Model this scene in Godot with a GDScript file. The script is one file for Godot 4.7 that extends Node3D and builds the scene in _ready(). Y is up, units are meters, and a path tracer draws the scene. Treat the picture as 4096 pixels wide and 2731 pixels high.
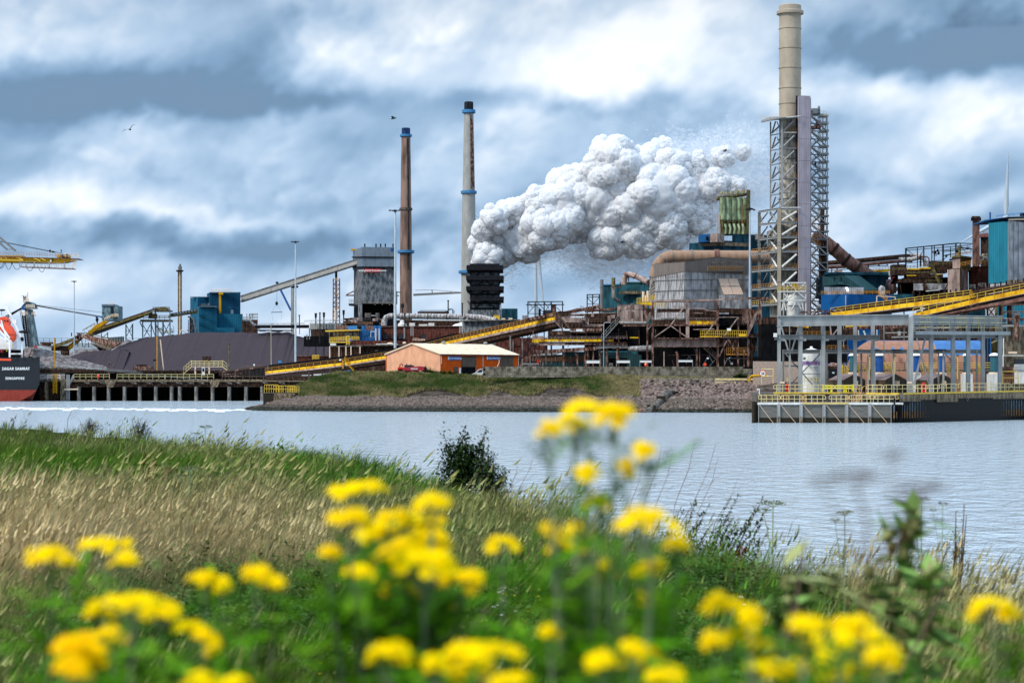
extends Node3D
# A steelworks on the far side of a harbour channel,seen across a grassy bank with ragwort.
const F := 8000.0
const CX := 2048.0
const HY := 1558.0
const EYE := 4.6
const R := Basis.IDENTITY
var ox := 0.0
var oy := 0.0
var os := 1.0
var cur: Node3D
var M := {}
var names := {}
var rng := RandomNumberGenerator.new()
var tex := {}
# ---------- measuring: a sighted direction and a distance give a point ----------
func crop(x: float,y: float,s: float) -> void:
	ox = x; oy = y; os = s
func v(x: float,y: float,d: float) -> Vector3:
	return Vector3((ox + x / os - CX) / F*d,EYE + (HY - oy - y / os) / F*d,-d)
func hx(x: float,d: float) -> float:
	return (ox + x / os - CX) / F*d
func hy(y: float,d: float) -> float:
	return EYE + (HY - oy - y / os) / F*d
func p2(x: float,d: float) -> Vector2:
	return Vector2((ox + x / os - CX) / F*d,-d)
func ln(x: float,d: float) -> float:
	return x / os / F*d
# ---------- mesh building ----------
class B:
	var V := PackedVector3Array()
	var N := PackedVector3Array()
	var C := PackedColorArray()
	var col := Color.WHITE
	var uc := false
	func tri(a: Vector3,b: Vector3,c: Vector3) -> void:
		var n := (b - a).cross(c - a).normalized()
		V.push_back(a); V.push_back(c); V.push_back(b)
		N.push_back(n); N.push_back(n); N.push_back(n)
		if uc:
			C.push_back(col); C.push_back(col); C.push_back(col)
	func tris(a: Vector3,b: Vector3,c: Vector3,na: Vector3,nb: Vector3,nc: Vector3) -> void:
		V.push_back(a); V.push_back(c); V.push_back(b)
		N.push_back(na); N.push_back(nc); N.push_back(nb)
		if uc:
			C.push_back(col); C.push_back(col); C.push_back(col)
	func quad(a: Vector3,b: Vector3,c: Vector3,d: Vector3) -> void:
		tri(a,b,c); tri(a,c,d)
	func hexa(p: Array) -> void:
		quad(p[3],p[2],p[1],p[0]); quad(p[4],p[5],p[6],p[7])
		for i in 4:
			var j := (i + 1) % 4
			quad(p[i],p[j],p[4 + j],p[4 + i])
	func box(a: Vector3,b: Vector3) -> void:
		var lo := a.min(b)
		var hi := a.max(b)
		hexa([Vector3(lo.x,lo.y,hi.z),Vector3(hi.x,lo.y,hi.z),Vector3(hi.x,lo.y,lo.z),Vector3(lo.x,lo.y,lo.z),
			Vector3(lo.x,hi.y,hi.z),Vector3(hi.x,hi.y,hi.z),Vector3(hi.x,hi.y,lo.z),Vector3(lo.x,hi.y,lo.z)])
	func obox(t: Transform3D,s: Vector3) -> void:
		var h := s / 2
		hexa([t*Vector3(-h.x,-h.y,h.z),t*Vector3(h.x,-h.y,h.z),t*Vector3(h.x,-h.y,-h.z),t*Vector3(-h.x,-h.y,-h.z),
			t*Vector3(-h.x,h.y,h.z),t*Vector3(h.x,h.y,h.z),t*Vector3(h.x,h.y,-h.z),t*Vector3(-h.x,h.y,-h.z)])
	func bar(p: Vector3,q: Vector3,w: float,h := -1.0) -> void:
		if h < 0: h = w
		var d := (q - p).normalized()
		var s := d.cross(Vector3.UP)
		s = Vector3.RIGHT if s.length() < 0.02 else s.normalized()
		var u := s.cross(d).normalized()
		obox(Transform3D(Basis(s,u,-d),(p + q) / 2),Vector3(w,h,(q - p).length()))
	func ibeam(p: Vector3,q: Vector3,w: float,h: float,t := 0.12) -> void:
		var d := (q - p).normalized()
		var s := d.cross(Vector3.UP)
		s = Vector3.RIGHT if s.length() < 0.02 else s.normalized()
		var u := s.cross(d).normalized()
		bar(p,q,w*t,h*(1 - 2*t))
		bar(p + u*h*(0.5 - t / 2),q + u*h*(0.5 - t / 2),w,h*t)
		bar(p - u*h*(0.5 - t / 2),q - u*h*(0.5 - t / 2),w,h*t)
	func rod(p: Vector3,q: Vector3,r: float,n := 6,r2 := -1.0,caps := true) -> void:
		if r2 < 0: r2 = r
		var d := (q - p).normalized()
		var s := d.cross(Vector3.UP)
		s = Vector3.RIGHT if s.length() < 0.02 else s.normalized()
		var u := d.cross(s).normalized()
		for i in n:
			var a := TAU*i / n
			var b := TAU*(i + 1) / n
			var ea := s*cos(a) + u*sin(a)
			var eb := s*cos(b) + u*sin(b)
			tris(p + ea*r,p + eb*r,q + eb*r2,ea,eb,eb)
			tris(p + ea*r,q + eb*r2,q + ea*r2,ea,eb,ea)
			if caps:
				tri(q,q + ea*r2,q + eb*r2); tri(p,p + eb*r,p + ea*r)
	func lathe(c: Vector3,prof: Array,n := 24) -> void:
		for k in prof.size() - 1:
			var a: Vector2 = prof[k]
			var b: Vector2 = prof[k + 1]
			var sl := Vector2(b.y - a.y,a.x - b.x).normalized()
			for i in n:
				var e := Vector3(cos(TAU*i / n),0,-sin(TAU*i / n))
				var f := Vector3(cos(TAU*(i + 1) / n),0,-sin(TAU*(i + 1) / n))
				var ne := e*sl.x + Vector3.UP*sl.y
				var nf := f*sl.x + Vector3.UP*sl.y
				var p0 := c + e*a.x + Vector3.UP*a.y
				var p1 := c + f*a.x + Vector3.UP*a.y
				var p2 := c + f*b.x + Vector3.UP*b.y
				var p3 := c + e*b.x + Vector3.UP*b.y
				if a.x > 1e-5: tris(p0,p1,p2,ne,nf,nf)
				if b.x > 1e-5: tris(p0,p2,p3,ne,nf,ne)
	func pipe(path: Array,r: float,n := 10,rs: Array = []) -> void:
		var ring: Array = []
		var s := Vector3.ZERO
		for k in path.size():
			var d: Vector3 = (path[mini(k + 1,path.size() - 1)] - path[maxi(k - 1,0)]).normalized()
			if k == 0:
				s = d.cross(Vector3.UP)
				if s.length() < 0.02: s = Vector3.RIGHT
			s = (s - d*s.dot(d)).normalized()
			var u := d.cross(s)
			var row: Array = []
			for i in n:
				var e := s*cos(TAU*i / n) + u*sin(TAU*i / n)
				row.append(e)
			ring.append(row)
		for k in path.size() - 1:
			var ra: float = rs[k] if rs.size() else r
			var rb: float = rs[k + 1] if rs.size() else r
			for i in n:
				var j := (i + 1) % n
				var a: Vector3 = path[k] + ring[k][i]*ra
				var b: Vector3 = path[k] + ring[k][j]*ra
				var c: Vector3 = path[k + 1] + ring[k + 1][j]*rb
				var e: Vector3 = path[k + 1] + ring[k + 1][i]*rb
				tris(a,b,c,ring[k][i],ring[k][j],ring[k + 1][j])
				tris(a,c,e,ring[k][i],ring[k + 1][j],ring[k + 1][i])
		for end in [0,path.size() - 1]:
			var ra: float = rs[end] if rs.size() else r
			for i in n:
				var a: Vector3 = path[end] + ring[end][i]*ra
				var b: Vector3 = path[end] + ring[end][(i + 1) % n]*ra
				if end == 0: tri(path[0],b,a)
				else: tri(path[end],a,b)
	func slab(poly: Array,ext: Vector3) -> void:
		var n: Vector3 = (poly[1] - poly[0]).cross(poly[2] - poly[0])
		var p := poly.duplicate()
		if n.dot(ext) > 0:
			p.reverse()
			p.push_front(p.pop_back())
		var m := p.size()
		for i in range(1,m - 1):
			tri(p[0],p[i],p[i + 1])
			tri(p[0] + ext,p[i + 1] + ext,p[i] + ext)
		for i in m:
			var j := (i + 1) % m
			quad(p[j],p[i],p[i] + ext,p[j] + ext)
	func prism(plan: Array,y0: float,y1: float) -> void:
		var p: Array = []
		for q in plan: p.append(Vector3(q.x,y0,q.y))
		slab(p,Vector3(0,y1 - y0,0))
	func ball(c: Vector3,r: Vector3,la := 8,lo := 12,t := Basis.IDENTITY) -> void:
		for i in la:
			for j in lo:
				var q: Array = []
				for e in [[i,j],[i,j + 1],[i + 1,j + 1],[i + 1,j]]:
					var th: float = -PI / 2 + PI*e[0] / la
					var ph: float = TAU*e[1] / lo
					q.append(Vector3(cos(th)*cos(ph),sin(th),-cos(th)*sin(ph)))
				var p: Array = []
				var m: Array = []
				for e in q:
					p.append(c + t*(e*r)); m.append((t*(e / r)).normalized())
				if i > 0: tris(p[0],p[1],p[2],m[0],m[1],m[2])
				if i < la - 1: tris(p[0],p[2],p[3],m[0],m[2],m[3])
	func rail(p: Vector3,q: Vector3,h := 1.1,step := 1.6,r := 0.04,mids := 1) -> void:
		var n := maxi(1,roundi((q - p).length() / step))
		for i in n + 1:
			var a := p.lerp(q,float(i) / n)
			rod(a,a + Vector3.UP*h,r,4,-1.0,false)
		for k in mids + 1:
			var y := h*(k + 1) / (mids + 1)
			rod(p + Vector3.UP*y,q + Vector3.UP*y,r,4,-1.0,false)
	func mesh(off: Vector3) -> ArrayMesh:
		var W := PackedVector3Array()
		W.resize(V.size())
		for i in V.size(): W[i] = V[i] - off
		var a := []
		a.resize(Mesh.ARRAY_MAX)
		a[Mesh.ARRAY_VERTEX] = W
		a[Mesh.ARRAY_NORMAL] = N
		if uc: a[Mesh.ARRAY_COLOR] = C
		var m := ArrayMesh.new()
		m.add_surface_from_arrays(Mesh.PRIMITIVE_TRIANGLES,a)
		return m
func rr(a: float,c: float) -> float: return rng.randf_range(a,c)
func rn() -> float: return rng.randfn()
func rf() -> float: return rng.randf()
var b := B.new()
func pt(called: String,m: Material,par: Node3D = null,label := "",kind := "") -> MeshInstance3D:
	var o := put(b,called,m,par,label,kind)
	b = B.new()
	return o
func W(x: float,y: float,z: float) -> Vector3: return Vector3(x,y,z)
func nb() -> B:
	return B.new()
# ---------- things and parts ----------
func numbered(par: Node,called: String) -> String:
	var k := str(par.get_instance_id()) + called
	names[k] = names.get(k,-1) + 1
	return called if names[k] == 0 else "%s_%03d" % [called,names[k]]
func tag(o: Node,label: String,cat: String,group := "",kind := "") -> void:
	if label: o.set_meta("label",label)
	if cat: o.set_meta("category",cat)
	if group: o.set_meta("group",group)
	if kind: o.set_meta("kind",kind)
func T(called: String,label: String,cat: String,pos := Vector3.ZERO,group := "") -> Node3D:
	cur = Node3D.new()
	cur.name = numbered(self,called)
	add_child(cur)
	cur.position = pos
	tag(cur,label,cat,group)
	return cur
func world_pos(o: Node3D) -> Vector3:
	var p := Vector3.ZERO
	var n: Node = o
	while n is Node3D and n != self:
		p += n.position
		n = n.get_parent()
	return p
func put(b: B,called: String,m: Material,par: Node3D = null,label := "",kind := "") -> MeshInstance3D:
	if par == null: par = cur
	var o := MeshInstance3D.new()
	o.name = numbered(par,called)
	o.mesh = b.mesh(world_pos(par))
	o.material_override = m
	par.add_child(o)
	tag(o,label,"","",kind)
	return o
func one(b: B,called: String,m: Material,label: String,cat: String,pos := Vector3.ZERO,group := "",kind := "") -> MeshInstance3D:
	var o := MeshInstance3D.new()
	o.name = numbered(self,called)
	o.mesh = b.mesh(pos)
	o.position = pos
	o.material_override = m
	add_child(o)
	tag(o,label,cat,group,kind)
	self.b = B.new()
	return o
func dup(o: Node3D,pos: Vector3,label: String,turn := 0.0) -> Node3D:
	var c: Node3D = o.duplicate()
	c.name = numbered(self,String(o.name).rstrip("0123456789").trim_suffix("_"))
	add_child(c)
	c.position = pos
	c.rotation.y = turn
	if label: c.set_meta("label",label)
	return c
func scatter(called: String,mesh: Mesh,m: Material,xf: Array,cols: Array,label: String,cat: String,par: Node3D = null) -> MultiMeshInstance3D:
	var mm := MultiMesh.new()
	mm.transform_format = MultiMesh.TRANSFORM_3D
	mm.use_colors = cols.size() > 0
	mm.mesh = mesh
	mm.instance_count = xf.size()
	for i in xf.size():
		mm.set_instance_transform(i,xf[i])
		if cols.size(): mm.set_instance_color(i,cols[i])
	var o := MultiMeshInstance3D.new()
	if par == null: par = self
	o.name = numbered(par,called)
	o.multimesh = mm
	o.material_override = m
	par.add_child(o)
	tag(o,label,cat,"","stuff")
	return o
func words(text: String,size: float,depth: float,at: Transform3D,m: Material,par: Node3D,called := "lettering",bold := true) -> void:
	var t := TextMesh.new()
	var f := SystemFont.new()
	f.font_names = PackedStringArray(["Droid Sans"])
	if bold: f.font_weight = 700
	t.font = f
	t.text = text
	t.font_size = 64
	t.pixel_size = size / 64.0
	t.depth = depth
	var o := MeshInstance3D.new()
	o.name = numbered(par,called)
	o.mesh = t
	o.material_override = m
	par.add_child(o)
	o.transform = Transform3D(at.basis,at.origin - world_pos(par))
# ---------- materials ----------
func noise_tex(key: String,freq: float,ramp: Array,kind := FastNoiseLite.TYPE_SIMPLEX_SMOOTH,side := 512) -> NoiseTexture2D:
	var n := FastNoiseLite.new()
	n.seed = key.hash() % 1000
	n.noise_type = kind
	n.frequency = freq
	n.fractal_octaves = 5
	n.fractal_gain = 0.55
	var t := NoiseTexture2D.new()
	t.width = side; t.height = side
	t.seamless = true
	t.noise = n
	if ramp.size():
		var g := Gradient.new()
		var offs := PackedFloat32Array()
		var cols := PackedColorArray()
		for k in ramp: offs.append(k[0]); cols.append(k[1])
		g.offsets = offs; g.colors = cols
		t.color_ramp = g
	tex[key] = t
	return t
func grey(x: float) -> Color:
	return Color(x,x,x)
func mk(key: String,c: Color,rough := 0.8,t := "",sc := Vector3.ONE,metal := 0.0,bump := "",bs := 0.0) -> StandardMaterial3D:
	var m := StandardMaterial3D.new()
	m.resource_name = key
	m.albedo_color = c
	m.roughness = rough
	m.metallic = metal
	m.metallic_specular = 0.5 if rough < 0.5 else 0.22
	if t:
		m.albedo_texture = tex[t]
	if bump:
		m.heightmap_enabled = true
		m.heightmap_texture = tex[bump]
		m.heightmap_scale = bs
	if t or bump:
		m.uv1_triplanar = true
		m.uv1_world_triplanar = true
		m.uv1_triplanar_sharpness = 4.0
		m.uv1_scale = sc
	M[key] = m
	return m
func vc(key: String,rough := 0.85,back := 0.0,t := "",sc := Vector3.ONE) -> StandardMaterial3D:
	var m := mk(key,Color.WHITE,rough,t,sc)
	m.vertex_color_use_as_albedo = true
	if back > 0:
		m.backlight_enabled = true
		m.backlight = grey(back)
	m.metallic_specular = 0.08
	return m
func stripes(m: StandardMaterial3D,period: float,deep := 0.75) -> StandardMaterial3D:
	var key := "ribs%d" % int(deep*100)
	if not tex.has(key):
		var im := Image.create(64,4,false,Image.FORMAT_RGB8)
		for x in 64:
			var k := fmod(x / 8.0,1.0)
			im.fill_rect(Rect2i(x,0,1,4),grey(deep if k < 0.3 else 1.0))
		tex[key] = ImageTexture.create_from_image(im)
	m.detail_enabled = true
	m.detail_albedo = tex[key]
	m.detail_blend_mode = BaseMaterial3D.BLEND_MODE_MUL
	m.detail_uv_layer = BaseMaterial3D.DETAIL_UV_2
	m.uv2_triplanar = true
	m.uv2_world_triplanar = true
	m.uv2_scale = W(1.0 / (period*8),0.1,1.0 / (period*8))
	return m
func H(s: String) -> Color:
	return Color.html(s)
func materials() -> void:
	noise_tex("grime",0.012,[[0.0,grey(0.5)],[0.45,grey(0.8)],[0.6,grey(0.95)],[1.0,grey(1.0)]])
	noise_tex("soft",0.01,[[0.0,grey(0.8)],[1.0,grey(1.0)]])
	noise_tex("heavy",0.014,[[0.0,grey(0.42)],[0.4,grey(0.66)],[0.6,grey(0.88)],[1.0,grey(1.0)]])
	noise_tex("rust",0.014,[[0.0,H("2a1a16")],[0.38,H("4d332a")],[0.55,H("715145")],[0.72,H("937a6e")],[1.0,H("a8948a")]])
	noise_tex("rustdark",0.014,[[0.0,H("1a1311")],[0.45,H("33261f")],[0.65,H("4d382e")],[1.0,H("665043")]])
	noise_tex("oregrain",0.05,[[0.0,grey(0.6)],[1.0,grey(1.0)]])
	noise_tex("bumps",0.03,[])
	noise_tex("yellowrust",0.012,[[0.0,H("6b4210")],[0.35,H("c98e16")],[0.5,H("e8b624")],[1.0,H("f6cb35")]])
	noise_tex("planks",0.02,[[0.0,grey(0.55)],[0.5,grey(0.85)],[1.0,grey(1.0)]])
	var up := W(0.06,0.02,0.06)
	mk("concrete",H("8f8b85"),0.9,"grime",up*2)
	mk("concrete_dark",H("7d756d"),0.9,"heavy",up*2)
	mk("concrete_brown",H("9a8870"),0.9,"heavy",up*3)
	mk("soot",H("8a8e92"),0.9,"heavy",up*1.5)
	mk("coal_upper",H("7d8a96"),0.7,"soft",up*1.5)
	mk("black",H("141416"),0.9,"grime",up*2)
	mk("dark_steel",H("2b2b30"),0.7,"grime",up*3)
	mk("rust",Color.WHITE,0.85,"rust",up*3)
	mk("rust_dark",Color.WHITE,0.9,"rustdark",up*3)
	mk("rust_pale",H("b89f94"),0.85,"grime",up*1.3)
	mk("yellow",Color.WHITE,0.6,"yellowrust",W(0.06,0.06,0.06))
	mk("yellow_rail",H("f0c84e"),0.55,"soft",up*4)
	mk("pale_rail",H("efdb9c"),0.6,"soft",up*4)
	mk("orange_rail",H("cf9448"),0.7,"soft",up*4)
	mk("grey_rail",H("a9a9a4"),0.6)
	mk("brown_rail",H("6a5548"),0.8)
	mk("grey_paint",H("a8a9a7"),0.55,"soft",up*2)
	mk("grey_shade",H("858583"),0.7,"soft",up*3)
	mk("mast",H("c9d3d8"),0.4,"soft",up*2)
	mk("stack_beige",H("bdae99"),0.65,"soft",W(0.05,0.02,0.05))
	mk("stack_grey",H("b3b1ab"),0.8,"soft",up)
	mk("stack_brown",H("9a7d6f"),0.85,"grime",W(0.05,0.008,0.05))
	mk("stack_cap",H("2f3338"),0.8,"grime",up)
	mk("cap_blue",H("27436b"),0.7,"grime",up)
	mk("ring_blue",H("4e8fc0"),0.6,"soft",up*3)
	stripes(mk("mauve",H("b9adb4"),0.6,"soft",up),0.5,0.9)
	mk("vessel",H("cbc4b6"),0.75,"grime",up*2.4)
	stripes(mk("clad_grey",H("c6c3c3"),0.6,"grime",up*1.6),0.55,0.88)
	stripes(mk("clad_taupe",H("94877e"),0.6,"soft",up*1.6),0.45,0.78)
	mk("duct_brown",H("ab8a72"),0.7,"soft",up*2)
	mk("duct_pale",H("a39a92"),0.7,"grime",up*2)
	mk("duct_rust",H("8d675b"),0.8,"grime",up*2)
	mk("duct_white",H("cdc6c2"),0.7,"heavy",up*3)
	stripes(mk("teal_clad",H("2f8aa0"),0.6,"soft",up),0.6,0.86)
	stripes(mk("teal_dark",H("2d606b"),0.65,"grime",up),0.6,0.86)
	stripes(mk("teal_deep",H("1d4a5a"),0.65,"grime",up),0.6,0.86)
	stripes(mk("teal_green",H("33565a"),0.65,"soft",up),0.6,0.86)
	stripes(mk("blue_mill",H("1f6a86"),0.6,"soft",up),0.9,0.86)
	stripes(mk("blue_mill_deep",H("18516f"),0.6,"soft",up),0.9,0.86)
	mk("blue_wall",H("225f94"),0.6,"soft",up)
	mk("blue_bright",H("3f83c4"),0.6,"grime",up*3)
	mk("blue_tank",H("145a98"),0.5,"soft",up)
	mk("silo_green",H("a5b48c"),0.75,"grime",up*1.5)
	mk("silo_ochre",H("8f8458"),0.8,"heavy",up*3)
	mk("orange_wall",H("ec611a"),0.65,"soft",up*2)
	mk("salmon_wall",H("ffbd95"),0.65,"soft",up*2)
	mk("cream_roof",H("f6dfbc"),0.6,"soft",W(0.1,0.1,0.1))
	mk("trim_pale",H("e8cdb0"),0.6)
	mk("sign_blue",H("4479b8"),0.5)
	mk("sign_red",H("c22f38"),0.6)
	mk("white",H("f2f2ee"),0.5)
	mk("white_paint",H("eceae2"),0.5,"soft",up*3)
	mk("purple",H("8b6a95"),0.5)
	mk("door_grey",H("6c5d53"),0.7,"soft",up*4)
	mk("hull_black",H("10151d"),0.45,"soft",up)
	mk("hull_red",H("9c4136"),0.7,"soft",up*2)
	mk("boat_orange",H("f0522a"),0.4)
	mk("glass_dark",H("20262c"),0.15)
	mk("brick",H("6b3f36"),0.85,"grime",up*3)
	mk("brick_pale",H("8b6b5f"),0.85,"grime",up*3)
	mk("wood_brown",H("7d5a45"),0.85,"grime",W(0.5,0.06,0.5))
	mk("block_wall",H("8d8474"),0.95,"grime",W(0.1,0.06,0.1))
	mk("block_pale",H("968d7d"),0.95,"grime",W(0.1,0.06,0.1))
	mk("block_dark",H("7f7765"),0.95,"grime",W(0.1,0.06,0.1))
	mk("timber",H("8a8780"),0.9,"planks",W(0.06,1.4,0.06))
	mk("timber_wet",H("3d362b"),0.6,"planks",W(0.06,1.4,0.06))
	mk("pile_steel",H("6a757e"),0.6,"grime",W(0.6,0.1,0.6))
	mk("pile_rust",H("8f6a48"),0.8,"grime",W(0.6,0.3,0.6))
	mk("pile_wet_shade",H("23221f"),0.5,"grime",W(0.6,0.3,0.6))  # wet weedy pile feet, and painted recess shade on the pan row
	mk("ore",H("50464b"),1.0,"oregrain",W(0.12,0.12,0.12),0.0,"bumps",8.0)
	mk("ore_grey",H("857c7a"),1.0,"grime",W(0.05,0.05,0.05),0.0,"bumps",20.0)
	mk("yard",H("5f564e"),0.95,"soft",W(0.05,0.05,0.05))
	mk("quonset_brown",H("a97a63"),0.7,"soft",up*2)
	mk("quonset_blue",H("4b7ab2"),0.6,"soft",up*2)
	mk("shed_brown",H("5c4f40"),0.85,"soft",up*3)
	mk("shed_roof",H("8a7570"),0.85,"soft",up*3)
	mk("pump_blue",H("0e4c90"),0.45)
	mk("pump_teal",H("35626c"),0.5)
	mk("red",H("cf2a24"),0.5)
	mk("machine_red",H("a31d2b"),0.45)
	mk("bright_yellow",H("f2e02a"),0.5)
	mk("tyre",H("1b1b1c"),0.9)
	mk("rope",H("b8bab8"),0.9)
	mk("crane_yellow",H("e0a51c"),0.55,"soft",up*3)
	mk("crane_grey",H("7f9aa0"),0.65,"grime",up*2)
	mk("turbine",H("b4bdc4"),0.5)
	mk("bird",H("2b2f36"),0.8)
	mk("tarp",H("eec9ae"),0.8,"soft",W(0.3,0.3,0.3))
	vc("turf",0.95,0.0,"grime",W(0.07,0.07,0.07))
	vc("blades",0.95,0.5)
	vc("stones",0.95)
	vc("petals",0.95,0.35)
	vc("leaves",0.9,0.4)
# ---------- the place ----------
func _ready() -> void:
	rng.seed = 7
	var at := CameraAttributesPhysical.new()
	at.frustum_focal_length = 70.0
	at.exposure_aperture = 4.0
	at.frustum_focus_distance = 420.0
	at.frustum_near = 0.1
	at.frustum_far = 9000.0
	var cam := Camera3D.new()
	cam.name = "camera"
	cam.attributes = at
	cam.position = W(0,EYE,0)
	add_child(cam)
	var near := 0.1
	cam.set_frustum(2731.0 / F*near,Vector2(0,(HY - 1365.5) / F*near),near,9000.0)
	var sky := Sky.new()
	var pano := PanoramaSkyMaterial.new()
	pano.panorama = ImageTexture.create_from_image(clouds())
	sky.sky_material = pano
	var env := Environment.new()
	env.background_mode = Environment.BG_SKY
	env.sky = sky
	env.background_energy_multiplier = 1.0
	env.tonemap_mode = Environment.TONE_MAPPER_LINEAR
	env.tonemap_exposure = 1.9
	env.sdfgi_enabled = true
	env.ssao_enabled = true
	env.ssil_enabled = true
	var we := WorldEnvironment.new()
	we.name = "world"
	we.environment = env
	add_child(we)
	var sun := DirectionalLight3D.new()
	sun.name = "sun"
	sun.light_energy = 0.5
	sun.light_color = Color(1.0,0.96,0.9)
	sun.light_angular_distance = 10.0
	sun.shadow_enabled = true
	add_child(sun)
	sun.look_at_from_position(Vector3.ZERO,W(0.62,-0.75,-0.42))
	materials()
	setting()
	far_bank()
	pier()
	pier_yard()
	shed()
	plant_front()
	stack_tower()
	plant_behind()
	plant_right()
	middle()
	chimneys()
	jetty()
	ore_yard()
	ship()
	masts()
	steam()
	bank_plants()
	ragwort()
# ---------- sky ----------
var cn := FastNoiseLite.new()
var cw := FastNoiseLite.new()
const TONES := [[-0.5,"33475b"],[0.0,"465c72"],[0.3,"657f99"],[0.55,"889db3"],[0.8,"a8b4c1"],[1.0,"c2c7cd"],[1.3,"cfd2d5"]]
# where the bigger clouds and gaps hang: bearing and height of each in units of the survey,spread,and how much lighter
const HEAPS := [[250,40,420,60,0.1],[110,225,270,50,-0.42],[500,222,240,34,-0.45],[300,150,320,40,-0.08],
	[1400,85,240,95,0.5],[1130,175,210,45,0.3],[860,175,130,45,0.2],[1620,50,160,50,0.3],[2130,115,250,42,-0.62],
	[2330,70,170,90,-0.55],[1960,190,190,40,0.25],[2120,235,230,36,0.36],[2250,290,130,36,0.28],[1950,330,220,40,0.2],
	[90,458,230,26,0.42],[380,497,380,15,0.34],[250,382,70,14,0.3],[1150,288,70,18,0.25],[640,268,150,22,0.22],
	[350,560,420,24,-0.22],[900,570,420,50,-0.26],[560,430,260,26,-0.12],[1500,250,300,26,-0.16],[2250,530,170,34,-0.18],
	[2130,470,150,18,0.24],[60,655,150,24,0.18],[1250,240,300,20,-0.12],[800,60,260,50,-0.06],[330,330,260,20,0.12],
	[2100,420,200,26,-0.14],[1000,470,300,24,-0.14],[1560,160,150,40,0.2]]
func sky_tone(az: float,el: float) -> Color:
	var ce := cos(el)
	var d := W(sin(az)*ce,sin(el),-cos(az)*ce)
	var k := 1.0 / (maxf(d.y,0.0) + 0.16)
	var s := d.y - 0.3*absf(d.x)*signf(d.x)
	var w := cw.get_noise_3d(d.x*14.0,s*20.0,d.z*14.0)
	var w2 := cw.get_noise_3d(d.x*14.0 + 40.0,s*20.0,d.z*14.0)
	var bil := 1.0 - 2.4*absf(cw.get_noise_3d(d.x*24.0 + w*0.6,s*30.0 + 9.0,d.z*24.0))
	var t := 0.46 + 0.16*cn.get_noise_2d(d.x*k + 3.0,d.z*k) + 0.2*cn.get_noise_3d(d.x*11.0,s*18.0,d.z*11.0) + 0.1*w
	t += 0.2*bil*(0.25 + 0.75*smoothstep(0.3,0.75,t + 0.3*w))
	if az > -0.62 and az < 0.62 and el < 0.5:
		var x := 1176.0 + tan(az)*4594.0 + w*190.0
		var y := 895.0 - tan(el) / cos(az)*4594.0 + w2*75.0
		for h in HEAPS:
			var u: float = (x - h[0]) / h[2]
			var q: float = (y - h[1]) / (h[3]*1.2)
			var e := u*u + q*q
			if e < 7.0: t += h[4]*exp(-e*0.8)
	t += 0.16*exp(-pow((el - 0.022) / 0.03,2.0))
	t = clampf(t,-0.45,1.25)
	var c := Color.WHITE
	for i in TONES.size() - 1:
		if t <= TONES[i + 1][0]:
			c = H(TONES[i][1]).lerp(H(TONES[i + 1][1]),(t - TONES[i][0]) / (TONES[i + 1][0] - TONES[i][0]))
			break
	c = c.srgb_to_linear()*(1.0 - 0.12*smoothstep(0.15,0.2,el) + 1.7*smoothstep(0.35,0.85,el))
	return c
func clouds() -> Image:
	cn.seed = 11; cn.frequency = 1.1; cn.fractal_octaves = 5; cn.fractal_gain = 0.5; cn.noise_type = FastNoiseLite.TYPE_SIMPLEX_SMOOTH
	cw.seed = 5; cw.frequency = 0.9; cw.fractal_octaves = 6; cw.fractal_gain = 0.6; cw.noise_type = FastNoiseLite.TYPE_SIMPLEX_SMOOTH
	var w := 4096
	var h := 2048
	var low := Image.create(768,384,false,Image.FORMAT_RGBF)
	for y in 384:
		var el := PI / 2 - PI*(y + 0.5) / 384
		if el < -0.05:
			low.fill_rect(Rect2i(0,y,768,384 - y),Color(0.16,0.17,0.17))
			break
		for x in 768:
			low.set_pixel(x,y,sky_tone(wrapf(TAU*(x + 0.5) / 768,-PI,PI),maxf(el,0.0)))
	low.resize(w,h,Image.INTERPOLATE_CUBIC)
	for y in range(h / 2 - 330,h / 2 + 3):
		var el := PI / 2 - PI*(y + 0.5) / h
		for x in range(-400,400):
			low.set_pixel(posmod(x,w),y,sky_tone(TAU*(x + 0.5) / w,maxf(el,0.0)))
	return low
# ---------- water,land,near bank ----------
const SHORE := [[-60.0,150.0],[-30.0,118.0],[-17.5,92.0],[-11.0,70.0],[-6.5,61.0],[-2.4,49.0],[-0.6,39.0],[1.6,32.0],[3.2,29.0],[4.8,26.5],[5.8,22.0],[9.0,17.0],[20.0,10.0],[60.0,4.0]]
var hn := FastNoiseLite.new()
func shore(x: float) -> float:
	for i in SHORE.size() - 1:
		if x <= SHORE[i + 1][0]:
			return lerpf(SHORE[i][1],SHORE[i + 1][1],clampf((x - SHORE[i][0]) / (SHORE[i + 1][0] - SHORE[i][0]),0.0,1.0))
	return SHORE[-1][1]
func bank_h(x: float,z: float) -> float:
	var d := -z
	var e := d - shore(x) - hn.get_noise_2d(x*3.0,z*3.0)*1.2
	var h := 2.33 + 0.25*hn.get_noise_2d(x,z) + 0.75*smoothstep(11.0,3.0,d) - 0.2*smoothstep(-8.0,-1.0,x) - 0.42*smoothstep(0.8,5.0,x)*smoothstep(9.0,18.0,d)
	return lerpf(h,-1.2,smoothstep(-0.3,5.0,e))
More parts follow.
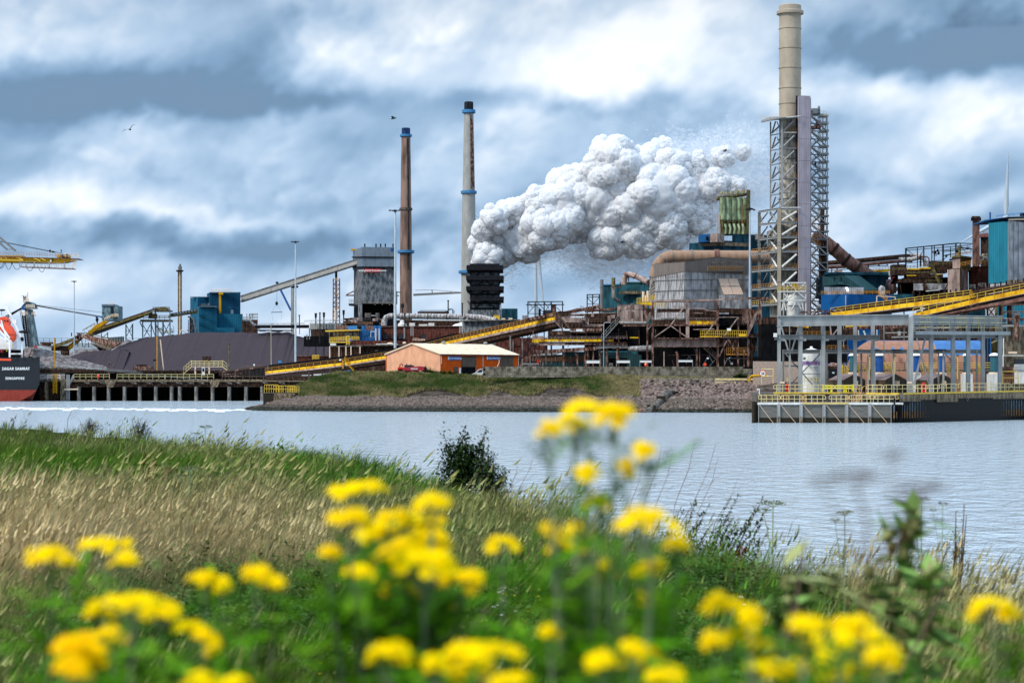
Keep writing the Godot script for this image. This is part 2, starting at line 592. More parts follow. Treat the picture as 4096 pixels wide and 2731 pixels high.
func setting() -> void:
	hn.seed = 3; hn.frequency = 0.06; hn.fractal_octaves = 3
	var wn := FastNoiseLite.new()
	wn.seed = 21; wn.frequency = 0.009; wn.fractal_octaves = 6; wn.fractal_gain = 0.62
	var wt := NoiseTexture2D.new()
	wt.width = 1024; wt.height = 1024; wt.seamless = true; wt.noise = wn
	var wm := StandardMaterial3D.new()
	wm.albedo_color = H("b2bcc1")
	wm.roughness = 0.12
	wm.metallic_specular = 1.0
	wt.as_normal_map = true
	wt.bump_strength = 11.0
	wm.normal_enabled = true
	wm.normal_texture = wt
	wm.normal_scale = 1.0
	wm.uv1_triplanar = true
	wm.uv1_world_triplanar = true
	wm.uv1_scale = W(0.06,0.1,0.03)
	M["water"] = wm
	var b := nb()
	var zs := [60.0,-60.0,-150.0,-300.0,-500.0,-900.0,-2500.0,-7000.0]
	for i in zs.size() - 1:
		var w0: float = 80 - zs[i]*0.9 if zs[i] < 0 else 130.0
		var w1: float = 80 - zs[i + 1]*0.9
		b.quad(W(-w0,0,zs[i]),W(w0,0,zs[i]),W(w1,0,zs[i + 1]),W(-w1,0,zs[i + 1]))
	one(b,"water",wm,"pale rippled harbour channel between grassy bank and steelworks","water",Vector3.ZERO,"","structure")
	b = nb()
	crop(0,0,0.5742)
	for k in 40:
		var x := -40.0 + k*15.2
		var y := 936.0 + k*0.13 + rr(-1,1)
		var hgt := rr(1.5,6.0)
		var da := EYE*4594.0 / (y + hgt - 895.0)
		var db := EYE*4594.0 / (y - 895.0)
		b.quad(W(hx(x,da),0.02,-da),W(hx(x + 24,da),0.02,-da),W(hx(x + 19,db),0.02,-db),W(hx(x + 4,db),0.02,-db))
	one(b,"painted_wake_sheen",M.white,"white streak painted for the bright reflection along a wake off the stone spit","water",Vector3.ZERO,"","structure")  # white strips carry the bright reflecting band in their colour
	b = nb()
	b.uc = true
	var nx := 110
	var nz := 130
	var grid: Array = []
	for j in nz + 1:
		var d := -6.0 + 160.0*pow(float(j) / nz,1.6)
		var row := PackedVector3Array()
		for i in nx + 1:
			var x := (float(i) / nx*2 - 1)*(14.0 + maxf(d,0)*0.42)
			row.append(W(x,bank_h(x,-d),-d))
		grid.append(row)
	for j in nz:
		for i in nx:
			var a: Vector3 = grid[j][i]
			var n := hn.get_noise_2d(a.x*6,a.z*6)
			b.col = Color(0.05 + 0.02*n,0.055 + 0.015*n,0.022)
			b.quad(grid[j][i],grid[j][i + 1],grid[j + 1][i + 1],grid[j + 1][i])
	one(b,"near_bank_ground",M.turf,"grassy earth bank sloping to the channel on the near side","ground",Vector3.ZERO,"","structure")
	b = nb()
	crop(0,0,1)
	b.prism([p2(1200,838),p2(1480,470),p2(4700,432),p2(6500,7000),p2(-2500,7000),p2(-2000,838)],-2.0,7.9)
	one(b,"works_ground",M.yard,"flat brown yard on which the steelworks stands","ground",Vector3.ZERO,"","structure")
	grass()
func tuft(n: int,h: float,w: float,spread: float,lean: float,seed_heads := 0.0) -> ArrayMesh:
	var b := nb()
	b.uc = true
	for i in n:
		var a := rf()*TAU
		var r := spread*sqrt(rf())
		var p := W(cos(a)*r,-0.03,sin(a)*r)
		var hh := h*rr(0.55,1.0)
		var out := W(cos(a),0,sin(a))*rr(0.05,0.35)*hh + W(lean*hh*rr(-0.3,2.0),0,lean*0.2*hh*rr(-1,1))
		var f := rf()*TAU
		var s := W(cos(f),0,sin(f))*w*rr(0.7,1.3)
		var k := rr(0.7,1.25)
		b.col = Color(k,k*rr(0.93,1.05),k*0.95)
		var q := p + W(0,hh*0.55,0) + out*0.3
		var t := p + W(0,hh*(0.95 - absf(lean)*0.2),0) + out
		b.tri(p - s*0.5,p + s*0.5,q + s*0.4)
		b.tri(p - s*0.5,q + s*0.4,q - s*0.4)
		b.tri(q - s*0.4,q + s*0.4,t)
		if rf() < seed_heads:
			b.col = Color(k*1.35,k*1.2,k*1.15)
			var dr := (t - q).normalized()
			var u := s.normalized()*w*1.6
			var m := t + dr*hh*0.08
			b.tri(t - u*0.3,t + u,m + dr*hh*0.09)
			b.tri(t - u,t + u*0.3,m + dr*hh*0.09 + W(0.01,0,0))
	return b.mesh(Vector3.ZERO)
func leafy(n: int,h: float,leaf: float,lean := 0.1) -> ArrayMesh:
	var b := nb()
	b.uc = true
	for i in n:
		var a := rf()*TAU
		var p := W(cos(a),0,sin(a))*0.16*sqrt(rf())
		var hh := h*rr(0.6,1.0)
		var tip := p + W(lean*hh + rr(-0.1,0.1),hh,rr(-0.1,0.1))
		b.col = Color(0.8,0.75,0.6)
		b.rod(p,tip,0.004,3,0.002,false)
		for k in 7:
			var o := p.lerp(tip,0.25 + 0.75*k / 6.0)
			for s in 2:
				var f := a + k*1.7 + s*PI + rr(-0.4,0.4)
				var dr := W(cos(f),rr(-0.4,0.5),sin(f)).normalized()
				var sd := dr.cross(Vector3.UP).normalized()
				var l := leaf*(1.1 - 0.07*k)*rr(0.7,1.2)
				var c := rr(0.6,1.35)
				b.col = Color(c,c,c)
				var m := o + dr*l*0.45
				b.tri(o,m + sd*l*0.24,m - sd*l*0.24)
				b.tri(m + sd*l*0.24,o + dr*l,m - sd*l*0.24)
	return b.mesh(Vector3.ZERO)
func grass() -> void:
	var tufts := [tuft(22,0.62,0.008,0.2,0.24),tuft(20,0.78,0.006,0.2,0.34,0.45),tuft(24,0.5,0.010,0.24,0.15)]
	var wide := [tuft(26,0.62,0.015,0.32,0.26),tuft(24,0.8,0.013,0.3,0.34,0.5)]
	var xf := [[],[],[],[],[]]
	var cs := [[],[],[],[],[]]
	var zone := FastNoiseLite.new()
	zone.seed = 9; zone.frequency = 0.11; zone.fractal_octaves = 3
	var fine := FastNoiseLite.new()
	fine.seed = 19; fine.frequency = 0.6; fine.fractal_octaves = 2
	var n := 0
	while n < 46000:
		var u := rf()
		var d := 4.5 / (1.0 - u*0.97) if rf() < 0.75 else rr(10.0,60.0)
		if d > 150.0: continue
		var x := rr(-0.30,0.30)*d + rr(-0.5,0.5)
		n += 1
		if d > shore(x) + 2.2: continue
		var y := bank_h(x,-d)
		if y < 0.7: continue
		var z := zone.get_noise_2d(x,d*0.7)
		var f := fine.get_noise_2d(x,d)
		var dry := 0.24 + 0.45*z + 0.4*f
		dry += 0.75*exp(-pow((d + 9.0*z + 4.0*f - 28.0) / 5.0,2.0))*smoothstep(-0.8,-4.0,x)
		dry -= 0.2*exp(-pow((d - 52.0) / 12.0,2.0))*smoothstep(2.0,-4.0,x)
		dry += 0.4*smoothstep(2.6,5.0,x)
		dry = clampf(dry,0.0,1.0)
		var c := Color(0.10,0.175,0.022).lerp(Color(0.56,0.44,0.23),dry)
		if dry < 0.3 and f > 0.2: c = Color(0.08,0.2,0.02)
		var k := rr(0.6,1.35)
		c = Color(c.r*k,c.g*k,c.b*k)
		var far := d > 34.0
		var i := (3 if rf() > dry*0.7 else 4) if far else (1 if rf() < dry*0.8 else (0 if rf() < 0.6 else 2))
		var s := rr(0.7,1.2)*(1.0 + 0.25*dry)*(0.95 + 0.5*hn.get_noise_2d(x*9.0,d*9.0))
		if far: s *= rr(0.9,1.3)
		if d < 9.0: s *= 0.8
		var t := Transform3D(Basis(Vector3.UP,rr(-0.6,0.6)).scaled(W(s,s,s)),W(x,y,-d))
		xf[i].append(t); cs[i].append(c)
	var called := ["meadow grass with long blades leaning in the wind","dry straw grass with seed heads on the near bank","short green grass low on the near bank","green grass along the far edge of the near bank","pale dry grass along the far edge of the near bank"]
	for i in 5:
		scatter("grass",tufts[i] if i < 3 else wide[i - 3],M.blades,xf[i],cs[i],called[i],"grass")
# ---------- far bank with the rough slope,wall of blocks,shed ----------
# bearing of each station along the toe,toe distance,height of the top
const TOE := [[960,452,-0.6],[985,444,0.15],[1055,436,1.0],[1115,432,2.7],[1200,428,5.2],[1290,424,7.4],[1350,420,8.3],[1690,416,8.2],[1790,414,7.3],[2480,404,7.2],[2600,402,6.9],[2760,400,6.4],[3060,398,6.1],[3400,396,6.0]]
func toe(s: float,k: int) -> float:
	for i in TOE.size() - 1:
		if s <= TOE[i + 1][0]:
			return lerpf(TOE[i][k],TOE[i + 1][k],clampf((s - TOE[i][0]) / float(TOE[i + 1][0] - TOE[i][0]),0,1))
	return TOE[-1][k]
const PROF := [[-6.0,-0.9],[0.0,0.0],[3.0,0.9],[9.0,2.6],[12.0,3.0],[27.0,9.0],[45.0,9.0]]
func far_h(s: float,t: float) -> float:
	var h: float = PROF[-1][1]
	for i in PROF.size() - 1:
		if t <= PROF[i + 1][0]:
			h = lerpf(PROF[i][1],PROF[i + 1][1],clampf((t - PROF[i][0]) / (PROF[i + 1][0] - PROF[i][0]),0,1))
			break
	return minf(h,toe(s,2))
func far_p(s: float,t: float) -> Vector3:
	var d := toe(s,1) + t
	var x := (s - CX) / F*d
	var n := hn.get_noise_2d(x*2.0,t*3.0)
	return W(x,far_h(s,t) + n*(0.5 if t > 10 else 0.2),-d)
func far_bank() -> void:
	crop(0,0,1)
	var b := nb()
	b.uc = true
	var ts := [-6.0,0.0,1.5,3.0,5.0,7.0,9.0,10.5,12.0,14.5,17.0,19.5,22.0,24.5,27.0,30.0,36.0,44.0]
	var ss: Array = []
	var s := 960.0
	while s <= 3380.0:
		ss.append(s); s += 22.0
	for i in ss.size() - 1:
		for j in ts.size() - 1:
			var t: float = ts[j]
			var n := hn.get_noise_2d(ss[i]*0.08,t*2.0)
			var c := Color(0.085,0.068,0.055)
			if t < 1.6: c = Color(0.035,0.036,0.028)
			elif t < 11: c = Color(0.115,0.09,0.076)
			if ss[i] > 2560: c = c.lerp(Color(0.15,0.115,0.095),0.6 if t > 5 else 0.25)
			c = Color(c.r*(1 + 0.5*n),c.g*(1 + 0.5*n),c.b*(1 + 0.5*n))
			b.col = c
			b.quad(far_p(ss[i],t),far_p(ss[i + 1],t),far_p(ss[i + 1],ts[j + 1]),far_p(ss[i],ts[j + 1]))
	one(b,"far_bank_ground",M.turf,"brown stone faced slope of the far bank above the waterline","ground",Vector3.ZERO,"","structure")
	var st := nb()
	st.uc = true
	st.ball(Vector3.ZERO,W(0.5,0.32,0.42),3,5)
	var sm := st.mesh(Vector3.ZERO)
	var xf: Array = []
	var cs: Array = []
	for k in 15000:
		var q := rr(990,3040)
		var t := rr(-0.3,11.0) if q < 2560 or rf() < 0.3 else rr(2.0,22.0)
		if q < 2560 and rf() < 0.35: t = rr(0,8)
		if toe(q,2) < far_h(3000,t) - 1.2 and t > 4: continue
		var sc := rr(0.5,1.2)
		xf.append(Transform3D(Basis(W(rf(),1,rf()).normalized(),rf()*TAU).scaled(Vector3.ONE*sc),far_p(q,t) + W(0,0.05,0)))
		var v0 := rr(0.6,1.4)
		var c := Color(0.135,0.104,0.086)
		if t < 1.8: c = Color(0.035,0.037,0.03)
		elif q > 2560: c = Color(0.19,0.14,0.12) if t > 9 or rf() < 0.25 else Color(0.11,0.088,0.07)
		elif t < 3.4: c = Color(0.075,0.065,0.055)
		cs.append(Color(c.r*v0,c.g*v0,c.b*v0))
	scatter("armour_stones",sm,M.stones,xf,cs,"loose brown and pinkish stones covering the lower slope of the far bank","stones")
	var tf := tuft(10,1.1,0.16,0.5,0.35)
	xf = []
	cs = []
	for k in 26000:
		var q := rr(1150,3040)
		var t := rr(10.5,36.0)
		var n := hn.get_noise_2d(q*0.06,t*1.5)
		var n2 := hn.get_noise_2d(q*0.2 + 90.0,t*4.0)
		if q > 2560 and t < 21.0: continue
		var edge := 10.5 + 2.5*n + (6.0*exp(-pow((q - 1750.0) / 100.0,2.0)) + 6.5*exp(-pow((q - 2260.0) / 120.0,2.0)) + 3.5*exp(-pow((q - 2000.0) / 60.0,2.0)))
		if q < 1560: edge += 2.0*smoothstep(1560,1200,q)
		if t < edge: continue
		if q < 1300 and far_h(3000,t) > toe(q,2) + 2.5: continue
		var dry := clampf(0.3 + 0.9*n + 0.6*n2 + (0.5 if t > 25 else 0.0) + 0.7*smoothstep(2380,2540,q) + 0.5*exp(-pow((t - edge) / 1.2,2.0)),0,1)
		var c := Color(0.06,0.09,0.024).lerp(Color(0.26,0.21,0.10),dry)
		var v0 := rr(0.6,1.3)
		xf.append(Transform3D(Basis(Vector3.UP,rf()*0.9).scaled(Vector3.ONE*rr(0.5,1.05)*(0.55 if t > 23 else 1.0)),far_p(q,t)))
		cs.append(Color(c.r*v0,c.g*v0,c.b*v0))
	scatter("grass",tf,M.blades,xf,cs,"rough green and straw grass covering the upper slope of the far bank","grass")
	var herb := leafy(5,2.2,0.9)
	xf = []
	cs = []
	for k in 90:
		var q := rr(2935,3040)
		xf.append(Transform3D(Basis(Vector3.UP,rf()*TAU).scaled(Vector3.ONE*rr(0.5,1.0)),far_p(q,rr(20.0,24.0))))
		cs.append(Color(0.04,0.075,0.02))
	for k in 110:
		var q := rr(1690,1830)
		xf.append(Transform3D(Basis(Vector3.UP,rf()*TAU).scaled(Vector3.ONE*rr(0.4,0.8)),far_p(q,rr(30.0,36.0))))
		cs.append(Color(0.05,0.095,0.02))
	scatter("weeds",herb,M.leaves,xf,cs,"dark leafy weeds in clumps along the top of the far bank","weeds")
	b = nb()
	b.slab([v(978,1640,446),v(1000,1624,447),v(1060,1618,446),v(1110,1640,440)],W(0,0,-5))
	one(b,"stone_spit",M.concrete_dark,"low dark spit of stone jutting into water at end of the bank","rock",Vector3.ZERO,"","structure")
	T("landing_stage","small timber landing stage with yellow handrails by the spit of the bank","landing stage",v(1110,1640,440))
	for k in 9:
		b = nb()
		var x := 1053.0 + k*5.2
		b.box(v(x,1572 + (k % 3)*1.5,440),v(x + 4.6,1640,439.6))
		put(b,"pile",M.timber_wet)
	for k in 5:
		b = nb()
		b.box(v(1094,1574 + k*7,439.4),v(1180 - k*6,1580 + k*7,439.2))
		put(b,"plank",M.concrete_brown)
	b = nb()
	b.box(v(1053,1570,445),v(1185,1573,439.5))
	put(b,"deck",M.concrete_dark)
	for e in [[1057,1112,1539],[1094,1128,1544],[1114,1180,1543],[1150,1195,1546]]:
		b = nb()
		b.rail(v(e[0],1570,440.2),v(e[1],1570,440.2),ln(1570 - e[2],440),0.55,0.055,1)
		put(b,"railing",M.yellow_rail)
	T("block_wall","long grey wall of stacked concrete blocks on top of the far bank","wall",v(1940,1520,428))
	var lo := 7.2
	var x0 := hx(1932,428)
	var x1 := hx(3010,428)
	var nc := 60
	var rows := 5
	var hh := (hy(1466,428) - lo) / rows
	var bw := (x1 - x0) / nc
	var kinds := [M.block_wall,M.block_pale,M.block_dark,M.block_wall]
	for r in rows:
		for c in nc:
			if r == 4 and c > 57: continue
			b = nb()
			var o := 0.5*bw*(r % 2)
			var xa := x0 + c*bw + o + 0.015
			var j := rr(-0.03,0.03)
			b.box(W(xa,lo + r*hh + 0.012,-428.8 + j),W(xa + bw - 0.03,lo + (r + 1)*hh - 0.012,-428 + j))
			put(b,"block",kinds[rng.randi() % 4])
	b = nb()
	b.box(W(x0,lo,-428.7),W(x1,lo + rows*hh - 0.05,-428.1))
	put(b,"mortar_core",M.black)
	T("guard_fence","low weathered post and rail fence in front of the block wall","fence",v(2600,1530,420))
	for k in 11:
		b = nb()
		var x := 2585 + k*45.0
		b.bar(v(x,1512,418),v(x,1536,418),0.35)
		put(b,"post",M.block_pale)
	b = nb()
	b.bar(v(2585,1515,417.8),v(2860,1516,417.8),0.14,0.35)
	put(b,"rail",M.block_pale)
	b = nb()
	b.bar(v(2860,1516,417.8),v(3040,1517,417.8),0.16,0.4)
	put(b,"rail",M.pale_rail)
	b = nb()
	b.bar(v(2860,1529,417.8),v(2945,1530,417.8),0.16,0.3)
	put(b,"rail",M.pale_rail)
	crop(2450,1480,2.0677)
	T("outfall_pipe","thick dark outfall pipe running down the stone slope into the water","pipe",v(270,380,403))
	b = nb()
	b.pipe([v(262,372,401),v(345,320,404),v(420,238,409),v(455,200,413),v(490,190,417)],0.95,12)
	put(b,"pipe",M.concrete_dark)
	b = nb()
	b.pipe([v(478,192,415),v(520,188,417),v(582,190,420)],0.6,10)
	put(b,"upper_pipe",M.concrete)
	for q in [[378,215,262,407],[425,218,290,407],[300,285,345,403],[350,290,365,402],[540,178,225,416]]:
		b = nb()
		b.bar(v(q[0],q[1],q[3]),v(q[0],q[2],q[3]),0.6)
		put(b,"post",M.timber_wet)
	b = nb()
	b.bar(v(375,225,407),v(440,225,407),0.5)
	put(b,"crosspiece",M.timber_wet)
	b = nb()
	b.bar(v(455,182,414),v(545,182,414),0.6,0.4)
	put(b,"crosspiece",M.timber_wet)
	T("old_pipe_end","rusty broken pipe end lying on timber stubs at the water's edge","pipe",v(210,380,402))
	b = nb()
	b.pipe([v(165,352,401),v(270,335,401.5)],0.55,9)
	put(b,"pipe",M.rust)
	for q in [180,212]:
		b = nb()
		b.bar(v(q,330,401),v(q,384,401),0.55)
		put(b,"stub",M.timber_wet)
	b = nb()
	b.pipe([v(1018,388,400),v(1060,380,400),v(1096,362,400.5)],0.35,7,[0.45,0.4,0.15])
	one(b,"driftwood_log",M.wood_brown,"grey brown driftwood log stranded at foot of the stone slope","log",v(1060,388,400))
	T("gull","white gull perched on the driftwood log","bird",v(1020,372,399.8))
	b = nb()
	b.ball(v(1020,368,399.8),W(0.28,0.16,0.14),6,8)
	put(b,"body",M.white)
	b = nb()
	b.ball(v(1016,363,399.8),W(0.1,0.1,0.1),5,7)
	put(b,"head",M.white)
	T("round_sign","round white sign with red rim beside the tan tarpaulin","sign",v(1245,60,405))
	b = nb()
	b.rod(v(1245,28,405),v(1245,28,404.9),0.72,20)
	put(b,"rim",M.red)
	b = nb()
	b.rod(v(1245,28,404.9),v(1245,28,404.85),0.56,20)
	put(b,"face",M.white)
	b = nb()
	b.bar(v(1245,42,405.1),v(1245,100,405.1),0.1)
	put(b,"post",M.grey_paint)
	words("50",0.7,0.02,Transform3D(R,v(1245,28,404.8)),M.black,cur)
	T("bent_pipe_barrier","orange yellow bent pipe barrier at end of the block wall","barrier",v(1140,88,408))
	b = nb()
	b.pipe([v(1133,92,408),v(1137,58,408),v(1150,50,408),v(1235,45,408),v(1270,42,408),v(1280,60,408)],0.26,8)
	put(b,"tube",M.crane_yellow)
	b = nb()
	b.bar(v(1115,75,408),v(1150,5,408),0.3)
	put(b,"prop",M.timber)
	T("bank_railing","short pale yellow railing on the concrete end of the bank","railing",v(1290,110,402))
	b = nb()
	b.rail(v(1238,112,402),v(1332,112,402),2.9,1.9,0.1,1)
	put(b,"rail",M.pale_rail)
# gabled house: plan corners a (front,gable side),b (front,far side),c,e follow round; ridge runs from mid a-e to mid b-c
func gable(a: Vector2,b2: Vector2,c: Vector2,e: Vector2,y0: float,ye: float,yr: float) -> Array:
	var lo := [W(a.x,y0,a.y),W(b2.x,y0,b2.y),W(c.x,y0,c.y),W(e.x,y0,e.y)]
	var hi := [W(a.x,ye,a.y),W(b2.x,ye,b2.y),W(c.x,ye,c.y),W(e.x,ye,e.y)]
	var m := (a + e) / 2
	var n := (b2 + c) / 2
	return [lo,hi,W(m.x,yr,m.y),W(n.x,yr,n.y)]
func shed() -> void:
	crop(1500,1350,3.618)
	var y0 := 7.7
	var ye := hy(238,460)
	var A := p2(945,460)
	var E := p2(155,469)
	var Bb := p2(2075,472)
	var Cc := Bb + (E - A)
	var yr := hy(92,466)
	var g := gable(A,Bb,Cc,E,y0,ye,yr)
	T("workshop_shed","orange workshop shed with cream roof and salmon gable end","shed",W(A.x,y0,A.y))
	var lo: Array = g[0]
	var hi: Array = g[1]
	var w := (Bb - A).normalized()
	var wd := W(w.x,0,w.y)
	var nd := W(-w.y,0,w.x)
	if nd.z < 0: nd = -nd
	var b := nb()
	b.slab([lo[0],lo[1],hi[1],hi[0]],-nd*0.25)
	put(b,"front_wall",M.orange_wall)
	b = nb()
	var gd := (W(E.x,0,E.y) - W(A.x,0,A.y)).normalized()
	b.slab([lo[0] - wd*0.01,hi[0] - wd*0.01,g[2] - wd*0.01,hi[3] - wd*0.01,lo[3] - wd*0.01],wd*0.25)
	put(b,"gable_wall",M.salmon_wall)
	b = nb()
	b.slab([lo[1],hi[1],g[3],hi[2],lo[2]],-wd*0.25)
	b.slab([lo[2],hi[2],hi[3],lo[3]],nd*0.25)
	put(b,"rear_wall",M.orange_wall)
	b = nb()
	var up := W(0,0.14,0)
	var ov := nd*0.35 - W(0,0.12,0)
	b.slab([hi[0] + ov - wd*0.25,hi[1] + ov + wd*0.25,g[3] + wd*0.25,g[2] - wd*0.25],up)
	b.slab([hi[3] - wd*0.25 - ov*W(1,-1,1),hi[2] + wd*0.25 - ov*W(1,-1,1),g[3] + wd*0.25,g[2] - wd*0.25],up)
	var roof := put(b,"roof",M.cream_roof)
	b = nb()
	b.bar(hi[0] + ov - wd*0.25 + nd*0.1,hi[1] + ov + wd*0.25 + nd*0.1,0.16,0.22)
	put(b,"gutter",M.brick_pale,roof)
	b = nb()
	b.bar(hi[0] - wd*0.3 + up*0.6,g[2] - wd*0.3 + up*0.6,0.1,0.3)
	b.bar(hi[3] - wd*0.3 + up*0.6,g[2] - wd*0.3 + up*0.6,0.1,0.3)
	put(b,"verge_board",M.trim_pale,roof)
	for f in [0.39,0.93]:
		b = nb()
		var r: Vector3 = g[2].lerp(g[3],f)
		b.lathe(r - W(0,0.2,0),[Vector2(0.25,0),Vector2(0.25,0.45),Vector2(0.5,0.5),Vector2(0.5,0.75),Vector2(0.0,0.95)],10)
		put(b,"vent",M.grey_paint,roof)
	var L := (Bb - A).length()
	var fr := func(x: float,y: float,o: float) -> Vector3:
		var s := (x - 945.0) / (2075.0 - 945.0)
		s = s*460.0 / (472.0 - s*12.0)
		var q: Vector3 = lo[0] + wd*L*s + nd*o
		q.y = hy(y,461 + 12*s)
		return q
	var opening := func(x1: float,x2: float,t: float,bt: float,o: float,nm: String,m: Material,par: Node3D,dp := 0.06) -> MeshInstance3D:
		var bb := nb()
		bb.slab([fr.call(x1,bt,o),fr.call(x2,bt,o),fr.call(x2,t,o),fr.call(x1,t,o)],nd*dp)
		return put(bb,nm,m,par)
	opening.call(1252,1450,275,550,0.02,"door_opening",M.black,cur)
	var rd: MeshInstance3D = opening.call(1255,1447,282,425,0.07,"roller_door",M.door_grey,cur)
	for k in 7:
		opening.call(1255,1447,300 + k*18,303 + k*18,0.13,"slat",M.concrete_brown,rd,0.03)
	opening.call(1450,1462,270,550,0.02,"door_frame",M.brick_pale,cur,0.1)
	var r2: MeshInstance3D = opening.call(1810,2000,268,500,0.05,"roller_door",M.door_grey,cur)
	for k in 10:
		opening.call(1812,1998,285 + k*20,288 + k*20,0.11,"slat",M.concrete_brown,r2,0.03)
	opening.call(1136,1192,422,550,0.02,"side_door",M.door_grey,cur)
	opening.call(945,1252,240,262,0.01,"eaves_band",M.machine_red,cur,0.03)
	for x in [955,1556,2068]:
		opening.call(x,x + 7,245,380 if x < 1000 else 450,0.02,"downpipe",M.trim_pale,cur,0.12)
	opening.call(1212,1234,440,520,0.03,"extinguisher",M.white,cur,0.2)
	for e in [[1052,1232,275,326,"Olie en vetopslag"],[1618,1790,275,322,"Opslag oliescherm"]]:
		var sg: MeshInstance3D = opening.call(e[0],e[1],e[2],e[3],0.03,"name_board",M.sign_blue,cur,0.15)
		opening.call(e[0],e[0] + 7,e[2],e[3],0.03,"edge_strip",M.white,sg,0.17)
		var mid: Vector3 = fr.call((e[0] + e[1]) / 2.0 + 4,(e[2] + e[3]) / 2.0,0.2)
		words(e[4],0.46,0.03,Transform3D(Basis(wd,Vector3.UP,nd),mid),M.white,sg)
	T("van","small white van parked by the open shed door behind the wall end","van",v(1480,555,436))
	var vx := func(x: float,y: float,o: float) -> Vector3: return v(x,y,436.0 - o)
	b = nb()
	var lower := [vx.call(1393,556,0),vx.call(1705,556,0),vx.call(1705,505,0),vx.call(1450,505,0),vx.call(1402,524,0)]
	var cab := [vx.call(1445,508,0.0),vx.call(1705,508,0.0),vx.call(1705,454,0.0),vx.call(1530,452,0.0),vx.call(1500,459,0.0)]
	b.slab(lower,W(0,0,-1.9))
	b.slab(cab,W(0,0,-1.9))
	put(b,"body",M.white_paint)
	b = nb()
	b.slab([vx.call(1470,505,0.02),vx.call(1545,502,0.02),vx.call(1560,462,0.02),vx.call(1512,464,0.02)],W(0,0,-0.02))
	put(b,"side_window",M.glass_dark)
	for x in [1440,1640]:
		b = nb()
		b.rod(vx.call(x,550,0.05),vx.call(x,550,-0.2),0.34,14)
		put(b,"wheel",M.tyre)
	b = nb()
	b.box(vx.call(1396,530,0.03),vx.call(1412,522,-0.2))
	put(b,"headlight",M.grey_paint)
	T("loader","red machine with long boom and dark cab beside the salmon gable","loader",v(540,490,444))
	var q := func(x: float,y: float,o: float) -> Vector3: return v(x,y,444.0 - o)
	b = nb()
	b.slab([q.call(325,430,0),q.call(325,475,0),q.call(395,480,0),q.call(420,440,0),q.call(400,428,0)],W(0,0,-2.2))
	put(b,"counterweight",M.red)
	b = nb()
	b.slab([q.call(400,435,0.3),q.call(400,478,0.3),q.call(600,482,0.3),q.call(715,470,0.3),q.call(700,420,0.3),q.call(650,414,0.3)],W(0,0,-0.8))
	var bm := put(b,"boom",M.machine_red)
	words("VEILIG",0.5,0.02,Transform3D(R,q.call(565,452,0.34)),M.white,bm)
	b = nb()
	b.slab([q.call(698,425,0.2),q.call(715,495,0.2),q.call(748,490,0.2),q.call(745,430,0.2),q.call(725,420,0.2)],W(0,0,-0.9))
	put(b,"boom_head",M.tyre)
	b = nb()
	b.slab([q.call(418,430,-0.6),q.call(570,432,-0.6),q.call(560,405,-0.6),q.call(520,395,-0.6),q.call(425,395,-0.6)],W(0,0,-1.2))
	put(b,"cab",M.glass_dark)
	b = nb()
	b.pipe([q.call(355,430,-0.3),q.call(360,392,-0.3),q.call(376,380,-0.3),q.call(395,392,-0.3),q.call(402,415,-0.3)],0.14,6)
	put(b,"hose",M.machine_red)
	b = nb()
	b.rod(q.call(455,395,-1),q.call(455,378,-1),0.1)
	b.rod(q.call(518,395,-1),q.call(520,380,-1),0.1)
	put(b,"beacon",M.dark_steel)
	for x in [365,470,590]:
		b = nb()
		b.rod(q.call(x,500,0.1),q.call(x,500,-0.4),0.75,14)
		put(b,"wheel",M.tyre)
	b = nb()
	crop(1950,1180,4.2)
	b.box(v(540,1165,446),v(870,1215,450))
	b.slab([v(560,1165,446),v(870,1165,446),v(860,1145,447),v(575,1145,447)],W(0,0,-2))
	one(b,"skip_container",M.concrete_dark,"dark open skip standing behind the wall beside the shed","skip",v(700,1200,446))
	T("lean_post","pale bent post leaning over wall between sign and roller door","post",v(170,1200,440))
	b = nb()
	b.pipe([v(165,1205,436),v(195,1140,436),v(198,1098,436)],0.09,6)
	put(b,"shaft",M.trim_pale)
	b = nb()
	b.box(v(185,1103,436.1),v(208,1092,435.9))
	put(b,"cap",M.trim_pale)
# ---------- timber faced pier with grey steel frame ----------
func loop_rail(x1: float,x2: float,yt: float,yb: float,d: float,m: Material,par: Node3D,posts := 3,dd := 0.0) -> void:
	var b := nb()
	var r := 0.045
	var k := minf((yb - yt)*0.22,(x2 - x1)*0.2)
	var e := d + dd
	var ym := (yt + yb) / 2 - (yb - yt)*0.02
	b.pipe([v(x1,ym,d),v(x1,yt + k,d),v(x1 + k*0.4,yt + k*0.2,d),v(x1 + k,yt,d),v(x2 - k,yt,e),v(x2 - k*0.4,yt + k*0.2,e),v(x2,yt + k,e),v(x2,ym,e)],r,5)
	b.pipe([v(x1,ym,d),v(x2,ym,e)],r,5)
	for i in posts:
		var t := (i + 0.5) / posts
		var x := lerpf(x1,x2,t)
		var f := lerpf(d,e,t)
		b.rod(v(x,yb,f),v(x,yt,f),r,5)
	put(b,"railing",m,par)
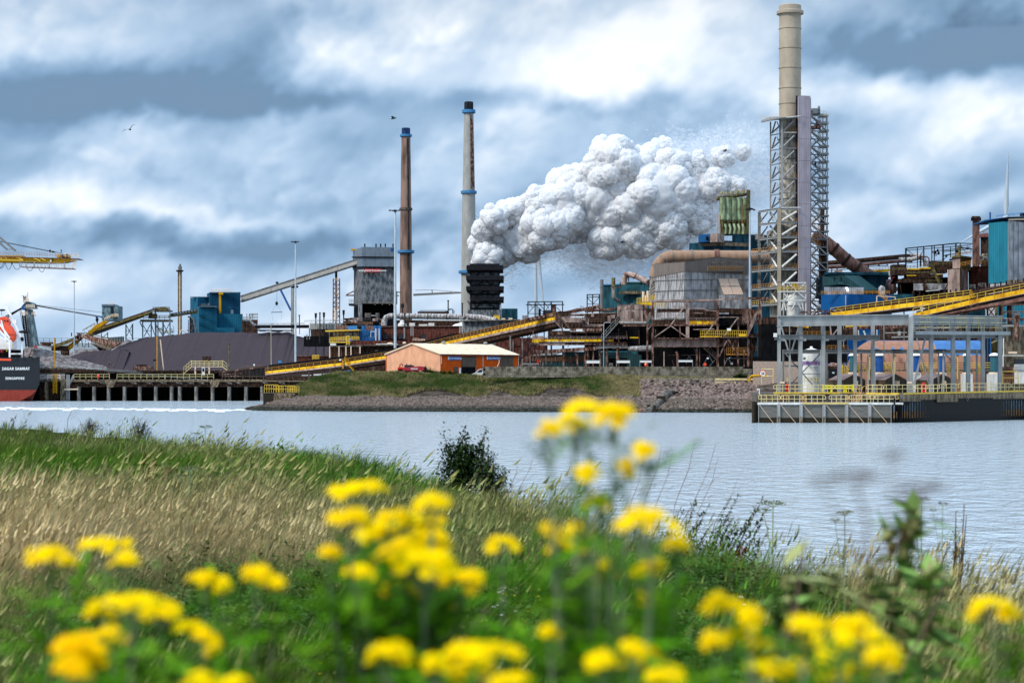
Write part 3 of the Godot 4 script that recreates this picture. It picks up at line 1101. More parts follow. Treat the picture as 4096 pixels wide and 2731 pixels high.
func pier() -> void:
	crop(2900,1200,1.967)
	var deck := 4.1
	var b := nb()
	T("fender_stage","low timber fender stage with grey planks and yellow railings on the water","landing stage",v(800,965,277))
	var px := [262.0,425.0,602.0,782.0,960.0,1142.0,1322.0]
	for i in 6:
		var xa: float = px[i] + (3 if i == 0 else 8)
		var xb: float = px[i + 1] - 8
		var n := 11
		for k in n:
			b = nb()
			var ya := 826.0 + k*12.4
			var j := rr(0,0.05)
			b.box(v(xa,ya,277.3 - j),v(xb,ya + 11.4,277.6))
			put(b,"plank",M.timber if k < 8 else M.timber_wet)
		b = nb()
		b.box(v(xa,822,277.65),v(xb,975,277.75))
		put(b,"backing",M.black)
		for x in [xa + 2,xb - 4]:
			b = nb()
			b.bar(v(x,822,277.15),v(x,968,277.15),0.09,0.09)
			put(b,"edge_angle",M.grey_paint)
		b = nb()
		b.bar(v(xa + 10,826,277.1),v(xb - 36,966,277.1),0.09,0.05)
		put(b,"brace",M.trim_pale)
	for i in range(1,6):
		b = nb()
		b.box(v(px[i] - 7,815,277.0),v(px[i] + 7,968,277.5))
		put(b,"fender_post",M.grey_paint)
		b = nb()
		b.box(v(px[i] - 7.5,918,276.95),v(px[i] + 7.5,970,277.3))
		put(b,"weedy_foot",M.concrete_brown)
	for k in 3:
		b = nb()
		b.rod(v(226 + k*13,975,277.4 + 0.3*k),v(226 + k*13,797 + k*3,277.4 + 0.3*k),0.24,9)
		put(b,"pile",M.timber_wet)
	b = nb()
	b.box(v(1322,822,277.0),v(1375,975,279))
	put(b,"end_block",M.black)
	b = nb()
	b.box(v(260,806,277.1),v(1368,822,280.5))
	put(b,"walkway",M.white_paint)
	b = nb()
	b.box(v(615,808,276.95),v(975,817,277.1))
	put(b,"kerb",M.yellow_rail)
	for e in [[266,438],[442,612],[618,795],[822,972],[980,1140],[1140,1180],[1184,1366]]:
		loop_rail(e[0],e[1],748,812,277.2,M.pale_rail,cur,2 + int((e[1] - e[0]) / 70))
	for e in [[445,500],[600,640],[960,985],[1330,1366]]:
		loop_rail(e[0],e[1],752,806,280.3,M.orange_rail,cur,2)
	b = nb()
	b.pipe([v(272,742,277.4),v(272,704,277.4)],0.05,5)
	b.box(v(255,706,277.5),v(278,699,277.3))
	put(b,"lamp",M.white)
	T("pier_steps","steep yellow steps between lower fender stage and upper deck of the pier","steps",v(1060,800,279))
	for o in [0,45]:
		b = nb()
		b.bar(v(1010 + o,805,279.5),v(1052 + o,728,281.5),0.07,0.25)
		put(b,"stringer",M.orange_rail)
		b = nb()
		b.pipe([v(1010 + o,790,279.4),v(1010 + o,775,279.4),v(1040 + o,690,281.4),v(1052 + o,676,281.6),v(1080 + o,676,282)],0.05,5)
		put(b,"handrail",M.orange_rail)
	for k in 7:
		b = nb()
		b.bar(v(1012 + k*6,800 - k*11,279.5 + k*0.28),v(1055 + k*6,800 - k*11,279.5 + k*0.28),0.25,0.05)
		put(b,"tread",M.trim_pale)
	var line := func(x: float) -> float:
		return 281.5 if x < 1180 else lerpf(276.5,306.0,clampf((x - 1340) / 1012.0,-0.1,1.3))
	b = nb()
	b.prism([p2(215,424),p2(250,284.0),p2(1180,282.5),p2(1345,280.5),p2(2700,323),p2(3300,424)],-1.5,deck)
	one(b,"pier_deck",M.concrete_dark,"concrete deck of the pier behind the railings","pavement",Vector3.ZERO,"","structure")
	T("quay_wall","stained brown concrete quay cap above dark steel sheet piling","wall",v(1800,950,290))
	b = nb()
	b.box(v(255,736,283.7),v(1090,812,284.2))
	put(b,"wall_panel",M.concrete_brown)
	var caps := [[1085,1375,778],[1375,1550,798],[1550,1668,785],[1668,1840,802],[1840,2110,772],[2110,2420,778]]
	for i in caps.size():
		var c: Array = caps[i]
		b = nb()
		var d0: float = line.call(c[0])
		var d1: float = line.call(c[1])
		var o := 0.35 if i in [1,3] else 0.0
		var yb := hy(c[2],d0)
		b.prism([p2(c[0] + 1,d0 - 0.3 - o),p2(c[1] - 1,d1 - 0.3 - o),p2(c[1] - 1,d1 + 1.5),p2(c[0] + 1,d0 + 1.5)],yb,deck + 0.02)
		put(b,"cap_panel",M.concrete_brown)
	var X := 1330.0
	while X < 2400:
		var d: float = line.call(X) + 0.2
		var w := 8.0
		b = nb()
		var top := hy(826 if X < 1440 else 785,d)
		b.prism([p2(X,d),p2(X + w,d),p2(X + w*1.2,d + 0.45),p2(X - w*0.2,d + 0.45)],1.55,maxf(top,2.0))
		var pl := put(b,"sheet_pile",M.pile_steel)
		b = nb()
		b.prism([p2(X,d - 0.02),p2(X + w,d - 0.02),p2(X + w*1.2,d + 0.45),p2(X - w*0.2,d + 0.45)],0.6,1.55)
		put(b,"rust_band",M.pile_rust,pl)
		b = nb()
		b.prism([p2(X,d - 0.04),p2(X + w,d - 0.04),p2(X + w*1.2,d + 0.45),p2(X - w*0.2,d + 0.45)],-1,0.6)
		put(b,"weed_band",M.pile_wet_shade,pl)
		X += 20.5
	b = nb()
	b.prism([p2(1330,line.call(1330.0) + 0.6),p2(2420,line.call(2420.0) + 0.6),p2(2420,line.call(2420.0) + 1.2),p2(1330,line.call(1330.0) + 1.2)],-1,3.4)
	put(b,"pan_row",M.pile_wet_shade)  # pans between piles coloured dark, their recess shade painted in
	b = nb()
	b.pipe([v(1905,725,line.call(1905.0) - 0.4),v(1905,780,line.call(1905.0) - 0.4),v(1912,793,line.call(1912.0) - 0.4),v(1920,780,line.call(1920.0) - 0.4),v(1922,740,line.call(1922.0) - 0.4)],0.05,5)
	put(b,"hanging_hose",M.concrete)
	T("deck_railing","long pale yellow tubular railing along the edge of the pier deck","railing",v(1200,730,282))
	for e in [[384,675],[680,865],[870,1080],[1115,1250],[1252,1505],[1690,1840],[1840,2120],[2120,2255],[2262,2420]]:
		var d0: float = maxf(line.call(float(e[0])),277.0) if e[0] > 1100 else 283.0
		var d1: float = maxf(line.call(float(e[1])),277.0) if e[0] > 1100 else 283.0
		var yt := 668.0 - (8.0 if e[0] > 1600 else 0.0) - (0.0 if e[0] < 1800 else 4.0)
		loop_rail(e[0],e[1],yt,yt + 62,d0,M.pale_rail,cur,2 + int((e[1] - e[0]) / 60),d1 - d0)
	for e in [[1505,1600,277.5],[1600,1690,280.0]]:
		loop_rail(e[0],e[1],666,728,e[2],M.pale_rail,cur,3)
	b = nb()
	b.bar(v(384,731,283.0),v(1080,731,283.0),0.12,0.22)
	put(b,"toe_board",M.yellow_rail)
	b = nb()
	b.bar(v(1115,734,280),v(1370,737,276.9),0.12,0.22)
	b.bar(v(1370,737,276.9),v(2420,714,308),0.12,0.22)
	put(b,"toe_board",M.yellow_rail)
	for e in [[494,690,"red lifebuoy hung on the railing beside the thin grey posts"],[1568,690,"large red lifebuoy box on the railing near the wide grey post"]]:
		T("lifebuoy",e[2],"lifebuoy",v(e[0],e[1],283 if e[0] < 1000 else 279))
		var dd: float = 283.6 if e[0] < 1000 else 279.2
		b = nb()
		for k in 14:
			var a := TAU*k / 14
			var c := TAU*(k + 1) / 14
			var o: Vector3 = v(e[0],e[1],dd)
			var rr := 0.33 if e[0] < 1000 else 0.42
			b.rod(o + W(cos(a)*rr*0.7,sin(a)*rr*1.5,0),o + W(cos(c)*rr*0.7,sin(c)*rr*1.5,0),0.13,6)
		put(b,"ring",M.red)
		b = nb()
		b.box(v(e[0] - 5,e[1] - 22,dd + 0.1),v(e[0] + 5,e[1] + 22,dd + 0.2))
		put(b,"backing_board",M.machine_red)
	T("mooring_bollard_frame","bright yellow mooring frame with flared ends behind the railing","bollard",v(890,720,284))
	for x in [775,1010]:
		b = nb()
		b.slab([v(x - 7,664,284.5),v(x + 7,664,284.5),v(x + 4,680,284.5),v(x + 7,715,284.5),v(x - 7,715,284.5),v(x - 4,680,284.5)],W(0,0,-0.6))
		put(b,"flared_end",M.bright_yellow)
	for y in [676,692]:
		b = nb()
		b.bar(v(775,y,284.7),v(1010,y,284.7),0.2,0.16)
		put(b,"crossbar",M.bright_yellow)
	for x in [838,945,955]:
		b = nb()
		b.bar(v(x,676,284.8),v(x,730,284.8),0.22)
		put(b,"leg",M.bright_yellow)
	T("gantry_frame","tall grey steel portal frame with long top beam on the pier","gantry",v(1300,715,292))
	var posts := [[427,25,288.0],[595,31,289.0],[775,30,290.0],[903,30,291.0],[1026,26,292.0],[1166,27,293.0],[1465,34,289.0],[1625,31,293.0],[1797,30,296.0],[1917,30,298.0],[2032,28,300.0],[2167,30,302.0]]
	for p in posts:
		b = nb()
		var t := 150.0 if p[0] < 1400 else 130.0
		var f: Vector3 = v(p[0],0,p[2])
		var top := W(f.x,hy(t,p[2]),f.z)
		var w := ln(p[1],p[2])
		b.ibeam(W(f.x,deck,f.z),top,w,w,0.16)
		b.bar(W(f.x,deck,f.z),W(f.x,deck + 0.12,f.z),w*1.5)
		var po := put(b,"column",M.grey_paint)
		if p[0] < 1180:
			b = nb()
			b.box(v(p[0] + p[1]*0.5,302,p[2] - 0.2),v(p[0] + p[1]*0.5 + 26,322,p[2] + 0.5))
			put(b,"bracket",M.grey_paint,po)
		elif p[0] > 1500:
			b = nb()
			b.box(v(p[0] - p[1]*0.5 - 22,292,p[2] - 0.2),v(p[0] - p[1]*0.5,318,p[2] + 0.5))
			put(b,"bracket",M.grey_shade,po)
	b = nb()
	b.ibeam(v(413,165,288),v(1450,154,290),0.7,1.55,0.08)
	put(b,"top_beam",M.grey_paint)
	b = nb()
	b.ibeam(v(1480,158,290.5),v(2182,163,302),0.7,1.5,0.08)
	put(b,"top_beam",M.grey_paint)
	b = nb()
	b.ibeam(v(395,292,287.6),v(1222,294,292.6),0.4,0.7,0.12)
	put(b,"rail_beam",M.grey_shade)
	b = nb()
	b.box(v(388,260,287.4),v(408,292,288))
	put(b,"switch_box",M.white_paint)
	b = nb()
	b.box(v(436,642,287.6),v(480 - 10,656,287.9))
	b.box(v(1440,641,287.6),v(1472,656,287.9))
	put(b,"cable_box",M.trim_pale)
	for e in [[1617,140,1490,668,292.5,0.26],[1482,182,1614,690,293,0.14],[592,182,528,400,290,0.2],[440,190,500,396,290.5,0.2],[510,180,512,400,291,0.1],[1254,170,1254,470,294,0.12]]:
		b = nb()
		b.bar(v(e[0],e[1],e[4]),v(e[2],e[3],e[4]),e[5])
		put(b,"brace",M.grey_paint)
	T("walkway_bridge","grey service walkway with mesh railing hung between the gantry columns","walkway",v(1850,260,297))
	b = nb()
	b.bar(v(1478,258,289.6),v(2224,262,303),1.3,0.5)
	put(b,"deck_beam",M.grey_paint)
	for k in 16:
		b = nb()
		var a := v(1484,250,289.2).lerp(v(2222,253,302.4),k / 16.0)
		var c := v(1484,250,289.2).lerp(v(2222,253,302.4),(k + 1) / 16.0)
		b.rail(a,c,2.1,1.5,0.05,2)
		put(b,"railing",M.pale_rail if k % 3 else M.grey_rail)
	b = nb()
	b.bar(v(1490,285,291),v(2180,288,303.5),0.9,0.5)
	put(b,"under_beam",M.grey_shade)
	T("pipe_rack","thin grey steel rack with low beam standing inside the gantry","rack",v(1200,690,298))
	for x in [461,512,760,803,1128,1180,1440,1683,1722,1985,1075,1330]:
		b = nb()
		var d := 295.0 if x < 800 else 298.0
		b.bar(W(hx(x,d),deck,-d),v(x,392,d),ln(13,d))
		put(b,"post",M.grey_shade if int(x) % 2 else M.grey_rail)
	b = nb()
	b.ibeam(v(458,405,294.7),v(2016,405,300),0.3,0.6)
	put(b,"beam",M.grey_shade)
	for x in [1050,1180,1350,1700]:
		b = nb()
		b.box(v(x - 30,387,297),v(x + 25,395,298.5))
		put(b,"cap_plate",M.dark_steel)
	for e in [[470,412,690,665],[755,420,515,668],[510,520,610,520],[1722,415,1785,472]]:
		b = nb()
		b.bar(v(e[0],e[1],296),v(e[2],e[3],296),0.16)
		put(b,"brace",M.grey_shade)
	b = nb()
	b.box(v(470,512,296.5),v(615,524,297))
	put(b,"small_beam",M.grey_shade)
func pier_yard() -> void:
	crop(2900,1200,1.967)
	var b := nb()
	var deck := 4.1
	var c := v(682,0,303)
	c.y = deck
	T("storage_tank","white cylindrical tank with purple band between the gantry columns","tank",c)
	var r := ln(71,303)
	var y := func(q: float) -> float: return hy(q,303) - deck
	b = nb()
	b.lathe(c,[Vector2(0,0),Vector2(r,0),Vector2(r,y.call(512)),Vector2(r,y.call(482)),Vector2(r,y.call(398)),Vector2(r*0.75,y.call(392)),Vector2(0,y.call(388))],28)
	put(b,"shell",M.white_paint)
	b = nb()
	b.lathe(c,[Vector2(r + 0.012,y.call(512)),Vector2(r + 0.012,y.call(482))],28)
	put(b,"band",M.purple)
	b = nb()
	b.lathe(c + W(0,y.call(392),0),[Vector2(0.9,0),Vector2(0.9,0.06),Vector2(0.2,0.25),Vector2(0.2,0.5),Vector2(0,0.55)],14)
	put(b,"hatch",M.white)
	b = nb()
	b.rod(v(628,460,303 - r),v(628,460,302.2 - r),0.22,12)
	put(b,"manhole",M.concrete)
	for e in [470,525,615]:
		b = nb()
		b.box(v(705,e - 4,301.0),v(725,e + 3,301.6))
		put(b,"hook",M.grey_shade)
	b = nb()
	b.rod(v(730,398,301.4),v(730,640,301.4),0.05,5)
	b.rod(v(742,398,301.6),v(742,640,301.6),0.05,5)
	put(b,"ladder_rail",M.grey_rail)
	b = nb()
	b.rod(v(606,580,301.2),v(755,580,301.2),0.06,5)
	put(b,"hoop",M.grey_shade)
	T("tank_railing","rounded cream railing in front of the white tank","railing",v(640,650,299))
	for e in [[488,520],[606,700],[708,770]]:
		loop_rail(e[0],e[1],612,655,299,M.pale_rail,cur,2)
	for e in [[815,935,1105,985,590,"brown hut with mauve roof nearest the white tank"],[1130,1265,1430,1310,590,"brown hut with mauve roof in the middle between its two alike"],[1505,1630,1800,1690,588,"brown hut with mauve roof behind the red lifebuoy box"]]:
		var a := p2(e[1],297)
		var f := p2(e[0],300)
		var g := p2(e[2],303)
		var h := f + (g - a)
		var q := gable(f,a,g,h,deck,hy(629,298),hy(586,302))
		T("pump_hut",e[5],"hut",W(a.x,deck,a.y),"brown huts on the pier")
		var lo: Array = q[0]
		var hi: Array = q[1]
		b = nb()
		b.slab([lo[0],lo[1],hi[1],hi[0]],W(0,0,-0.2))
		put(b,"front_wall",M.shed_brown)
		b = nb()
		b.slab([lo[1],lo[2],hi[2],q[3],hi[1]],W(-0.25,0,0))
		var gw := put(b,"gable_wall",M.shed_brown)
		b = nb()
		var m: Vector3 = (lo[1] + lo[2]) / 2 + W(0,1.3,0.15)
		b.box(m - W(0.9,0.3,0.05),m + W(0.5,0.5,0.1))
		put(b,"louvre",M.trim_pale,gw)
		b = nb()
		b.slab([lo[0],hi[0],q[2],hi[3],lo[3]],W(0.25,0,0))
		b.slab([lo[3],hi[3],hi[2],lo[2]],W(0,0,0.2))
		put(b,"rear_wall",M.shed_brown)
		var n := 8
		for k in n:
			b = nb()
			var s0 := float(k) / n + 0.004
			var s1 := float(k + 1) / n - 0.004
			var dn := W(0,-0.05,0.15)
			b.slab([hi[0].lerp(hi[1],s0) + dn,hi[0].lerp(hi[1],s1) + dn,q[2].lerp(q[3],s1),q[2].lerp(q[3],s0)],W(0,0.1,0))
			put(b,"roof_board",M.shed_roof)
		b = nb()
		b.slab([hi[3],hi[2],q[3],q[2]],W(0,0.1,0))
		put(b,"rear_roof",M.shed_roof)
	var pl := [[1012,60,0,"dark teal pump housing with white cap nearest the white tank"],[1218,66,1,"wide blue pump housing with white cap and clear sky blue shell"],[1508,60,1,"blue pump housing with white cap beside the widest grey column"],[1708,58,1,"blue pump housing with white cap behind a pair of thin rack posts"],[1906,52,0,"teal grey pump housing with white cap on a white block"],[2124,66,0,"pale topped teal pump housing with white cap at outer end of row"]]
	for e in pl:
		var o := v(e[0],0,314)
		o.y = deck
		T("pump_housing",e[3],"pump",o,"pump housings under the gantry")
		var rr := ln(e[1] / 2.0,314)
		var h0 := hy(568,314) - deck
		var h1 := hy(440,314) - deck
		b = nb()
		b.lathe(o,[Vector2(rr,h0),Vector2(rr,h0 + (h1 - h0)*0.72),Vector2(rr*0.94,h0 + (h1 - h0)*0.73),Vector2(rr*0.94,h1)],18)
		put(b,"shell",M.pump_blue if e[2] else M.pump_teal)
		b = nb()
		b.lathe(o,[Vector2(rr*1.25,h1),Vector2(rr*1.3,h1 + 0.12),Vector2(rr*0.7,h1 + 0.42),Vector2(0,h1 + 0.5)],18)
		put(b,"cap",M.white)
		b = nb()
		b.lathe(o,[Vector2(rr*1.35,h0 - 0.25),Vector2(rr*1.35,h0),Vector2(rr,h0)],18)
		put(b,"flange",M.trim_pale)
		b = nb()
		var w := rr*(1.5 if e[0] > 1800 else 1.1)
		b.box(o + W(-w,0,-w),o + W(w,h0 - 0.25,w))
		put(b,"plinth",M.white_paint)
		for k in 8:
			b = nb()
			var a := TAU*k / 8
			b.rod(o + W(cos(a)*rr*1.18,h0,sin(a)*rr*1.18),o + W(cos(a)*rr*1.18,h0 + 0.25,sin(a)*rr*1.18),0.06,6)
			put(b,"bolt",M.dark_steel)
	for e in [[925,975,"yellow stair rail left of the dark teal pump housing by the quonset"],[1050,1118,"yellow stepped stair rail after the first pump housing"],[1255,1318,"yellow stair rail beside the wide blue pump housing"],[1545,1605,"yellow stair rail behind the crossed braces"],[1735,1780,"yellow stair rail beside the blue pump behind thin posts"],[1990,2018,"short yellow stair rail beyond the teal grey pump"]]:
		T("stair_rail",e[2],"railing",v(e[0],580,316),"yellow stair rails at the pumps")
		for k in 3:
			b = nb()
			var dd := 315.0 + k*0.9
			var o := k*7.0
			b.pipe([v(e[0] + o*0.3,580,dd),v(e[0] + o*0.3,508 + o,dd),v((e[0] + e[1]) / 2.0 - 8 + o,506 + o,dd),v(e[1],545 + o,dd),v(e[1],582,dd)],0.07,5)
			put(b,"handrail",M.yellow_rail)
		b = nb()
		for k in 4:
			var x := lerpf(e[0],e[1],(k + 0.5) / 4.0)
			b.rod(v(x,582,315),v(x,512 + k*7,315),0.05,5)
		put(b,"post",M.yellow_rail)
	T("service_platform","long low platform with thin railings behind the row of pumps","platform",v(1500,545,322))
	b = nb()
	b.bar(v(930,552,322),v(2100,552,324),1.5,0.3)
	put(b,"deck",M.concrete_brown)
	for k in 6:
		b = nb()
		b.rail(v(930 + k*195,548,321),v(1120 + k*195,548,321),1.1,2.0,0.05,2)
		put(b,"railing",M.yellow_rail if k % 2 else M.brown_rail)
	b = nb()
	for k in 12: b.bar(v(940 + k*100,556,322),v(940 + k*100,700,322),0.3)
	put(b,"trestle",M.concrete_brown)
	for x in [1140,1341,1835]:
		T("lamp_post","yellow lamp post with small dark head before the quonset, " + {1140: "next to the second stair rail",1341: "between two blue pumps",1835: "nearest the outer columns"}[x],"lamp post",v(x,580,313),"yellow lamp posts on the pier")
		b = nb()
		b.rod(v(x,620,313),v(x,438,313),0.09,6)
		put(b,"pole",M.yellow_rail)
		b = nb()
		b.box(v(x - 9,432,312.8),v(x + 8,438,313.2))
		put(b,"head",M.dark_steel)
	crop(2900,1200,1.967)
	var base := 4.1
	var d0 := 345.0
	var x0 := hx(925,d0)
	var x1 := hx(2090,d0)
	T("quonset_hall","long half round hall with brown side and blue ridge behind the gantry","hall",W(x0,base,-d0))
	var R0 := 8.6
	var yt := hy(308,d0)
	var n := 12
	var seg := 9
	for k in seg:
		var xa := lerpf(x0,x1,float(k) / seg)
		var xb := lerpf(x0,x1,float(k + 1) / seg) - 0.03
		for layer in 2:
			b = nb()
			for i in n:
				var a := PI*0.5*i / n
				var g := PI*0.5*(i + 1) / n
				var top := i >= (6 if k > 5 else 11)
				if int(top) != layer: continue
				var ya := base + (yt - base)*sin(a)
				var yb := base + (yt - base)*sin(g)
				var za := -d0 - R0 + R0*cos(a)
				var zb := -d0 - R0 + R0*cos(g)
				var sa := 7.2*(1 - cos(a)) if k == 0 else 0.0
				var sb := 7.2*(1 - cos(g)) if k == 0 else 0.0
				if k == 1:
					sa = maxf(0,7.2*(1 - cos(a)) - (x1 - x0) / seg); sb = maxf(0,7.2*(1 - cos(g)) - (x1 - x0) / seg)
				sa = minf(sa,xb - xa); sb = minf(sb,xb - xa)
				b.quad(W(xa + sa,ya,za),W(xb,ya,za),W(xb,yb,zb),W(xa + sb,yb,zb))
			if b.V.size(): put(b,"roof_sheet",M.quonset_blue if layer else M.quonset_brown)
	for e in [[1175,1208,374],[1312,1340,372],[1380,1412,372],[1570,1605,380],[1705,1760,372]]:
		b = nb()
		b.slab([v(e[0] - 4,e[2] + 22,d0 + 0.2),v(e[1] - 8,e[2] + 22,d0 + 0.2),v(e[1],e[2],d0 + 0.9),v(e[0] + 6,e[2],d0 + 0.9)],W(0,0,-0.3))
		put(b,"blue_patch",M.quonset_blue)
	b = nb()
	b.slab([W(x1,base,-d0),W(x1,yt - 1.5,-d0 - 4),W(x1,yt,-d0 - R0),W(x1,base,-d0 - R0*2)],W(-0.3,0,0))
	put(b,"end_wall",M.silo_ochre)
	b = nb()
	b.slab([v(2090,345,d0 + 1),v(2135,310,d0 + 9),v(2180,310,d0 + 9),v(2180,560,d0 + 6),v(2090,560,d0 + 1)],W(0,0,-0.3))
	put(b,"annex_wall",M.silo_ochre)
	for k in 4:
		b = nb()
		b.rod(v(2058 + k*12,300,330),v(2058 + k*12,660,330),0.12,6)
		put(b,"riser_pipe",M.blue_wall if k % 2 else M.dark_steel)
	T("switch_house","dark brown brick building with pipe and white ledge at end of the pier","building",v(2300,640,335))
	b = nb()
	b.prism([p2(2185,335),p2(2500,338),p2(2500,355),p2(2185,352)],deck,hy(205,335))
	put(b,"wall",M.concrete_brown)
	b = nb()
	b.box(v(2190,433,334.5),v(2500,440,335))
	put(b,"ledge",M.white_paint)
	b = nb()
	b.box(v(2180,196,334.2),v(2500,210,336))
	put(b,"coping",M.grey_rail)
	b = nb()
	b.rod(v(2196,250,334),v(2196,440,334),0.1,6)
	b.rod(v(2193,440,334),v(2193,600,334),0.1,6)
	put(b,"downpipe",M.white_paint)
	b = nb()
	b.box(v(2290,462,334.6),v(2352,520,335))
	put(b,"window",M.glass_dark)
	b = nb()
	b.box(v(2240,405,334.4),v(2295,422,335))
	put(b,"notice",M.trim_pale)
	b = nb()
	b.pipe([v(2300,130,333),v(2298,200,333),v(2298,320,333)],0.42,10)
	b.pipe([v(2285,130,333),v(2320,128,333)],0.5,10)
	put(b,"vent_pipe",M.rust)
	b = nb()
	b.rail(v(2185,196,334.6),v(2500,196,334.6),3.4,2.2,0.07,2)
	put(b,"roof_railing",M.brown_rail)
	for e in [[2305,2352,510,545,318,"grey hooded machine on the deck beside the brick building"],[2205,2245,530,600,326,"small brown electrical cabinet near the brick building wall"]]:
		T("machine_cabinet",e[5],"cabinet",v(e[0],660,e[4]))
		b = nb()
		b.box(v(e[0],e[2],e[4]),v(e[1] + 10,660,e[4] + 2))
		put(b,"body",M.white_paint if e[0] > 2300 else M.wood_brown)
		b = nb()
		b.slab([v(e[0] - 4,e[2] + 40,e[4] - 0.2),v(e[1] + 14,e[2] + 40,e[4] - 0.2),v(e[1] + 10,e[2] - 6,e[4]),v(e[0] + 2,e[2] - 6,e[4])],W(0,0,-2.2))
		put(b,"hood",M.grey_paint if e[0] > 2300 else M.rust_dark)
	T("yard_railing","pale yellow rail before the brick building on the pier","railing",v(2190,660,316))
	b = nb()
	b.rail(v(2190,662,316),v(2310,662,317),2.0,2.0,0.06,1)
	put(b,"rail",M.yellow_rail)
	T("tarpaulin_stack","tan tarpaulin covered stack beyond the end of the block wall","stack",v(300,580,415))
	b = nb()
	b.prism([p2(222,415),p2(600,420),p2(600,426),p2(222,424)],4.0,hy(482,416))
	put(b,"cover",M.tarp)
	b = nb()
	b.prism([p2(222,416),p2(600,421),p2(600,427),p2(222,426)],hy(482,416),hy(445,416))
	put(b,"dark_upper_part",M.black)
	T("dark_bin","dark blue bin with white label between white tank and brown hut","bin",v(850,600,306))
	b = nb()
	b.box(v(818,548,306),v(895,610,309))
	put(b,"body",M.hull_black)
	b = nb()
	b.box(v(815,540,305.9),v(897,549,309.1))
	put(b,"lid",M.dark_steel)
	b = nb()
	b.box(v(848,566,305.8),v(862,578,306))
	put(b,"label_plate",M.white)
	T("scrap_bin","open container with rusty red scrap behind the dark blue bin","container",v(855,540,330))
	b = nb()
	b.box(v(790,518,330),v(905,640,334))
	put(b,"body",M.rust_dark)
	b = nb()
	b.slab([v(812,520,330.5),v(900,520,330.5),v(885,496,332),v(840,492,332)],W(0,0,-1))
	put(b,"heap",M.rust)
# ---------- brown steel plant in front ----------
func bars(called: String,m: Material,d: float,list: Array,deep := 0.0,par: Node3D = null) -> void:
	for e in list:
		var b := nb()
		var w := ln(e[4],d)
		b.bar(v(e[0],e[1],d),v(e[2],e[3],d),w if deep <= 0 else deep,w)
		put(b,called,m,par)
func posts_down(called: String,m: Material,d: float,list: Array,ground := 7.8) -> void:
	for e in list:
		var b := nb()
		var w := ln(e[2],d)
		var t := v(e[0],e[1],d)
		b.ibeam(W(t.x,ground,t.z),t,w,w,0.2)
		put(b,called,m)
func blocks(called: String,m: Material,d: float,list: Array,par: Node3D = null) -> void:
	for e in list:
		var b := nb()
		b.box(v(e[0],e[1],d),v(e[2],e[3],d) - W(0,0,e[4]))
		put(b,called,m,par)
func rails(m: Material,list: Array,step := 1.6,r := 0.05,mids := 1) -> void:
	for e in list:
		var b := nb()
		var d2: float = e[6] if e.size() > 6 else e[4]
		b.rail(v(e[0],e[1],e[4]),v(e[2],e[3],d2),ln(e[5],e[4]),step,r*0.72,mids)
		put(b,"railing",m)
func stair(m: Material,x1: float,y1: float,x2: float,y2: float,d: float,rail_h := 1.1,wide := 1.0) -> void:
	var a := v(x1,y1,d)
	var c := v(x2,y2,d)
	for o in [0.0,wide]:
		var b := nb()
		b.bar(a - W(0,0,o),c - W(0,0,o),0.08,0.28)
		put(b,"stringer",m)
		b = nb()
		b.rail(a - W(0,0,o),c - W(0,0,o),rail_h,1.6,0.05,1)
		put(b,"handrail",m)
	var n := int(absf(c.y - a.y) / 0.28)
	for k in n:
		var b := nb()
		var p := a.lerp(c,(k + 0.5) / n)
		b.box(p - W(0.14,0.02,wide),p + W(0.14,0.02,0))
		put(b,"tread",m)
# a sloping belt line: pts are points along the near lower edge of the walkway
func belt_line(pts: Array,hood_h: float,panel_h: float,m_panel: Material,m_hood: Material,m_rail: Material,step := 2.6,truss := 1.2,back := 3.2) -> void:
	for k in pts.size() - 1:
		var a: Vector3 = pts[k]
		var c: Vector3 = pts[k + 1]
		var L := (c - a).length()
		var n := maxi(1,roundi(L / step))
		var u := (c - a).normalized()
		var side := u.cross(Vector3.UP).normalized()
		if side.z > 0: side = -side
		for i in n:
			var p := a.lerp(c,float(i) / n) + u*0.03
			var q := a.lerp(c,float(i + 1) / n) - u*0.03
			var b := nb()
			b.slab([p,q,q + W(0,panel_h,0),p + W(0,panel_h,0)],side*0.08)
			put(b,"walkway_panel",m_panel)
			b = nb()
			b.rod(p - side*0.05,p - side*0.05 + W(0,panel_h + 1.0,0),0.06,4)
			b.rod(p - side*0.05 + W(0,panel_h + 1.0,0),q - side*0.05 + W(0,panel_h + 1.0,0),0.05,4)
			b.rod(p - side*0.05 + W(0,panel_h + 0.5,0),q - side*0.05 + W(0,panel_h + 0.5,0),0.04,4)
			put(b,"railing",m_rail)
			b = nb()
			p = a.lerp(c,float(i) / n) + side*1.2
			q = a.lerp(c,float(i + 1) / n) + side*1.2
			var h := hood_h
			b.slab([p + W(0,panel_h*0.3,0),q + W(0,panel_h*0.3,0),q + W(0,panel_h + h,0),p + W(0,panel_h + h,0)],side*back)
			put(b,"belt_cover",m_hood)
		var b2 := nb()
		b2.slab([a + W(0,-truss*0.35,0) - side*0.05,c + W(0,-truss*0.35,0) - side*0.05,c - side*0.05,a - side*0.05],side*0.3)
		put(b2,"edge_beam",M.rust_pale)
		b2 = nb()
		b2.slab([a + W(0,-truss,0) + side*0.3,c + W(0,-truss,0) + side*0.3,c + side*0.3,a + side*0.3],side*(back + 0.6))
		put(b2,"truss",M.rust_dark)
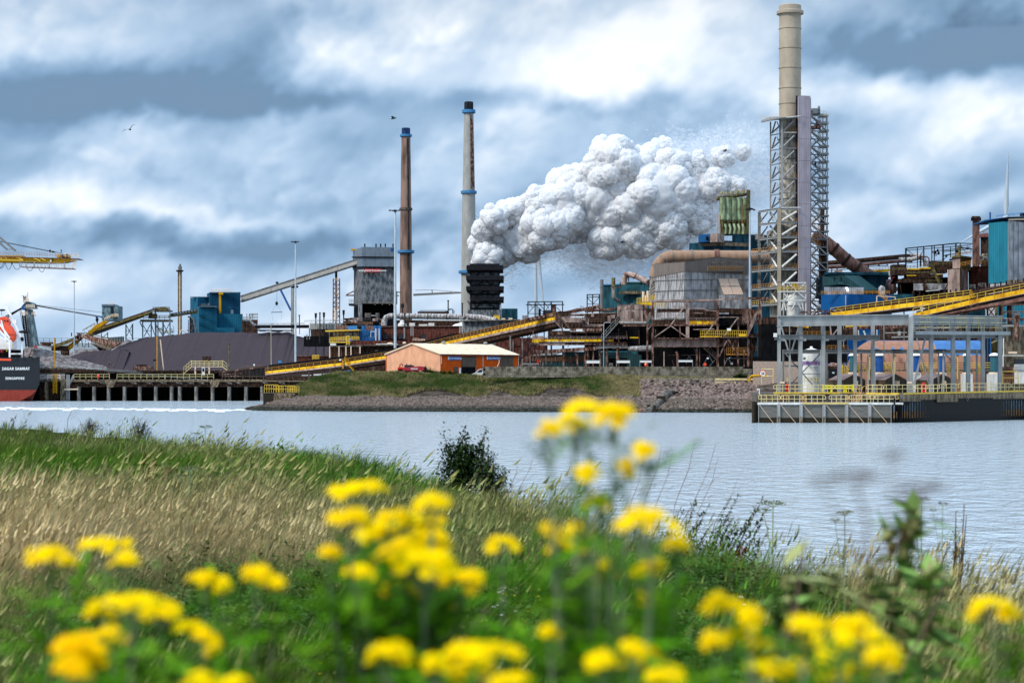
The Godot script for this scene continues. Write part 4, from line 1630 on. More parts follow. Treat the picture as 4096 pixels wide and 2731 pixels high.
func plant_front() -> void:
	var b := nb()
	crop(900,900,2.091)
	var P0 := v(335,1245,590)
	var P1 := v(980,1172,566)
	var P2 := v(1420,1105,548)
	crop(1800,900,2.091)
	var P3 := v(0,990,534)
	var P4 := v(880,792,496)
	T("long_conveyor","long sloping conveyor with yellow walkway and black hood rising behind the orange shed","conveyor",P0)
	belt_line([P0,P1,P2,P3],1.9,0.75,M.yellow,M.black,M.orange_rail,3.2,1.1,3.6)
	belt_line([P3,P4],1.4,0.75,M.yellow,M.rust_dark,M.orange_rail,1.6,1.6,3.6)
	crop(900,900,2.091)
	stair(M.crane_yellow,1075,1220,1000,1135,563)
	bars("post",M.orange_rail,565,[[985,1200,985,1130,14],[975,1180,1000,1130,8]])
	posts_down("support",M.concrete_dark,570,[[880,1195,16],[1085,1170,16],[1240,1150,14],[700,1220,12]])
	bars("roof_light",M.white,566,[[955,1128,970,1126,12]])
	crop(1950,1180,4.2)
	posts_down("support",M.concrete,503,[[382,680,26],[585,700,22],[1068,480,20],[430,760,20]])
	bars("brace",M.rust_dark,503,[[600,860,680,715,18]])
	bars("low_post",M.concrete_dark,515,[[740,660,600,860,16]])
	T("sinter_platform","rusty platform of crossing belts, stairs and yellow panels on brown columns","platform",v(1300,1200,488))
	bars("upper_gallery",M.rust,500,[[640,415,1290,300,46],[1270,305,1900,188,52],[1640,272,2200,232,40],[1150,345,1660,338,26]],3.0)
	bars("gallery_rib",M.brown_rail,497.5,[[1680,215,1700,255,8],[1800,240,1802,285,7],[1930,235,1932,280,7],[2070,225,2072,275,7],[1480,235,1620,190,7],[1300,285,1500,225,7],[1560,180,1585,190,8],[1710,180,1730,186,8]])
	bars("gallery_rail",M.rust,498,[[1640,225,1690,215,6],[1690,215,1700,250,6],[1180,320,1660,318,7],[1270,300,1620,300,5]])
	bars("tube",M.rust_pale,496,[[1200,385,1500,340,14],[1680,312,2150,296,12]])
	blocks("landing",M.rust_pale,492,[[1230,378,1580,420,1.2],[1285,420,1650,458,1.5]])
	blocks("landing_end",M.concrete,491,[[1585,372,1650,424,1.2]])
	rails(M.brown_rail,[[1190,380,1650,378,490,56],[1700,490,1960,490,489,90],[1700,405,1960,405,489.5,4]],0.8)
	stair(M.rust_pale,1265,590,1140,440,490,1.5)
	stair(M.brown_rail,1375,560,1185,335,489,0.3,0.6)
	stair(M.rust_pale,1700,495,1630,420,489,1.3,0.6)
	bars("pipe_run",M.rust_pale,493,[[1540,480,1640,490,22],[1600,510,1900,525,18],[1560,455,1700,470,16],[1720,500,1960,505,26]],1.0)
	blocks("machine",M.rust_dark,496,[[1660,330,1960,480,3],[1960,300,2200,470,3],[1300,455,1960,560,4]])
	blocks("cabinet",M.rust_pale,493,[[2025,345,2070,440,1],[2080,330,2140,390,1],[1745,320,1785,365,1]])
	blocks("side_plate",M.rust,488,[[1385,562,1490,604,0.4],[1600,562,1710,604,0.4],[1715,562,1815,604,0.4],[1820,560,1932,604,0.4]])
	blocks("pale_plate",M.white,487.8,[[1494,580,1600,604,0.4]])
	blocks("plate",M.rust_pale,488,[[1494,562,1600,579,0.4]])
	blocks("trough",M.rust_dark,487,[[1018,598,1385,680,2],[1385,610,1935,632,2.5]])
	bars("roller_shaft",M.rust,486,[[1170,640,1280,640,44],[1385,615,1660,628,12]])
	blocks("painted_belt_shade",M.black,494,[[1020,635,2352,745,4]])  # black block, the gloom under the belt put into its colour
	bars("roller_post",M.rust,486.5,[[1660,640,1660,740,14],[1500,640,1500,740,8],[1400,655,1400,735,8],[1590,700,1590,740,8],[1720,690,1720,740,8],[1800,690,1800,740,8]])
	blocks("end_drum_frame",M.rust_pale,485.5,[[755,688,940,742,2.5]])
	bars("horn",M.rust,485,[[765,690,765,610,14],[750,606,785,606,14]])
	var ypx := [745,800,862,935,1040,1180,1310,1430,1535,1640,1760,1850,1918]
	for i in ypx.size() - 1:
		blocks("yellow_panel",M.yellow,485,[[ypx[i] + 3,742,ypx[i + 1] - 3,800 if i < 2 else 782,0.12]])
	blocks("orange_panel",M.duct_rust,485.2,[[1965,745,2030,785,0.1]])
	blocks("yellow_panel",M.yellow,485.4,[[2035,745,2120,780,0.1]])
	rails(M.rust_pale,[[945,742,1960,742,484.9,44],[2000,742,2352,742,485.2,46]],0.9)
	blocks("girder",M.rust_pale,485,[[860,800,1300,846,1.0]])
	blocks("girder",M.rust,485.1,[[1302,795,2352,840,1.0]])
	blocks("girder_flange",M.rust_dark,484.8,[[860,786,2352,797,1.4]])
	bars("duct",M.rust,486,[[885,955,1830,895,58]],1.4)
	bars("duct",M.grey_shade,486,[[1822,885,2352,842,50]],1.4)
	bars("flange",M.rust_pale,485.2,[[1065,925,1068,960,6],[1420,900,1423,940,6],[1830,870,1833,915,6]])
	bars("trough_beam",M.duct_pale,490,[[2100,880,2352,870,50]],1.5)
	stair(M.grey_shade,1918,775,2235,420,484.5,1.5)
	stair(M.dark_steel,530,1115,770,830,483,1.3)
	blocks("stair_landing",M.concrete_dark,484,[[725,800,860,830,2]])
	for e in [[740,925,780,1030],[800,920,860,1030],[872,930,930,1000]]:
		b = nb()
		b.slab([v(e[0],e[1],484),v(e[2],e[1],484),v(e[2] - 18,e[3] - 30,484),v((e[0] + e[2]) / 2.0,e[3],484),v(e[0] + 10,e[3] - 30,484)],W(0,0,-1))
		put(b,"hopper",M.rust)
	bars("leg",M.rust,484,[[760,1010,805,1110,18],[823,1010,830,1195,22],[880,940,885,1195,20]])
	posts_down("column",M.rust,486,[[872,850,22],[985,850,26],[1078,850,20],[1278,850,26],[1510,960,30],[1640,880,36],[1690,920,30],[1775,900,24],[1700,840,20],[1890,900,30],[2010,860,30],[2180,880,34],[2205,560,16]])
	bars("knee_brace",M.rust,486,[[1290,1030,1330,960,14],[1500,1030,1460,960,14],[1350,870,1360,850,14]])
	bars("trestle",M.rust_dark,485,[[1295,1088,1500,1088,12],[1390,1090,1350,1195,22],[1390,1090,1440,1195,22]])
	blocks("dark_panel",M.black,489,[[1780,900,1870,1200,2],[1640,930,1780,1200,2]])
	blocks("bin",M.red,483,[[832,1085,858,1150,0.5]])
	T("striped_hall","low teal hall with a brown band under the rusty platform","hall",v(1200,1200,498))
	blocks("lower_wall",M.teal_green,498,[[640,1115,1640,1215,12]])
	blocks("band",M.wood_brown,497.9,[[640,1030,1640,1115,12]])
	blocks("upper_wall",M.teal_green,498,[[1300,950,1640,1030,12],[900,1000,1300,1030,12]])
	b = nb()
	b.slab([v(700,1018,497.5),v(1090,1012,497.5),v(1290,955,497.5),v(880,985,497.5)],W(0,0,-4))
	put(b,"roof",M.grey_paint)
	bars("rib",M.rust_pale,497.6,[[760,1030,760,1115,6],[1140,1030,1140,1115,6],[1400,1030,1400,1115,6],[660,1030,660,1200,8],[715,1030,715,1200,8],[850,1030,850,1200,6]])
	blocks("small_drum",M.grey_shade,497,[[920,1125,940,1190,0.5],[980,1125,1000,1190,0.5]])
	T("teal_shop","small teal workshop with dark doorway beneath the belts","workshop",v(2100,1200,496))
	blocks("wall",M.teal_green,496,[[1870,965,2420,1215,10]])
	b = nb()
	b.slab([v(2350,965,495.8),v(2590,1010,495.8),v(2590,1215,495.8),v(2350,1215,495.8)],W(0,0,-10))
	put(b,"side_wall",M.teal_green)
	blocks("doorway",M.black,495.8,[[2030,1058,2352,1215,0.4]])
	blocks("door_leaf",M.teal_clad,495.7,[[1985,1030,2026,1215,0.3]])
	bars("pipe",M.black,495.5,[[1995,1025,2210,1028,12],[2000,980,2010,1030,10],[2195,980,2200,1215,14],[2060,1060,2065,1080,30]])
	T("yellow_post_lamp","tall pale lamp post with a bent arm in front of the belts","lamp post",v(1953,1200,462),"")
	b = nb()
	b.pipe([v(1953,1215,462),v(1955,500,462),v(1960,472,462),v(1980,464,462),v(2060,458,462)],0.07,7)
	put(b,"pole",M.mast)
	b = nb()
	b.box(v(2045,466,461.8),v(2075,458,462.2))
	put(b,"head",M.grey_paint)
	crop(1950,1180,4.2)
	var bd := [[1660,1888,1092,1145,"white barrier board nearest the pale lamp post"],[2168,2395,1092,1140,"white barrier board in front of the teal workshop doorway"],[2560,2760,1092,1132,"white barrier board above a small orange warning figure"],[3205,3450,1085,1125,"white barrier board farthest from the teal workshop"]]
	for e in bd:
		T("barrier_board",e[4],"barrier",v(e[0],1200,440),"white barrier boards behind the wall")
		b = nb()
		b.box(v(e[0] + 4,e[2] + 8,440),v(e[1] - 4,e[3],440.1))
		put(b,"board",M.white)
		b = nb()
		b.bar(v(e[0],e[2] + 4,440),v(e[1],e[2] + 4,440),0.08)
		for x in [e[0],e[1]]: b.bar(v(x,e[2],440),v(x,1230,440),0.09)
		put(b,"frame",M.grey_paint)
	T("warning_figure","small round orange warning sign under a white barrier board","sign",v(2657,1190,439))
	b = nb()
	b.rod(v(2657,1156,439),v(2657,1156,438.9),0.32,14)
	put(b,"disc",M.boat_orange)
	b = nb()
	b.rod(v(2657,1156,438.9),v(2657,1156,438.88),0.16,12)
	put(b,"white_spot",M.white)
	b = nb()
	b.box(v(2638,1178,439),v(2680,1195,438.8))
	put(b,"plate",M.orange_wall)
	T("small_board","small pale notice frame on the wall near the lamp post","sign",v(2075,1200,440))
	b = nb()
	b.box(v(2042,1145,440),v(2108,1200,440.1))
	put(b,"frame",M.grey_paint)
	b = nb()
	b.box(v(2048,1152,439.9),v(2102,1200,440))
	put(b,"face",M.concrete_dark)
	crop(2480,1180,3.92)
	T("steel_building_frame","tall rusty building frame with crossed braces and a pale box girder","steel frame",v(1100,1110,482))
	posts_down("column",M.rust,482,[[430,455,26],[515,82,30],[1535,72,32],[1855,350,24],[1205,835,26],[1252,830,14],[2205,30,44],[2012,30,28],[1640,850,12],[1950,860,16],[2030,690,14]])
	bars("column",M.rust_pale,482,[[1062,95,1062,675,28]],0.8)
	bars("top_beam",M.rust_pale,482,[[500,92,1530,76,28]],0.6)
	bars("top_beam",M.rust_pale,482,[[1535,72,2005,50,28]],0.6)
	bars("top_beam",M.rust,483,[[2030,50,2352,48,30],[540,110,1520,100,10],[2230,85,2352,85,24]],0.6)
	bars("brace",M.rust_pale,481.5,[[1050,122,805,460,18],[798,482,545,658,16],[812,490,1050,660,16],[440,540,495,475,10]])
	bars("brace",M.rust,481.5,[[1690,690,1558,965,20],[1702,690,1842,960,20],[1510,815,1535,880,14]])
	bars("strut",M.rust_pale,481.4,[[1540,358,1332,640,16],[1855,350,1640,640,18],[1540,348,1858,345,10]])
	bars("mid_beam",M.rust,482,[[420,472,1560,470,24],[40,478,420,476,24]],0.7)
	bars("mid_beam",M.brown_rail,481.6,[[0,452,600,452,10],[540,445,620,465,10]])
	blocks("box_girder",M.rust_pale,482.3,[[538,682,1062,812,1.6],[1066,682,1532,808,1.6]])
	blocks("box_girder",M.rust,482.5,[[1536,690,1850,805,1.6]])
	bars("girder_flange",M.rust,482,[[535,678,1532,676,12],[925,685,1540,688,10],[535,815,1532,811,8]],2.0)
	b = nb()
	b.rod(v(130,845,486),v(510,832,485),0.62,12,0.75)
	put(b,"pale_duct",M.duct_white)
	blocks("yellow_panel",M.yellow,481.8,[[1082,408,1195,458,0.2],[1202,408,1300,458,0.2],[1306,408,1398,458,0.2]])
	blocks("orange_panel",M.orange_rail,481.8,[[1404,408,1515,458,0.2]])
	rails(M.rust_pale,[[1090,405,1530,405,481.9,48],[650,360,1045,360,483,95]],0.85)
	bars("white_deck",M.concrete,483,[[650,373,1045,373,24]],1.2)
	blocks("platform",M.rust_pale,481,[[1260,655,1590,664,2.0],[1590,660,1990,668,2.0]])
	rails(M.yellow_rail,[[1265,655,1860,655,480.8,98],[1860,650,1990,650,480.9,90]],0.45,0.07)
	blocks("yellow_kick_plate",M.yellow,480.7,[[1265,642,1600,658,0.08],[1870,610,1985,650,0.08]])
	blocks("sign_plate",M.white,480.9,[[1682,520,1744,568,0.08]])
	stair(M.rust_pale,2000,655,2135,360,481,1.2)
	stair(M.rust_pale,1530,1020,1320,825,483,1.3)
	bars("post",M.rust_pale,481,[[692,885,692,1115,16]])
	b = nb()
	b.pipe([v(905,1120,481),v(905,930,481),v(885,885,481)],0.28,8)
	put(b,"red_pipe",M.duct_rust)
	bars("red_pipe",M.duct_rust,484,[[745,942,900,940,12],[960,942,1220,938,10],[1220,938,1530,938,8],[820,1020,850,1110,14],[1740,860,1745,985,8]])
	bars("trestle",M.grey_shade,483,[[1690,990,1635,1110,14],[1700,990,1745,1070,14],[1385,960,1300,1110,12],[1400,950,1460,1060,12],[1490,1020,1410,1110,10],[1640,990,1990,995,6],[1160,830,1200,910,12],[1085,945,1040,1080,8],[1085,945,1120,1010,8]])
	bars("white_patch",M.white,482,[[1365,992,1395,992,20],[1715,985,1730,985,10]])  # two small plain white bars on the frame
	b = nb()
	b.rod(v(1335,1085,481),v(1335,1085,480.6),0.4,12)
	put(b,"orange_drum",M.boat_orange)
	blocks("feed_box",M.grey_paint,480.5,[[1740,1058,1775,1090,0.4]])
	T("machinery_hall","dark interior of conveyors and machines behind the rusty frame","machinery",v(1300,1110,496))
	blocks("dark_backing",M.black,500,[[300,480,2100,1160,6]])  # black box stands in for the dark interior, shade put into colour
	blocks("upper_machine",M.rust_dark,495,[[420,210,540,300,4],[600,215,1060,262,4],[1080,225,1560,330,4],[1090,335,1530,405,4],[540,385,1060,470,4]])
	blocks("dark_backing",M.black,498.5,[[1080,300,2000,480,5],[-550,290,310,870,3]])  # more black sheets painted as gloom behind belts and cabins
	bars("inner_pipe",M.rust_pale,494,[[830,180,1340,215,14],[1330,235,1750,270,14],[1150,540,1480,530,14],[1160,280,1300,285,8]])
	bars("inner_pipe",M.rust,494,[[560,545,560,650,10],[690,640,690,665,8],[940,480,945,660,20],[300,560,305,790,14],[100,560,110,660,8],[1000,430,1000,455,30]])
	blocks("painted_gap_light",M.yellow,496,[[155,655,290,678,0.3]])  # solid yellow bar painted as light through a gap
	rails(M.orange_rail,[[1670,915,2000,915,492,90],[2100,880,2352,880,492,65]],0.5,0.06,2)
	blocks("beam",M.orange_rail,492,[[1670,918,2000,940,0.5]])
	blocks("beam",M.rust,488,[[2010,605,2352,660,1.5]])
	b = nb()
	b.slab([v(2080,670,489),v(2155,670,489),v(2130,860,489),v(2060,1110,489),v(1990,1110,489),v(2050,850,489)],W(0,0,-1.2))
	put(b,"hanging_chute",M.rust_dark)
	T("control_cabin","pinkish grey steel cabins stepped on the rusty platform","cabin",v(180,410,484))
	blocks("cabin_wall",M.rust_pale,484,[[20,232,360,412,4],[238,150,358,224,3.5],[0,168,104,236,3]])
	blocks("cabin_side",M.rust,484.3,[[360,235,425,412,3.5],[358,150,422,224,3]])
	blocks("door",M.brick_pale,483.9,[[168,258,222,356,0.1]])
	bars("seam",M.rust,483.9,[[70,240,70,405,3],[130,240,130,405,3],[265,240,265,405,3],[310,240,310,405,3]])
	bars("roof_pipe",M.rust,484.5,[[100,195,235,190,8],[105,215,240,212,8],[180,130,180,200,22],[130,150,240,140,10]])
	blocks("white_sill",M.white_paint,483.5,[[0,412,416,438,1.0]])
	blocks("beam",M.concrete,483.8,[[40,440,416,455,1.0]])
	rails(M.brown_rail,[[10,438,416,436,483.3,70]],0.8)
	stair(M.rust_pale,425,430,480,345,482.5,1.2,0.8)
	rails(M.rust,[[480,370,640,378,482.2,95]],0.5)
	T("pale_cabin","pale stepped cabin on the rusty platform nearest the teal hall","cabin",v(60,400,485))
	crop(1950,1180,4.2)
	blocks("cabin_wall",M.rust_pale,487,[[2195,165,2262,360,3],[2250,240,2420,435,3],[2262,170,2440,240,3]])
	blocks("roof",M.concrete,486.8,[[2190,158,2345,168,3.2]])
	crop(2480,1180,3.92)
	T("rusty_containers","row of dark rusty container boxes above the yellow railed platform","container",v(1900,450,486))
	blocks("box",M.rust_dark,486,[[1740,212,1925,300,4],[1560,205,1740,262,4]])
	blocks("box",M.rust,485.5,[[1930,212,2075,450,4],[2080,225,2195,345,3]])
	bars("rib",M.rust_pale,485.3,[[1950,220,1950,440,4],[1985,220,1985,440,4],[2020,220,2020,440,4],[2055,220,2055,440,4]])
	rails(M.brown_rail,[[1880,470,2352,470,482,120]],0.9,0.05,2)
	blocks("ledge",M.rust,482.5,[[2150,385,2352,465,2]])
	crop(1950,1180,4.2)
	T("brown_store","plain dark brown store wall beneath the long sloping conveyor","building",v(500,1200,575))
	blocks("wall",M.brick,575,[[130,716,1010,1230,8]])
	blocks("seam",M.rust_dark,574.8,[[430,850,590,856,0.2],[425,740,445,940,0.3]])
	crop(3080,1250,3.485)
	T("rear_machinery","dark rusty machinery with orange rails and tubes seen through the grey gantry","machinery",v(600,550,470))
	blocks("dark_backing",M.black,476,[[-120,160,1080,700,6]])  # black backdrop painted as the darkness between the machines
	blocks("dark_backing",M.rust_dark,478,[[-60,60,900,240,4]])
	bars("drum",M.rust_dark,470,[[460,225,720,225,50]])
	bars("yellow_beam",M.yellow,468,[[270,175,540,205,22],[460,195,540,190,16]])
	bars("yellow_beam",M.yellow,455,[[1060,192,1420,172,20]])
	bars("tube",M.rust,456,[[1060,215,1620,205,40]])
	rails(M.orange_rail,[[465,320,845,320,467,56],[270,200,460,205,467,40],[800,520,1100,520,462,60],[470,100,840,100,468,60]],1.0,0.06,1)
	bars("brace",M.rust_pale,468,[[880,315,990,170,14],[560,200,640,140,12],[1030,150,1030,480,10],[840,160,860,320,16],[1040,300,1070,170,10]])
	blocks("platform",M.rust,467.5,[[465,320,845,330,2]])
	bars("slope_tube",M.rust_dark,469,[[180,240,440,250,60]])
	T("pale_clutter","pale pipes and frames glimpsed beneath the sloping belts behind the gantry","pipework",v(1500,360,460))
	bars("post",M.white_paint,452,[[1235,245,1245,370,14],[1310,250,1335,320,20],[1300,365,1420,360,10],[1495,230,1497,320,12]])
	bars("beam",M.rust,452,[[1630,210,1632,370,40],[1550,240,1555,360,8],[1690,300,1700,240,8]])
	blocks("dark_block",M.rust_dark,458,[[1000,225,1240,345,3],[1700,260,2000,340,3],[1340,330,1700,372,2]])
	blocks("blue_strip",M.blue_wall,462,[[1200,270,1500,375,0.5],[1500,230,1700,375,0.5]])
# ---------- the tall stack in its lattice ----------
func stack_tower() -> void:
	var b := nb()
	var d := 560.0
	crop(2900,0,1.255)
	var o := v(328,0,d)
	o.y = 7.9
	var r := ln(54.5,d)
	T("tall_stack","tall beige banded steel stack rising out of a lattice tower","stack",o)
	b = nb()
	var y := func(q: float) -> float: return hy(q,d) - 7.9
	var cuts := [1120,1000,900,800,700,600,521,443,342,243,144,70]
	b.lathe(o,[Vector2(r,0),Vector2(r,y.call(1120))],40)
	put(b,"shaft_section",M.vessel)
	for i in cuts.size() - 1:
		b = nb()
		b.lathe(o,[Vector2(r,y.call(cuts[i])),Vector2(r,y.call(cuts[i + 1]))],40)
		put(b,"shaft_section",M.vessel if cuts[i] > 600 else M.stack_beige)
		b = nb()
		b.lathe(o,[Vector2(r,y.call(cuts[i]) - 0.15),Vector2(r + 0.16,y.call(cuts[i]) - 0.12),Vector2(r + 0.16,y.call(cuts[i]) + 0.12),Vector2(r,y.call(cuts[i]) + 0.15)],40)
		put(b,"band",M.stack_beige if cuts[i] < 600 else M.concrete)
	b = nb()
	b.lathe(o,[Vector2(r,y.call(76)),Vector2(r*1.24,y.call(71)),Vector2(r*1.24,y.call(57)),Vector2(r*1.02,y.call(52)),Vector2(r*1.02,y.call(30)),Vector2(r*0.95,y.call(26)),Vector2(r*0.85,y.call(27)),Vector2(r*0.85,y.call(60)),Vector2(0,y.call(60))],40)
	put(b,"crown",M.stack_beige)
	crop(2950,800,3.409)
	b = nb()
	var r2 := ln(186,d)
	var y2 := func(q: float) -> float: return hy(q,d) - 7.9
	var o2 := W(hx(630,d),7.9,-d)
	b.lathe(o2,[Vector2(r2,0),Vector2(r2,y2.call(610)),Vector2(r2*1.06,y2.call(606)),Vector2(r2,y2.call(600)),Vector2(r2*0.98,y2.call(470)),Vector2(r2*0.6,y2.call(330))],36)
	put(b,"lower_vessel",M.vessel)
	for q in [640,730,850,980,1090]:
		b = nb()
		b.lathe(o2,[Vector2(r2,y2.call(q + 4)),Vector2(r2 + 0.15,y2.call(q + 3)),Vector2(r2 + 0.15,y2.call(q - 3)),Vector2(r2,y2.call(q - 4))],36)
		put(b,"band",M.concrete)
	b = nb()
	b.rod(v(718,455,d - r2 - 0.6),v(700,457,d - r2 - 2.6),0.62,18)
	put(b,"round_hatch",M.white_paint)
	b = nb()
	b.box(v(440,410,d - 2),v(560,640,d + 4))
	put(b,"side_duct",M.vessel)
	crop(2900,0,1.255)
	T("lift_shaft","tall mauve grey ribbed shaft standing against the beige stack","tower",W(hx(395,548),7.9,-548))
	b = nb()
	var A := p2(372,549)
	var C := p2(429,550)
	var n := 13
	for k in n:
		b = nb()
		var ya := lerpf(7.9,hy(478,549),float(k) / n) + 0.03
		var yb := lerpf(7.9,hy(478,549),float(k + 1) / n) - 0.03
		b.prism([A,C,C + Vector2(1.2,-6.2),p2(361,555)],ya,yb)
		put(b,"casing",M.mauve)
	b = nb()
	b.prism([A + Vector2(0.6,-0.4),C + Vector2(-0.4,-0.4),C + Vector2(0.8,-5.8),p2(363,554)],7.9,hy(482,549))
	put(b,"core",M.grey_shade)
	for e in [[361.5,554],[365.5,552.3]]:
		b = nb()
		b.rod(W(hx(e[0],e[1]) - 0.12,8,-e[1]),W(hx(e[0],e[1]) - 0.12,hy(480,e[1]),-e[1]),0.17,6)
		put(b,"cable_run",M.dark_steel)
	b = nb()
	for k in 60:
		var yy := 12.0 + k*1.12
		b.box(W(hx(361,553) - 0.25,yy,-552.6),W(hx(366,553) - 0.1,yy + 0.3,-553))
	put(b,"cable_clips",M.dark_steel,null,"","stuff")
	crop(2950,800,3.409)
	b = nb()
	b.bar(v(905,490,548.8),v(1003,490,548.8),0.15,0.2)
	b.bar(v(884,440,548.8),v(884,1120,548.8),0.1,0.1)
	put(b,"flashing",M.grey_paint)
	var dn := 551.0
	var df := 563.0
	crop(2950,380,3.267)
	T("stack_lattice","pale grey steel lattice with platforms wrapped round the beige stack","lattice tower",W(hx(500,dn),7.9,-dn))
	b = nb()
	for e in [[585,dn,26,300,1480],[436,df,18,350,1500]]:
		b = nb()
		b.ibeam(v(e[0],e[3],e[1]),v(e[0],e[4],e[1]),ln(e[2],e[1]),ln(e[2],e[1]),0.22)
		put(b,"column",M.grey_paint)
	var lv := [298,500,700,890,1095,1285,1475]
	for k in lv.size():
		var q: float = lv[k]
		if k > 0:
			b = nb()
			b.bar(v(590,q - 8,dn),v(775,q - 6,dn),0.3,0.28)
			b.bar(v(436,q + 26,df),v(560,q + 4,dn),0.3,0.26)
			put(b,"ring_beam",M.grey_shade)
		if k < lv.size() - 1:
			var q2: float = lv[k + 1]
			b = nb()
			b.rod(v(608,q2 - 34,dn),v(745,q + 30,dn),0.26,6)
			put(b,"brace",M.grey_paint)
			b = nb()
			b.rod(v(455,q2 - 5,df - 2),v(500,q + 50,df - 6),0.22,6)
			b.rod(v(455,q2 - 5,df - 2),v(548,q + 110,dn + 2),0.22,6)
			put(b,"brace",M.grey_shade)
			b = nb()
			b.rod(v(520,q + 50,df - 7),v(575,q2 - 10,dn),0.15,6)
			put(b,"brace",M.grey_paint)
	b = nb()
	b.slab([v(312,335,566),v(318,345,552),v(560,292,548.5),v(775,282,550),v(740,275,565),v(420,285,572)],W(0,-0.35,0))
	put(b,"top_platform",M.grey_shade)
	rails(M.trim_pale,[[314,340,548,290,553,58,548.5],[314,325,340,318,566,45,570]],1.2,0.05,1)
	b = nb()
	b.bar(v(640,292,548.3),v(830,270,548.3),0.2)
	b.bar(v(575,1472,548.3),v(835,1466,548.3),0.2)
	put(b,"tie",M.white_paint)
	rails(M.orange_rail,[[610,480,770,482,552,50],[510,490,560,485,556,40],[740,680,772,680,552.5,55],[735,1085,772,1085,552.5,55]],1.2,0.06,1)
	bars("platform_edge",M.white_paint,551,[[605,490,772,490,8]],1.0)
	crop(2950,800,3.409)
	for e in [[571,dn,46,118,1420,545],[300,df,36,160,760,575],[815,553,18,110,1450,553]]:
		b = nb()
		b.ibeam(v(e[0],e[3],e[1]),W(hx(e[0],e[1]),7.9 if e[0] != 300 else 7.9,-e[1]),ln(e[2],e[1]),ln(e[2],e[1]),0.2)
		put(b,"column",M.stack_beige if e[0] == 571 else M.grey_shade)
		for q in [570,607,1108]:
			b = nb()
			b.bar(v(e[0],q - 5,e[1]),v(e[0],q + 5,e[1]),ln(e[2]*1.25,e[1]))
			if e[0] != 815: put(b,"splice_plate",M.grey_paint)
	var dk := [[118,160],[308,338],[505,540],[700,738],[942,975],[1196,1222],[1418,1440]]
	for k in dk.size():
		var q: float = dk[k][0]
		var ql: float = dk[k][1]
		b = nb()
		var xl := 295.0 if k < 3 else 200.0
		b.ibeam(v(550,q,dn),v(820,q,dn),0.5,0.6,0.2)
		put(b,"deck_beam",M.grey_paint)
		b = nb()
		b.ibeam(v(xl,ql,df),v(560,q,dn),0.5,0.6,0.2)
		put(b,"deck_beam",M.grey_paint)
		if k > 0:
			b = nb()
			b.slab([v(xl,ql - 6,df),v(560,q - 8,dn),v(815,q - 8,dn),v(800,q - 12,dn + 3)],W(0,-0.2,0))
			put(b,"deck_plate",M.grey_shade)
			rails(M.orange_rail if k != 6 else M.yellow_rail,[[598,q - 8,812,q - 8,dn + 0.2,58],[xl,ql - 8,552,q - 8,df - 0.5,58,dn + 0.3]] if k > 2 else [[598,q - 8,812,q - 8,dn + 0.2,58]],1.1,0.07,1)
		if k < 6:
			var q2: float = dk[k + 1][0]
			b = nb()
			b.rod(v(612,q2 - 32,dn - 0.3),v(812,q + 40,dn - 0.3),0.3,8)
			put(b,"brace",M.white_paint)
			b = nb()
			b.rod(v(452,q + 48,df - 5),v(545,q2 - 26,dn),0.27,8)
			put(b,"brace",M.white_paint if k > 1 else M.grey_paint)
			b = nb()
			b.rod(v(540,q + 30,dn + 1),v(425,dk[k + 1][1] - 40,df - 4),0.24,8)
			b.rod(v(308,dk[k + 1][1] - 30,df),v(415,q + 50,df + 1),0.22,8)
			put(b,"brace",M.grey_shade)
	b = nb()
	b.rod(v(640,160,dn - 0.3),v(765,280,dn - 0.3),0.2,6)
	b.rod(v(300,180,df),v(350,320,df),0.2,6)
	b.rod(v(440,165,df - 4),v(490,280,df - 6),0.2,6)
	put(b,"brace",M.white_paint)
	b = nb()
	for x in [637,682]: b.rod(v(x,600,dn),v(x,640,dn),0.14,6)
	put(b,"vent_stub",M.white_paint)
	T("hopper_stand","white steel stand with yellow railings holding a white cone hopper","hopper",v(800,1500,538))
	var ds := 540.0
	for e in [[590,1250,14],[684,1130,18],[935,1130,16],[640,1140,12],[575,1250,14]]:
		b = nb()
		b.ibeam(v(e[0],e[1],ds if e[0] > 650 else ds + 4),W(hx(e[0],ds),7.9,-ds - (0.0 if e[0] > 650 else 4.0)),ln(e[2],ds),ln(e[2],ds),0.2)
		put(b,"column",M.white_paint)
	for e in [[615,1128,938,1126],[548,1248,940,1244],[585,1372,940,1366]]:
		b = nb()
		b.bar(v(e[0],e[1],ds - 0.3),v(e[2],e[3],ds - 0.3),0.35,0.35)
		put(b,"beam",M.white_paint)
	rails(M.yellow_rail,[[548,1246,680,1240,ds - 0.4,64],[690,1240,935,1238,ds - 0.4,64],[740,1200,820,1198,ds + 3,60]],0.9,0.09,2)
	for e in [[805,1255,700,1345],[825,1255,930,1345],[635,1385,610,1505],[640,1385,665,1505],[798,1395,745,1495],[825,1395,875,1490],[640,1260,675,1330],[695,1135,805,1225],[930,1140,830,1220],[885,1380,905,1500]]:
		b = nb()
		b.rod(v(e[0],e[1],ds - 0.2),v(e[2],e[3],ds - 0.2),0.2,6)
		put(b,"brace",M.white_paint)
	b = nb()
	var oh := W(hx(790,ds + 4),7.9,-ds - 4)
	var rh := ln(105,ds)
	b.lathe(oh,[Vector2(rh,0),Vector2(rh,hy(1440,ds) - 7.9),Vector2(rh*1.15,hy(1430,ds) - 7.9),Vector2(rh*0.9,hy(1330,ds) - 7.9),Vector2(rh*0.75,hy(1260,ds) - 7.9),Vector2(rh*1.2,hy(1240,ds) - 7.9)],28)
	put(b,"cone",M.white_paint)
	crop(2950,380,3.267)
	var d1 := 556.0
	var d2 := 566.0
	T("stair_lattice","open steel lattice stair tower beside the mauve shaft","stair tower",W(hx(1070,d1),7.9,-d1))
